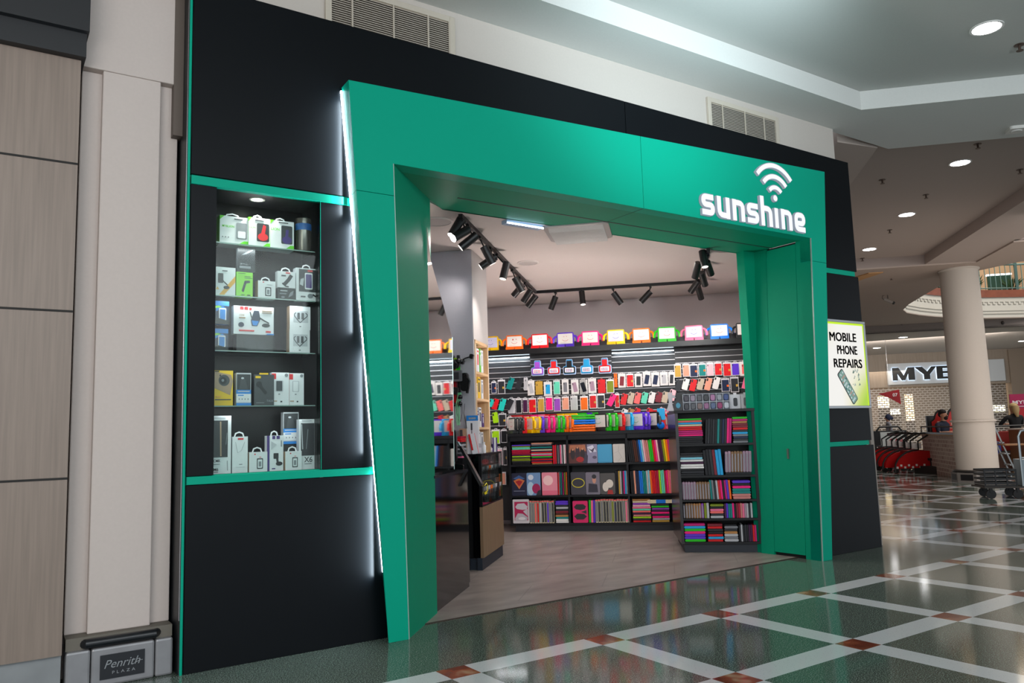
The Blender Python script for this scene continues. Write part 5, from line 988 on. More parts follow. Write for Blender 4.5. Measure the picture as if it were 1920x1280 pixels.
u, z = cp(385, 935); sv(m, 'green_cable', mat('#7fd49a', .5), 'pale green looped cable below the mounts', 'cable', u+.02, 3.13, z, smooth=True)
m = MB(); R = random.Random(5)
for k in range(7): x = -.09+k*.028; m.tube([(x, 0, 0), (x+R.uniform(-.02, .02), -.01, -.09), (x+R.uniform(-.02, .02), 0, -.15-R.random()*.12)], .0025, 5)
u, z = cp(370, 1070); sv(m, 'black_cable', mat('#1c1a18', .5), 'bunch of thin dark cable ends under the lanyards', 'cable', u, 3.15, z, smooth=True)
def mount(X, Y, X2, Y2, lab, arm='black', s=1, d=.0):
    u, z = cp(X, Y); u2, z2 = cp(X2, Y2); t = svt('car_mount', lab, 'phone mount', u, 3.12-d, z, 'car mounts hanging on the column'); dx, dz = u2-u, z2-z; M_ = mat('#0b0b0d', .3)
    m = MB(); m.M = Matrix.Rotation(-pi/2, 4, 'Y'); m.lathe([(.012*s, -.05*s), (.018*s, -.03*s), (.03*s, -.01*s), (.042*s, .004), (.042*s, .01)], seg=18); m.build('suction_cup', M_, t, smooth=True)
    m = MB(); m.tube([(0.01, 0, 0), (dx*.5, -.01, dz*.5+.005), (dx, 0, dz)], .012*s, 8); m.build('arm', mat('#17171b', .35), t, smooth=True)
    m = MB(); m.M = Matrix.Translation((dx, 0, dz)) @ Matrix.Rotation(.3, 4, 'Y'); m.rrect(-.028*s, .028*s, -.04*s, .04*s, .008, -.012, .012); m.box(-.034*s, -.028*s, -.025, .012, -.02, .02); m.box(.028*s, .034*s, -.025, .012, -.02, .02); m.build('clamp', M_, t, bevel=.002)
mount(292, 512, 380, 590, 'black suction car mount, topmost of the hanging cluster', s=1)
mount(262, 610, 345, 600, 'black suction car mount projecting furthest left', s=1.1)
mount(298, 760, 440, 770, 'large black suction mount in the middle of the cluster', s=.95)
mount(305, 905, 360, 915, 'small black suction mount, lowest of the cluster', s=.9)
mount(410, 560, 555, 505, 'long armed black mount reaching right towards the niche', s=.6)
mount(440, 560, 445, 570, 'small round black clip with red centre', s=.6)
u, z = cp(395, 745); m = MB(); m.rrect(-.04, .05, -.05, .06, .008, -.02, .02); m.box(-.03, .02, -.024, -.02, -.03, .04, 1); sv(m, 'silver_mount', [mat('#73757a', .3, metal=.5), mat('#2b2c30', .3)], 'silver grey phone mount in the centre of the cluster', 'phone mount', u, 3.09, z)
u, z = cp(480, 800); m = MB(); m.rrect(-.04, .04, -.1, .08, .03, -.02, .02); m.tube([(-.01, 0, .05), (.02, -.02, .07), (.045, 0, 0), (.02, 0, -.12)], .014, 8); sv(m, 'gimbal_grip', mat('#0a0a0c', .25), 'bulky black grip right of the silver mount', 'phone mount', u, 3.1, z, smooth=True)
for X, Y, l in ((340, 1075, 'left'), (418, 1065, 'right'), (420, 985, 'upper')):
    u, z = cp(X, Y); m = MB(); m.ball((0, 0, 0), .022); m.box(-.02, .02, -.01, .01, -.02, .0); sv(m, 'phone_ring', mat('#121214', .25), f'small black ring holder, {l} one below the lanyards', 'phone mount', u, 3.12, z)

# ---- slatwall bays, ledge
VW = 6.40
def bay(u0, u1, led, lab, v=VW):
    t = svt('slatwall_bay', lab, 'slatwall', u0, v, 0, 'slatwall bays on the back wall'); w = u1-u0; z1 = 2.365
    m = MB(); m.box(0, w, 0, .03, .12, z1); m.build('panel', mat('#1b1c20' if led else '#232226', .4), t)
    n = 0; z = z1-.075 if led else z1-.055
    while z > 1.32:
        m = MB(); m.box(0, w, -.006, .0, z-.005, z+.004); m.build('slat_rail', mat('#b9b4b6', .3, metal=.6), t); z -= .0735; n += 1
    if led: m = MB(); m.box(0.01, w-.01, -.012, -.0, z1-.03, z1-.018); m.build('led_strip', glow('#e2f4ff', 5), t); light('led_wash', 'AREA', (w/2, -.05, z1-.02), (w/2, -.01, 1.6), 2.2, (.8, .95, 1), w*.9, .02, parent=t)
bay(-1.35, -.628, True, 'slatwall bay with light strip nearest the column')
bay(-.626, .493, False, 'slatwall bay carrying the blue armband packs', VW-.012)
bay(.495, 1.342, True, 'slatwall bay with light strip in the middle of the back wall')
bay(1.344, 2.395, False, 'slatwall bay at the right end of the back wall', VW-.012)
t = svt('top_ledge', 'long black ledge above the slatwall carrying the smiling tablet stands', 'shelf', -1.35, 6.2, 0)
m = MB(); m.box(0, 3.74, 0, .6, 2.369, 2.443); m.build('board', mat('#0b0b0e', .3), t, bevel=.003)
m = MB(); m.box(0, 3.74, .30, .32, 2.443, 2.545); m.build('upstand', mat('#4a4448', .35), t)

# ---- smiling tablet stands
def smiley(c, card='white', ink='red', kid=None, wink=False):
    t = thing('tablet_stand', 'x', 'tablet case'); mt = C(c, .32) if c != 'black' else mat('#1a1a1c', .35)
    m = MB(); W2, H = .117, .205
    P = [(-W2-.004, .0), (-.006, 0), (-.004, .032), (.004, .032), (.006, 0), (W2+.004, 0), (W2+.002, .05), (W2, H-.015), (W2-.015, H), (-W2+.015, H), (-W2, H-.015), (-W2-.002, .05)]
    m.prism(P, .0, .03); m.prism([(-W2-.004, 0), (-.006, 0), (-.006, .035), (-W2-.004, .035)], -.03, .0); m.prism([(.006, 0), (W2+.004, 0), (W2+.004, .035), (.006, .035)], -.03, 0)
    m.build('body', mt, t, bevel=.006)
    for s_ in (-1, 1):
        m = MB(); m.tube([(s_*(W2-.005), .015, .155), (s_*(W2+.02), .012, .15), (s_*(W2+.042), .0, .125), (s_*(W2+.05), -.008, .09), (s_*(W2+.05), -.012, .06)], [.012, .014, .016, .017, .017], 8); m.build('arm', mt, t, smooth=True)
    m = MB(); m.box(-W2+.016, W2-.016, -.004, .0, .047, H-.018)
    y0, y1 = -.0055, -.004; m.ribbon([(.042*cos(a), .116+.03*sin(a)) for a in [radians(200+i*14) for i in range(11)]], .0042, y0, y1, 1)
    if wink: m.prism(ellp(-.02, .142, .009, .011, 12), y0, y1, 1); m.ribbon([(.034, .15), (.016, .146), (.034, .138)], .004, y0, y1, 1)
    else: m.ribbon([(-.028, .143), (-.018, .148), (-.008, .143)], .003, y0, y1, 1); m.prism(ellp(.02, .147, .0045, .0045, 10), y0, y1, 1)
    m.box(-.07, .0, y0, y1, .062, .064, 2)
    m.build('face_card', [mat({'white': '#e2dcd4', 'lilac': '#c3c2dc'}[card], .45), mat({'red': '#c21f2a', 'blue': '#2f3f9a', 'green': '#4fae6a'}[ink], .5), mat('#a9a49e', .6)], t)
    return t
PX = [(919, 'yellow', 'lilac', 'blue'), (976, 'orange', 'white', 'red'), (1012, 'red', 'white', 'red'), (1060, 'purple', 'white', 'red'), (1107, 'hotpink', 'white', 'red'), (1155, 'yellow', 'lilac', 'blue'), (1203, 'orange', 'white', 'red'), (1251, 'green', 'white', 'red'), (1302, 'pink', 'lilac', 'blue'), (1350, 'blue', 'white', 'red'), (1399, 'black', 'white', 'red')]
PX[1] = (964.5, 'orange', 'white', 'red')
for i, (px, c, cd_, ink) in enumerate(PX):
    u, _ = at_V(px, 640, 6.28); t = smiley(c, cd_, ink, wink=(i == 1)); t.location = UV(u, 6.28, 2.443); t.rotation_euler = (0, 0, A45+(.05 if i % 3 == 1 else -.03)); t['group'] = 'smiling tablet stands on the top ledge'
    t['label'] = f'{nm(c)} tablet stand with smiling face card, {ORD[i]} from left on the high ledge'
# on the worktop: front row, turned sideways
Zx = lambda X: 910+X/9.844
Zy = lambda X: 1080+X/9.142
front = [(Zx(530), 'black', 1), (Zx(600), 'black', 1), (Zx(650), 'black', 1), (Zx(715), 'red', 1), (Zx(800), 'yellow', .7), (Zx(900), 'yellow', .75), (Zx(975), 'yellow', 1), (Zx(1062), 'purple', 1.1), (Zx(1145), 'hotpink', 1), (Zx(1235), 'hotpink', 1), (Zx(1325), 'green', 1), (Zx(1410), 'green', 1), (Zx(1480), 'orange', 1), (Zx(1570), 'orange', 1),
         (Zy(390), 'black', .5), (Zy(540), 'green', 1), (Zy(650), 'green', 1), (Zy(770), 'red', 1), (Zy(900), 'sky', .95), (Zy(1060), 'purple', .7), (Zy(1200), 'purple', 1), (Zy(1330), 'black', .85)]
for i, (px, c, a) in enumerate(front):
    u, _ = at_V(px, 800, 6.16); t = smiley(c, 'white', 'green' if px > 1110 else 'red'); t.location = UV(u-.06*(a-.4), 6.17, 1.293); t.rotation_euler = (0, 0, A45-a*1.02+(0.0)); s_ = 1.05 if px < 1110 else 1.12; t.scale = (s_,)*3
    t['group'] = 'tablet stands on the worktop'; t['label'] = f'{nm(c)} tablet stand turned sideways on the black worktop, {ORD[i]} from the left'
back = [(Zx(560), 'red'), (Zx(690), 'crimson'), (Zx(830), 'hotpink'), (Zx(960), 'pink'), (Zx(1050), 'red'), (Zx(1180), 'crimson'), (Zx(1310), 'yellow'), (Zx(1430), 'yellow'), (Zx(1560), 'yellow'), (Zx(1730), 'green'), (Zy(150), 'purple'), (Zy(250), 'green'), (Zy(1390), 'red'), (Zy(1450), 'pink')]
for i, (px, c) in enumerate(back):
    u, _ = at_V(px, 780, 6.32); t = smiley(c, 'white', 'red'); t.location = UV(u, 6.33, 1.293); t.rotation_euler = (0, 0, A45-.35); t.scale = (.95, .8, 1.22)
    t['group'] = 'tablet stands in the rear row of the worktop'; t['label'] = f'{nm(c)} tablet stand in the rear worktop row, {ORD[i]} from the left'
# flat stack of soft cases between the stands
zz = 1.293; u, _ = at_V((Zx(1640)+Zy(295))/2, 800, 6.13)
for i, c in enumerate(('orange', 'orange', 'orange', 'blue', 'blue', 'green', 'green')):
    m = MB(); m.rrect(-.155, .155, -.1, .1, .02, 0, .026, axis='z'); sv(m, 'tablet_case', C(c, .3), f'{nm(c)} soft tablet case lying in the worktop pile, {ORD[i]} from the bottom', 'tablet case', u, 6.16, zz, 'flat pile on the worktop', rz=.02*(i % 3), bevel=.006); zz += .0325
m = MB(); m.rrect(-.05, .05, 0, .27, .01, 0, .03); m.rrect(-.05, .05, .12, .27, .01, -.005, .0, 1); m.ball((-.01, -.02, .05), .05, .03, .05, 2); u, _ = at_V(Zy(1460), 780, 6.1); sv(m, 'kids_tablet_case', [C('red', .3), C('sky', .3), C('blue', .3)], 'red and blue tablet case at the right end of the worktop', 'tablet case', u, 6.1, 1.292)

# ---- armband packs
for i, (X, zf, c) in enumerate(((925, 'a', 'violet'), (1185, 'a', 'red'), (1435, 'a', 'black'), (175, 'b', 'sky'), (465, 'b', 'red'))):
    px = 900+X/8.535 if zf == 'a' else 1080+X/8.533; u, z = at_V(px, 704.5-.035*(px-1008), 6.27)
    t = svt('armband_pack', f'blue armband pack with {nm(c)} strap, {ORD[i]} of five from the left', 'pack', u, 6.27, z, 'armband packs on the slatwall')
    sh = [(-.088, .012), (-.076, 0), (.076, 0), (.088, .012), (.09, .1), (.08, .115), (.048, .125), (.045, .205), (.035, .215), (-.035, .215), (-.045, .205), (-.048, .125), (-.08, .115), (-.09, .1)]
    m = MB(); m.prism(sh, 0, .05); m.build('blister', mat('#b9c6e4', .15, coat=.5), t, bevel=.006)
    m = MB(); m.prism([(a*.88, .012+b*.9) for a, b in sh], -.004, 0); m.build('blue_card', mat('#2ba0dc', .4), t)
    m = MB(); m.prism([(-.034, .11), (.034, .11), (.034, .19), (-.034, .19)], -.02, -.004); m.rrect(-.078, .078, .018, .11, .02, -.016, -.004); m.build('armband', C(c, .5), t, bevel=.003)
    m = MB(); m.rrect(-.06, .06, .032, .094, .008, -.02, -.016); m.build('phone_card', mat('#e6e6ea', .3), t); R = random.Random(i)
    m = MB(); [m.box(-.045+k*.018, -.033+k*.018, -.021, -.02, .042+j*.02, .056+j*.02, R.randrange(3)) for k in range(5) for j in range(2)]; m.build('screen_print', [mat('#7a4f9a', .4), mat('#c9416a', .4), mat('#3a5a8a', .4)], t)
    m = MB(); m.cyl((0, -.02, .203), (0, .13, .203), .004, seg=6); m.build('hook', M_alu, t)

# ---- hanging phone packs and cases
CLR = mat('#d6d3d6', .18, coat=.6)
def pack(px, y0, y1, wpx, kind, c, lab, v=6.26, rz=0, grp='packs hanging on the slatwall'):
    u, zt = at_V(px, y0, v); _, zb = at_V(px, y1, v); w = wpx/138.5; h_ = zt-zb
    if kind == 'case':
        m = MB(); hh = min(h_, .17); m.M = Matrix.Translation((0, 0, h_/2)) @ Matrix.Rotation(rz, 4, 'Y'); a, b = .038, hh*.5
        m.rrect(-a, a, -b, b, .012, 0, .012); m.rrect(-a+.006, -a+.024, b-.045, b-.01, .007, -.002, 0, 1)
        o = m.build('phone_case', [C(c, .3) if c != 'glitter' else mat('#bfae98', .5, var=.7, scale=300), mat('#101014', .3)], loc=UV(u, v, zb), rz=A45, bevel=.002); tag(o, lab, 'phone case', grp)
        m = MB(); m.tube([(0, .01, h_-.02), (0, .02, h_+.012), (0, .13, h_+.012)], .0025, 5); m.build('hook', M_alu, o); return
    base = {'white': mat('#dcd8d6', .35), 'clear': CLR, 'full': C(c, .35)}[kind]
    m = MB(); m.box(-w/2, w/2, 0, .022, 0, h_); m.ribbon([(-.02, h_), (-.012, h_+.014), (.012, h_+.014), (.02, h_)], .006, .01, .012)
    o = m.build('phone_pack', base, loc=UV(u, v, zb), rz=A45, bevel=.0015); tag(o, lab, 'pack', grp)
    m = MB(); tl = rz; m.M = Matrix.Translation((0, 0, h_*.47)) @ Matrix.Rotation(tl, 4, 'Y')
    a, b = (w*.36, h_*.36) if kind != 'clear' else (w*.42, h_*.42)
    if kind == 'white': a, b = w*.27, h_*.33
    m.rrect(-a, a, -b, b, .006, -.003, 0); m.rrect(-a+.004, -a+.014, b-.03, b-.006, .004, -.004, -.003, 1)
    if kind == 'clear': m.rrect(a*.35, a*.95, -b*.25, b*.1, .002, -.0045, -.003, 2)
    m.build('phone_case', [C(c, .35), mat('#15151a', .3), C({'navy': 'orange', 'teal': 'orange', 'red': 'gold', 'dark': 'gold'}.get(c, c), .3)], o)
    m = MB(); m.cyl((0, .012, h_+.01), (0, .13, h_+.01), .003, seg=6); m.build('hook', M_alu, o)
z4 = lambda X, Y: (900+X/8.535, 600+Y/8.535)
z5 = lambda X, Y: (1080+X/8.533, 590+Y/8.533)
z6 = lambda X, Y: (1240+X/6.737, 590+Y/6.737)
z7 = lambda X, Y: (910+X/9.844, 730+Y/9.844)
z8 = lambda X, Y: (1080+X/9.142, 730+Y/9.142)
rows = {
 'upper left row': [(z4, 175, 985, 262, 1170, 'clear', 'navy', 0), (z4, 275, 955, 402, 1182, 'clear', 'dark', 0), (z4, 420, 920, 545, 1110, 'case', 'teal', .35), (z4, 560, 925, 685, 1108, 'case', 'dark', .35), (z4, 695, 925, 765, 1122, 'clear', 'silver', .2),
   (z4, 752, 965, 872, 1203, 'white', 'silver', -.2), (z4, 880, 980, 1003, 1190, 'full', 'gold', 0), (z4, 1012, 985, 1152, 1212, 'white', 'sky', 0), (z4, 1165, 960, 1283, 1190, 'clear', 'mint', 0), (z4, 1302, 950, 1417, 1182, 'white', 'grey', 0), (z4, 1450, 950, 1578, 1182, 'white', 'mauve', -.2), (z4, 1590, 950, 1700, 1182, 'white', 'navy', -.3),
   (z5, 50, 1035, 182, 1265, 'white', 'dark', -.25), (z5, 185, 1018, 322, 1250, 'white', 'mauve', -.1), (z5, 342, 1035, 468, 1250, 'full', 'red', 0), (z5, 475, 1035, 607, 1250, 'clear', 'olive', 0)],
 'upper middle row': [(z5, 603, 950, 656, 1158, 'full', 'orange', 0), (z5, 665, 940, 792, 1165, 'white', 'maroon', .1), (z5, 797, 940, 922, 1157, 'clear', 'red', 0), (z5, 930, 940, 1057, 1157, 'white', 'dark', .05), (z5, 1063, 915, 1192, 1140, 'white', 'navy', .2), (z5, 1197, 918, 1332, 1146, 'white', 'navy', .2), (z5, 1337, 915, 1467, 1130, 'white', 'silver', 0), (z6, 85, 722, 165, 890, 'white', 'dark', .1)],
 'top right row': [(z6, 158, 622, 247, 792, 'clear', 'gold', 0), (z6, 263, 618, 352, 782, 'clear', 'peach', 0), (z6, 353, 622, 457, 787, 'clear', 'navy', 0), (z6, 463, 612, 562, 777, 'clear', 'teal', 0), (z6, 568, 602, 657, 772, 'clear', 'palepink', 0), (z6, 663, 598, 762, 767, 'clear', 'red', 0), (z6, 773, 598, 877, 777, 'clear', 'red', 0), (z6, 880, 598, 982, 767, 'clear', 'purple', 0), (z6, 985, 588, 1102, 772, 'white', 'salmon', 0)],
 'second right row': [(z6, 160, 820, 270, 968, 'case', 'dark', .35), (z6, 248, 803, 357, 948, 'case', 'white', .3), (z6, 343, 813, 453, 963, 'case', 'red', .3), (z6, 438, 803, 543, 948, 'case', 'glitter', .3), (z6, 530, 797, 647, 953, 'case', 'peach', .3), (z6, 633, 783, 747, 938, 'case', 'white', .3), (z6, 753, 803, 857, 970, 'clear', 'navy', 0), (z6, 868, 783, 972, 978, 'clear', 'dark', 0), (z6, 1003, 773, 1127, 937, 'case', 'pink', .3)],
 'middle left row': [(z7, 80, 180, 140, 320, 'case', 'turquoise', .3), (z7, 108, 172, 252, 367, 'case', 'red', .3), (z7, 233, 170, 383, 393, 'case', 'turquoise', .3), (z7, 360, 172, 520, 373, 'case', 'dark', .5), (z7, 413, 165, 547, 442, 'clear', 'silver', .2), (z7, 548, 165, 672, 442, 'clear', 'black', 0), (z7, 680, 165, 782, 432, 'clear', 'plum', 0), (z7, 787, 157, 942, 433, 'clear', 'red', 0), (z7, 953, 147, 1092, 418, 'clear', 'gold', 0), (z7, 1098, 127, 1247, 388, 'clear', 'hotpink', 0), (z7, 1252, 142, 1392, 403, 'clear', 'violet', 0), (z7, 1403, 127, 1547, 378, 'clear', 'peach', 0), (z7, 1562, 117, 1702, 378, 'clear', 'silver', 0),
   (z8, 62, 112, 207, 358, 'clear', 'orange', 0), (z8, 218, 80, 353, 327, 'clear', 'red', 0), (z8, 353, 72, 492, 323, 'clear', 'dark', 0), (z8, 530, 72, 680, 288, 'case', 'hotpink', .5), (z8, 660, 72, 742, 313, 'clear', 'red', 0)],
 'middle right row': [(z8, 752, 72, 885, 260, 'case', 'red', .25), (z8, 868, 52, 1003, 248, 'case', 'glitter', .25), (z8, 985, 52, 1117, 243, 'case', 'salmon', .25), (z8, 1100, 48, 1242, 238, 'case', 'mint', .25), (z8, 1228, 43, 1362, 233, 'case', 'white', .25), (z8, 1348, 43, 1478, 220, 'case', 'maroon', .25), (z8, 1453, 38, 1592, 228, 'case', 'glitter', .25), (z8, 1585, 0, 1707, 192, 'case', 'palepink', .25)],
 'third row': [(z7, 118, 422, 243, 617, 'case', 'lime', -.12), (z7, 233, 440, 388, 678, 'clear', 'dark', 0), (z7, 393, 508, 498, 713, 'white', 'red', 0), (z8, 768, 333, 873, 500, 'case', 'white', .35), (z8, 883, 328, 978, 500, 'case', 'tan', .25), (z8, 985, 318, 1093, 500, 'case', 'red', .3), (z8, 1200, 320, 1300, 480, 'case', 'red', .3), (z8, 1400, 310, 1530, 480, 'case', 'palepink', .3)],
 'lower left row': [(z7, 103, 738, 272, 1003, 'clear', 'lime', 0), (z7, 280, 738, 402, 983, 'clear', 'black', 0), (z7, 20, 1080, 150, 1400, 'clear', 'silver', 0), (z7, 170, 1075, 320, 1400, 'clear', 'palepink', 0), (z7, 325, 1080, 400, 1400, 'clear', 'dark', 0), (z7, 170, 1520, 390, 1760, 'clear', 'peach', 0)]}
for rn, L_ in rows.items():
    for i, (zf, x0, y0, x1, y1, kind, c, rz) in enumerate(L_):
        a, b = zf(x0, y0), zf(x1, y1); col = 'glittering' if c == 'glitter' else nm(c)
        what = {'case': f'tilted {col} phone case', 'white': f'white pack with {col} print', 'clear': f'{col} case in clear pack', 'full': f'{col} boxed case'}[kind]
        pack((a[0]+b[0])/2, a[1], b[1], (b[0]-a[0])*.94, kind, c, f'{what}, {ORD[i]} along the {rn} of the slatwall', 6.24 if kind == 'case' else 6.28, rz, f'phone packs in the {rn}')

# ---- folios and books on shelves
def upright(rn, u0, u1, v, z, h_, cols, lean=0, d=.2, what='tablet folio', kind=0, grp=None):
    n = len(cols); w = (u1-u0)/n; R = random.Random(rn)
    for i, c in enumerate(cols):
        hh = h_*R.uniform(.965, 1.0); m = MB(); ww = w*.9; lx = math.tan(lean)*hh
        dv = R.uniform(0, .008)
        if kind == 0: m.add([(-ww/2, dv, 0), (ww/2, dv, 0), (ww/2, d, 0), (-ww/2, d, 0), (-ww/2-lx, dv, hh), (ww/2-lx, dv, hh), (ww/2-lx, d, hh), (-ww/2-lx, d, hh)], [(3, 2, 1, 0), (4, 5, 6, 7), (0, 1, 5, 4), (1, 2, 6, 5), (2, 3, 7, 6), (3, 0, 4, 7)]); ms = [C(c, .45)]
        elif kind == 1:      # clear-edged retail pack with a card and coloured case inside
            m.box(-ww/2, ww/2, .004, d, 0, hh); m.box(-ww*.32, ww*.32, -.0, .006, hh*.04, hh*.9, 1); m.box(-ww/2, ww/2, -.002, .004, hh*.95, hh, 2); m.box(-ww*.4, ww*.4, -.002, .004, 0, hh*.03, 3); ms = [mat('#a9a592', .3), C(c, .4), C('salmon', .4), C('cream', .4)]
        else:                # wallet case with a pale card insert
            m.M = Matrix.Rotation(-lean, 4, 'Y'); m.rrect(-ww/2, ww/2, 0, hh, ww*.3, .004, d, 0, 3); m.box(-ww*.26, ww*.26, .0, .005, hh*.03, hh*.88, 1); ms = [C(c, .45), mat('#8c8790', .5)]
        sv(m, 'phone_wallet' if kind == 2 else 'tablet_folio', ms, f'{nm(c)} {what}, {ORD[i]} from left, {rn}', 'tablet case' if kind != 2 else 'phone case', u0+w*(i+.5), v, z, grp or what+'s standing on the '+rn, bevel=.0015)
def stack(rn, u0, u1, v, z, zt, cols, d=.2, what='tablet folio', puffy=False):
    n = len(cols); t_ = (zt-z)/n; R = random.Random(rn)
    for i, c in enumerate(cols):
        w = (u1-u0)*R.uniform(.94, 1); m = MB()
        if puffy: m.rrect(-w/2, w/2, 0, t_*.93, t_*.44, 0, d, 0, 3)
        else: m.box(-w/2, w/2, R.uniform(0, .012), d, t_*.02, t_*.84); m.box(-w/2+.004, w/2-.004, -.0, .0005, t_*.3, t_*.5, 1); m.v[-8:] = [v_+Vector((0, .012, 0)) for v_ in m.v[-8:]]
        sv(m, 'tablet_folio', [C(c, .45), mat('#3b3638', .5)], f'{nm(c)} {what} lying {ORD[i]} from bottom, {rn}', 'tablet case', (u0+u1)/2+R.uniform(-.003, .003), v, z+i*t_, what+'s piled in '+rn, bevel=.0015)

# back bookcase with worktop
VB = 6.04
t = svt('bookcase', 'long low black bookcase with worktop along the back wall', 'bookcase', -.90, VB, 0); W_ = 2.45
m = MB(); m.box(.05, W_, .06, .33, 0, .09); m.build('kickboard', mat('#20232c', .5), t)
m = MB(); m.box(-.01, W_, -.01, .34, 1.25, 1.291); m.build('worktop', KB2, t, bevel=.002)
m = MB(); m.box(0, W_, .32, .34, .09, 1.25); m.build('back_panel', mat('#08090f', .5), t)
m = MB(); m.box(0, W_, 0.0, .02, 1.19, 1.25); m.build('top_rail', KB2, t)
for x in (0, .775, 1.55, W_-.02): m = MB(); m.box(x, x+.025, 0, .32, .09, 1.25); m.build('upright_panel', KB2, t)
for z in (.88, .475, .115):
    for a, b in ((.025, .775), (.80, 1.55), (1.575, W_-.02)): m = MB(); m.box(a, b, .0, .32, z-.025, z); m.build('shelf', KB2, t)
q7 = lambda X: at_V(910+X/9.844, 870, VB+.02)[0]
q8 = lambda X: at_V(1080+X/9.142, 870, VB+.02)[0]
q3 = lambda X: at_V(940+X/8.531, 900, VB+.02)[0]
q9 = lambda X: at_V(1090+X/8.533, 900, VB+.02)[0]
V1 = VB+.02
stack('left pile, top shelf of the left bay', -.865, q7(838), V1, .881, 1.145, ['black', 'black', 'dark', 'olive', 'olive', 'dark', 'lime', 'plum', 'crimson', 'crimson', 'crimson', 'crimson', 'mint', 'mint', 'olive', 'purple'])
stack('second pile, top shelf of the left bay', q7(850), q7(1240), V1, .881, 1.165, ['tan', 'red', 'plum', 'red', 'dark', 'green', 'hotpink', 'silver', 'red', 'plum', 'cream', 'dark', 'teal', 'black', 'grey', 'peach'])
upright('top shelf of the left bay', q7(1250), -.135, V1, .881, .25, ['red', 'crimson', 'red', 'dark', 'grey', 'dark', 'pink', 'silver', 'black', 'white', 'palepink'])
upright('top shelf of the right bay', q8(915), 1.23, V1, .881, .285, ['black', 'black', 'black', 'brown', 'brown', 'navy', 'blue', 'lightblue', 'palepink', 'rose', 'rose', 'green', 'green', 'red', 'hotpink', 'palepink', 'plum', 'plum', 'olive', 'yellow', 'orange', 'magenta'], lean=.09)
upright('middle shelf of the right bay', q9(790), 1.22, V1, .476, .295, ['black', 'black', 'peach', 'navy', 'navy', 'blue', 'blue', 'teal', 'teal', 'silver', 'lightblue', 'orange', 'red', 'red', 'crimson', 'crimson', 'lime', 'mint', 'mint', 'crimson', 'hotpink', 'salmon', 'pink'], lean=.03)
upright('middle shelf of the left bay', q3(905), -.135, V1, .476, .30, ['red', 'grey', 'dark', 'teal', 'black', 'magenta', 'black', 'olive', 'dark', 'orange'])
upright('middle shelf of the centre bay', q9(545), q9(742), V1, .476, .30, ['black', 'black', 'gold', 'silver', 'dark', 'magenta', 'sky', 'silver'])
stack('left pile, bottom shelf of the right bay', q9(797), q9(1090), V1, .116, .41, ['red', 'dark', 'lime', 'rose', 'plum', 'salmon', 'mint', 'pink', 'palepink', 'violet', 'cream', 'tan'])
stack('right pile, bottom shelf of the right bay', q9(1100), q9(1385), V1, .116, .35, ['gold', 'silver', 'hotpink', 'dark', 'hotpink', 'plum', 'violet', 'green', 'dark'])
m = MB(); w_ = .165; m.rrect(-w_, w_, 0, .045, .02, 0, .05); m.box(-.05, .07, -.002, .0, 0, .045, 1); sv(m, 'rolled_case', [C('cream'), C('blue')], 'rolled cream pouch with blue band on top of the right pile', 'pouch', q9(1242), V1, .352, None)
upright('bottom shelf of the left bay', q3(435), q3(830), V1-.015, .116, .29, ['grey', 'grey', 'salmon', 'red', 'silver', 'dark', 'dark', 'purple', 'grey', 'dark'], kind=1, what='boxed tablet case')
stack('right pile, bottom shelf of the left bay', q3(845), q3(1058), V1, .116, .40, ['white', 'white', 'teal', 'tan', 'brown', 'maroon', 'dark', 'silver', 'dark', 'purple', 'purple'], puffy=True)
upright('bottom shelf of the centre bay', q9(205), q9(765), V1-.015, .116, .30, ['grey', 'dark', 'grey', 'dark', 'dark', 'grey', 'olive', 'navy', 'dark', 'dark', 'grey', 'pink', 'pink'], kind=1, what='boxed tablet case')
upright('bottom shelf of the centre bay, left', q9(95), q9(200), V1, .116, .29, ['green', 'pink', 'purple'], lean=-.02)
# front-facing covers
def cover(x0, x1, y0, y1, zf, base, c, deco, lab, v=V1, r=.012, ms=()):
    a, b = zf(x0, y0), zf(x1, y1); u0_, _ = at_V(a[0], 900, v); u1_, _ = at_V(b[0], 900, v); w = u1_-u0_; _, zt = at_V(a[0], a[1], v); h_ = min(zt-base, .37 if base < .2 else .31)
    m = MB(); m.rrect(-w/2, w/2, 0, h_, r, 0, .02); ks = [c]+[d[1] for d in deco]; mts = [mat(q, .4) if q[0] == '#' else C(q, .4) for q in ks]
    for i, d in enumerate(deco):
        j = i+1; e0, e1 = -.0012-i*.0003, 0
        if d[0] == 'e': m.prism(ellp(-w/2+d[2]*w, d[3]*h_, d[4]*w, d[5]*h_), e0, e1, j)
        elif d[0] == 'p': m.prism([(-w/2+x*w, z*h_) for x, z in d[2]], e0, e1, j)
        elif d[0] == 'r': m.rrect(-w/2+d[2]*w, -w/2+d[4]*w, d[3]*h_, d[5]*h_, .004, e0, e1, j)
        elif d[0] == 'l': m.ribbon([(-w/2+x*w, z*h_) for x, z in d[2]], d[3]*w, e0, e1, j)
    sv(m, 'tablet_cover', mts, lab, 'tablet case', (u0_+u1_)/2, v, base)
cover(1545, 1900, 1010, 1280, z7, .881, '#5a2a26', [('p', '#b06a4a', [(.05, .55), (.95, .62), (.9, .95), (.1, .95)]), ('e', '#2a1a20', .25, .5, .12, .3), ('e', '#33202a', .5, .55, .12, .35), ('e', '#2a1a20', .76, .48, .12, .3), ('e', '#a81f22', .62, .2, .2, .14), ('e', '#c98a66', .26, .72, .05, .06), ('e', '#c98a66', .5, .82, .05, .06), ('e', '#c98a66', .76, .74, .05, .06)], 'dark red printed tablet cover, first in the centre bay top shelf')
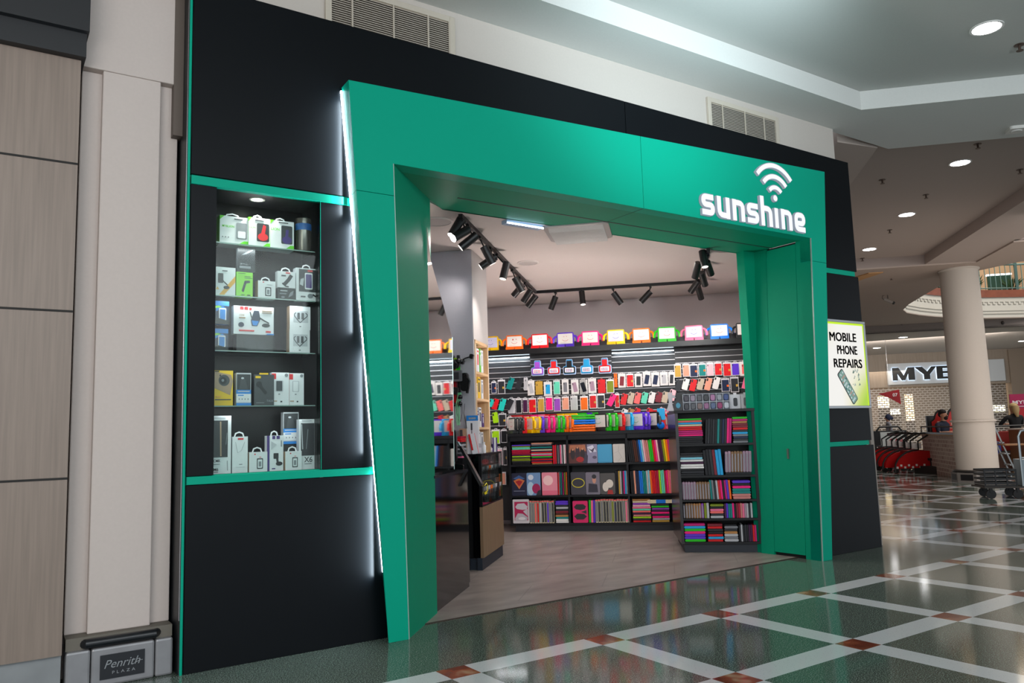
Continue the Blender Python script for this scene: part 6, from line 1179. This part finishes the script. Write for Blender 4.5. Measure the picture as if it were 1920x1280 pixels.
cover(135, 385, 940, 1280, z8, .881, '#8f8aa6', [('p', '#3a3448', [(0, 0), (.3, 0), (.35, .4), (.1, .6), (0, .55)]), ('p', '#d8d6e4', [(.3, .85), (.7, .95), (.95, .6), (.5, .55)]), ('p', '#4a4458', [(.35, .8), (.6, .7), (.85, .85), (.7, .55)]), ('e', '#5a5068', .8, .3, .15, .08)], 'lilac grey cityscape tablet cover on the centre bay top shelf')
cover(390, 640, 940, 1280, z8, .881, '#3f9cc8', [('r', '#3590bc', .04, .03, .96, .06)], 'plain light blue tablet cover on the centre bay top shelf')
cover(655, 860, 935, 1280, z8, .881, '#c9c4bf', [('l', '#8f8b88', [(.5, .95), (.45, .6), (.7, .3), (.4, .05)], .012), ('l', '#9c9894', [(.1, .5), (.45, .62), (.9, .8)], .01), ('l', '#9c9894', [(.6, .4), (.9, .1)], .01)], 'white marble tablet cover, last on the centre bay top shelf')
z3 = lambda X, Y: (940+X/8.531, 850+Y/8.531)
z9 = lambda X, Y: (1090+X/8.533, 860+Y/8.533)
cover(165, 402, 315, 655, z3, .476, '#1c1f38', [('p', '#3a5a8c', [(.1, .75), (.5, .9), (.9, .75), (.5, .68)]), ('p', '#c06a3a', [(.12, .66), (.5, .76), (.88, .66), (.5, .28)]), ('p', '#9c1a24', [(.26, .62), (.5, .68), (.74, .62), (.5, .4)]), ('r', '#8a8ca0', .12, .19, .88, .215)], 'navy tablet cover with red and copper abstract shape, middle shelf left bay')
cover(405, 625, 310, 655, z3, .476, '#6d8fb8', [('e', '#a9c4d6', .28, .3, .25, .3), ('e', '#9c1a50', .68, .3, .3, .22), ('p', '#22242c', [(.65, 0), (1, 0), (1, .25), (.8, .2)]), ('e', '#cfd4de', .3, .8, .2, .12)], 'pale blue and magenta abstract tablet cover, middle shelf left bay')
cover(648, 895, 305, 655, z3, .476, '#e58a9c', [('e', '#f2c4c4', .4, .65, .32, .22), ('r', '#e06a84', 0, 0, 1, .2)], 'pink tablet cover, third on the middle shelf of the left bay')
cover(1110, 1345, 300, 640, z3, .476, '#35323c', [('e', '#d8cc10', .5, .52, .44, .21), ('e', '#2b2832', .5, .52, .40, .18)], 'dark grey tablet cover with yellow oval ring, middle shelf centre bay')
cover(70, 295, 215, 550, z9, .476, '#77707e', [('p', '#241f30', [(.15, .1), (.85, .1), (.8, .45), (.2, .5)]), ('e', '#c98f78', .6, .65, .13, .16), ('e', '#1c1a24', .6, .8, .16, .1)], 'grey tablet cover with dark figure print, middle shelf centre bay')
cover(300, 540, 230, 550, z9, .476, '#4a4644', [('e', '#d8cfc4', .35, .35, .2, .22), ('e', '#d8cfc4', .62, .5, .25, .2), ('p', '#a8201c', [(.45, 0), (.85, 0), (.8, .2), (.5, .2)])], 'charcoal tablet cover with cream and red patches, middle shelf centre bay')
cover(170, 430, 735, 1100, z3, .116, '#c9c5c8', [('r', '#b01c50', .1, .12, .92, .9), ('p', '#c4c0c6', [(.15, .68), (.3, .82), (.7, .84), (.9, .7), (.85, .58), (.6, .56), (.25, .6)]), ('p', '#b5b1b8', [(.12, .2), (.3, .42), (.6, .4), (.9, .25), (.85, .1), (.15, .1)]), ('p', '#bdb9c0', [(.62, .5), (.9, .6), (.9, .3)]), ('e', '#dcd8da', .55, .2, .22, .06)], 'white boxed pink and grey rugged case, bottom shelf left bay', v=V1-.01)
cover(1125, 1365, 760, 1095, z3, .116, '#d81864', [('p', '#17161a', [(.08, .72), (.25, .85), (.7, .85), (.88, .75), (.8, .62), (.5, .58), (.2, .62)]), ('p', '#1d1c20', [(.08, .3), (.3, .42), (.75, .4), (.92, .28), (.7, .15), (.25, .15)]), ('p', '#26252a', [(.55, .5), (.9, .58), (.9, .4)])], 'hot pink rugged case with black pads, bottom shelf centre bay')

# ---- right-hand bookcase near the jamb
VR = 4.222; UR0, UR1 = 1.285, 2.10; D_ = .98
t = svt('tall_bookcase', 'dark freestanding bookcase in the shop by the right jamb', 'bookcase', UR0, VR, 0); W_ = UR1-UR0
BR = mat('#1d1416', .22, spec=.6)
m = MB(); m.prism([(.03, .05), (W_-.05, .05), (W_-.05, D_-.05), (-.03, D_-.05)], 0, .095, axis='z'); m.build('kickboard', mat('#161d28', .5), t)
m = MB(); m.prism([(0, 0), (.03, 0), (-.05, D_), (-.08, D_)], .095, 1.455, axis='z'); m.build('side_panel', BR, t)
m = MB(); m.box(W_-.03, W_, 0, D_, .095, 1.455); m.build('side_panel', KB, t)
m = MB(); m.box(0, W_, .35, .37, .095, 1.455); m.build('back_panel', KB, t)
m = MB(); m.prism([(-.005, -.01), (W_+.005, -.01), (W_+.005, D_+.01), (-.085, D_+.01)], 1.455, 1.485, axis='z'); m.build('top', KB, t, bevel=.002)
for z in (1.127, .798, .548, .355, .115): m = MB(); m.box(.03, W_-.03, .0, .35, z-.022, z); m.build('shelf', KB, t)
r5 = lambda X: at_V(1250+X/9.144, 850, VR+.02)[0]
r6 = lambda X: at_V(1250+X/8, 960, VR+.02)[0]
V2 = VR+.015
stack('left pile, top shelf of tall bookcase', r5(205), r5(640), V2, 1.128, 1.40, ['black', 'black', 'black', 'dark', 'hotpink', 'magenta', 'magenta', 'red', 'red', 'cream', 'sky', 'salmon', 'green'], d=.25)
upright('top shelf of tall bookcase', r5(665), r5(1120), V2, 1.128, .26, ['black', 'dark', 'black', 'dark', 'black', 'teal', 'black', 'navy', 'dark', 'hotpink', 'magenta'], lean=-.08)
stack('right pile, top shelf of tall bookcase', r5(1150), r5(1420), V2, 1.128, 1.40, ['grey', 'dark', 'navy', 'grey', 'sky', 'dark', 'red', 'maroon', 'maroon', 'tan', 'magenta', 'green'], d=.2, puffy=True)
stack('left pile, second shelf of tall bookcase', r5(225), r5(625), V2, .799, 1.04, ['black', 'dark', 'black', 'white', 'white', 'plum', 'white', 'lightblue', 'dark', 'black'], d=.2)
upright('second shelf of tall bookcase, left part', r5(640), r5(955), V2, .799, .27, ['black', 'black', 'dark', 'maroon', 'sky', 'sky'], lean=.06)
upright('second shelf of tall bookcase, right part', r5(985), r5(1440), V2, .825, .22, ['mauve', 'mauve', 'bronze', 'bronze', 'bronze', 'bronze', 'mauve', 'mauve', 'mauve'], kind=2, what='phone wallet', lean=-.04)
stack('thin pile under the wallets, second shelf', r5(985), r5(1440), V2, .799, .824, ['black', 'dark'], d=.2)
upright('third shelf of tall bookcase, left part', r6(215), r6(670), V2, .549, .185, ['dark', 'mauve', 'mauve', 'mauve', 'mauve', 'mauve', 'bronze', 'bronze', 'bronze', 'bronze', 'bronze'], kind=2, what='phone wallet')
upright('third shelf of tall bookcase, right part', r6(675), r6(990), V2, .549, .2, ['teal', 'grey', 'dark', 'silver', 'red', 'hotpink', 'black', 'magenta', 'purple', 'orange'], lean=.05)
stack('right pile, third shelf of tall bookcase', r6(1000), r6(1285), V2, .549, .74, ['rose', 'rose', 'teal', 'teal', 'hotpink', 'black', 'purple'], d=.16, puffy=True)
upright('fourth shelf of tall bookcase, left part', r6(245), r6(560), V2, .356, .155, ['dark', 'bronze', 'bronze', 'bronze', 'tan', 'tan', 'tan', 'violet'], kind=2, what='phone wallet', lean=-.0)
upright('fourth shelf of tall bookcase, centre', r6(562), r6(640), V2, .356, .16, ['olive', 'silver'])
stack('pile of pouches, fourth shelf of tall bookcase', r6(650), r6(860), V2, .356, .50, ['silver', 'dark', 'salmon', 'pink', 'black', 'olive'], d=.15, puffy=True)
upright('fourth shelf of tall bookcase, right part', r6(865), r6(1290), V2, .356, .15, ['plum', 'purple', 'teal', 'teal', 'hotpink', 'black', 'maroon', 'crimson', 'rose', 'pink', 'mauve', 'silver', 'dark', 'silver'])
stack('left pile, bottom shelf of tall bookcase', r6(245), r6(570), V2, .116, .305, ['green', 'purple', 'purple', 'hotpink', 'green', 'sky', 'magenta'], d=.2, puffy=True)
stack('second pile, bottom shelf of tall bookcase', r6(600), r6(830), V2, .116, .30, ['red', 'sky', 'red', 'black', 'dark', 'red', 'maroon'], d=.2)
stack('third pile, bottom shelf of tall bookcase', r6(845), r6(1055), V2, .116, .275, ['silver', 'grey', 'silver', 'tan', 'dark', 'grey'], d=.15, puffy=True)
upright('bottom shelf of tall bookcase, right part', r6(1065), r6(1330), V2, .116, .17, ['black', 'silver', 'black', 'dark', 'black', 'plum', 'plum', 'red', 'magenta'])
# things on its top
u, _ = at_V(z6(570, 1100)[0], 757, 4.45); ua, za = at_V(*z6(270, 1025), 4.42); ub, zb = at_V(*z6(870, 1210), 4.42); w_ = ub-ua; h_ = .175
t = svt('earbud_case_rack', 'clear two-row rack of fourteen coloured earbud cases on the bookcase top', 'rack', ua, 4.42, 1.486)
m = MB(); m.box(0, w_, .03, .04, 0, h_); m.build('backing', mat('#9ea2ac', .3), t); m = MB()
for k in range(8): m.box(w_*k/7-.002, w_*k/7+.002, -.02, .03, 0, h_)
for k in range(3): m.box(0, w_, -.02, .03, h_*k/2-.002, h_*k/2+.002)
m.build('divider', mat('#c4c8d2', .2), t)
cl = ['#3a3440', '#8a7a8c', '#4a4a50', '#1c1c22', '#a06a94', '#8a8f98', '#1c3a78', '#2a2a32', '#4a4c52', '#75605e', '#8c5a80', '#4a5c80', '#8c1a58', '#b4b8c2']
for k, c in enumerate(cl):
    i, j = k % 7, 1-k//7; x = w_*(i+.5)/7; z = h_*(j+.5)/2; m = MB(); m.rrect(x-w_*.052, x+w_*.052, z-h_*.19, z+h_*.19, .02, -.015, .02)
    tag(m.build('earbud_case', mat(c, .25), loc=UV(ua, 4.42, 1.486), rz=A45, bevel=.005), f'rounded earbud case, {ORD[i]} from left in the {"upper" if j else "lower"} rack row', 'earbud case', 'earbud cases in the clear rack')
u0_, _ = at_V(*z6(155, 1150), 4.38); u1_, _ = at_V(*z6(270, 1150), 4.38)
m = MB(); w_ = u1_-u0_; m.rrect(0, w_, 0, .11, .02, 0, .06); m.prism(ellp(w_/2, .055, w_*.36, .043), -.002, 0, 1); m.prism(ellp(w_/2, .058, w_*.24, .03), -.003, -.001, 2); sv(m, 'watch_box', [mat('#0f1014', .3), mat('#16202c', .2), mat('#2f8aa8', .3)], 'black watch box with blue dial at the left of the clear rack', 'box', u0_, 4.38, 1.486)
m = MB(); m.rrect(.0, .1, 0, .2, .02, 0, .03); sv(m, 'black_panel_stand', mat('#17181b', .4), 'black rounded card standing behind the watch box', 'stand', u0_+.03, 4.46, 1.486)
m = MB(); m.prism([(0, 0), (.08, 0), (.065, .08), (.075, .2), (.02, .195), (.03, .09)], 0, .03); m.box(.07, .1, -.01, .02, .14, .17); sv(m, 'grey_stand', mat('#b5b1b8', .4), 'light grey bracket standing at the left corner of the bookcase top', 'stand', 1.2, 4.36, 1.486)
for i, (x0, x1, c) in enumerate(((872, 1000, 'dark'), (1006, 1118, 'grey'), (1120, 1180, 'silver'))):
    a_, _ = at_V(*z6(x0, 1100), 4.45); b2, _ = at_V(*z6(x1, 1100), 4.45); w_ = b2-a_; m = MB(); m.box(0, w_, 0, .05, 0, .155); m.rrect(w_*.3, w_*.7, .03, .12, .015, -.004, 0, 1); m.box(w_*.35, w_*.65, .02, .03, .155, .175)
    sv(m, 'phone_pack', [mat('#c9c6cc', .3), C(c, .3)], f'white pack with {nm(c)} phone case on the bookcase top, {ORD[i]} right of the rack', 'pack', a_, 4.45, 1.486)
m = MB(); m.box(0, .02, .0, .03, 0, 1.5); m.box(-.04, .06, -.03, .06, 0, .02); sv(m, 'floor_stand', KB, 'slim black floor stand between the tall bookcase and the jamb', 'stand', 2.15, 4.6, 0)

# ---- ceiling things
u, z = at_V(1, 1, 5); 
def disc(px, py, r, lab, name='ceiling_speaker'):
    p = at_z(px, py, 3.17); t = thing(name, lab, 'speaker', p, A45); m = MB(); m.lathe([(r, 0), (r, -.006), (r*.88, -.01), (r*.88, -.004)], seg=32, cap=False); m.build('ring', mat('#d2cac6', .5), t); m = MB(); m.lathe([(r*.88, -.006), (r*.88, -.003)], seg=32); m.build('grille', mat('#b5adaa', .6, bump=.3, scale=900), t)
disc(990, 492, .12, 'round flush ceiling speaker between the light tracks')
disc(818, 415, .15, 'round grey ceiling speaker at the far left of the shop ceiling')
a = at_z(1018, 432, 3.17); ul, vl = toUV(a)
t = svt('air_diffuser', 'white ceiling air diffuser with curved blades partly behind the lintel', 'vent', .18, 2.55, 3.17)
m = MB(); m.rrect(0, .6, 0, .6, .06, -.02, 0, axis='z'); m.build('plate', mat('#a09b98', .4), t, bevel=.004)
for k in range(9): m = MB(); y = .05+k*.06; m.add([(.05, y, -.02), (.55, y, -.02), (.55, y+.05, -.05), (.05, y+.05, -.05), (.05, y+.006, -.02), (.55, y+.006, -.02), (.55, y+.056, -.05), (.05, y+.056, -.05)], [(0, 1, 2, 3), (7, 6, 5, 4), (2, 1, 5, 6), (0, 3, 7, 4), (3, 2, 6, 7)]); m.build('blade', mat('#c2bdb9', .35), t)
a, b = at_z(948, 416, 3.15), at_z(1016, 427, 3.15); d = (b-a)
t = thing('ceiling_light', 'slim bluish light panel on the ceiling just behind the lintel', 'ceiling light', a, math.atan2(d.y, d.x))
m = MB(); L_ = d.length; m.box(0, L_, -.02, .06, -.012, .02); m.build('housing', mat('#9ab0c8', .3), t); m = MB(); m.box(0, L_, -.026, -.02, -.016, -.004); m.build('lit_edge', glow('#cfe4ff', 6), t)
sprinkler(1396, 497, 3.17, 'small sprinkler in the shop ceiling beside the right jamb')

# ---- track with spotlights
TZ = 3.15
t = svt('light_track', 'black U-shaped lighting track on the shop ceiling', 'light track', -.43, 1.95, 0)
m = MB(); m.box(-.018, .018, 0, 3.9, TZ-.015, 3.17); m.build('track_rail', KB, t)
m = MB(); m.box(-.018, 2.17, 3.88, 3.916, TZ-.015, 3.17); m.build('track_rail', KB, t)
m = MB(); m.box(2.13, 2.166, 2.0, 3.9, TZ-.015, 3.17); m.build('track_rail', KB, t)
ZA = lambda X, Y: (800+X/5.334, 370+Y/5.334)
ZZ = lambda X, Y: (1100+X/5.332, 400+Y/5.332)
SP = [(ZA, 345, 215, 270, 400, 'L', -1, 1), (ZA, 415, 320, 300, 440, 'L', -1, 1), (ZA, 500, 375, 335, 525, 'L', -1, 0), (ZA, 570, 490, 655, 660, 'L', 1, 0), (ZA, 690, 590, 545, 705, 'L', -1, 0), (ZA, 800, 650, 765, 840, 'L', -1, 0), (ZA, 880, 800, 955, 945, 'L', 1, 0), (ZA, 965, 870, 860, 980, 'L', 1, 0), (ZA, 1045, 920, 955, 1045, 'L', 1, 0), (ZA, 1095, 980, 1000, 1090, 'L', 1, 0),
      (ZA, 1290, 990, 1235, 1120, 'B', 1, 0), (ZA, 1550, 940, 1570, 1095, 'B', -1, 0), (ZZ, 265, 790, 350, 905, 'B', 1, 0), (ZZ, 640, 780, 540, 880, 'B', 1, 0),
      (ZZ, 1155, 375, 1182, 548, 'R', -1, 0), (ZZ, 1200, 485, 1250, 585, 'R', 1, 0), (ZZ, 1120, 490, 1085, 625, 'R', 1, 0), (ZZ, 1145, 590, 1190, 700, 'R', 1, 0), (ZZ, 1120, 670, 1040, 770, 'R', 1, 0), (ZZ, 1110, 730, 1150, 840, 'R', 1, 0)]
wh = {'L': 'left run of the track', 'B': 'back run of the track', 'R': 'right run of the track'}; cnt = {'L': 0, 'B': 0, 'R': 0}
for zf, x0, y0, x1, y1, run, sgn, lit in SP:
    a, b = zf(x0, y0), zf(x1, y1); LL = .185
    if run == 'B': v = 5.848; pa = hit(*a, UV(0, v), (1, 1, 0)); pb = hit(*b, UV(0, v), (1, 1, 0))
    else:
        U0 = -.43 if run == 'L' else 1.72
        # place on the plane of the run: cylinder top 0.09 under the track
        P = at_z(*a, TZ-.10); u_, v = toUV(P); v = max(v, 2.02) if run == 'L' else max(4.0, min(5.8, v)); pa = hit(*a, UV(0, v), (1, 1, 0)); pb = hit(*b, UV(0, v), (1, 1, 0))
    dd = pb-pa; l = min(dd.length, LL*.98); dv = sqrt(max(0, LL*LL-l*l))*sgn; dirv = (dd.normalized()*l+Vector((1, 1, 0))/R2*dv).normalized()
    ua, va = toUV(pa); uh = {'L': -.43, 'B': ua, 'R': 1.72}[run]; i = cnt[run]; cnt[run] += 1
    t = thing('track_spotlight', f'black cylinder spotlight, {ORD[i]} along the {wh[run]}', 'spotlight', UV(uh, va, TZ), 0, 'cylinder spotlights on the track')
    o0 = UV(uh, va, TZ); q = pa-o0
    m = MB(); m.M = Matrix.Rotation(A45, 4, 'Z'); m.box(-.014, .014, -.05, .05, -.035, -.012); m.M = Matrix(); ln = q+dirv*.035
    m.tube([(0, 0, -.03), (ln.x*.4, ln.y*.4, min(-.045, ln.z*.55)), tuple(ln)], .0075, 6); m.build('adapter', KB, t)
    m = MB(); m.cyl(q, q+dirv*LL, .0385, seg=24); m.build('cylinder', mat('#0c0c0e', .4), t, smooth=True, bevel=.002)
    e = q+dirv*LL; m = MB(); m.cyl(e, e+dirv*.001, .034, seg=24); m.build('lens', glow('#fff3ea', 30 if lit else .9), t)
    tg = e+dirv*2
    light('spot_beam', 'SPOT', e+dirv*.02, tg, 13, (1, .94, .9), .03, blend=1, angle=100, parent=t)
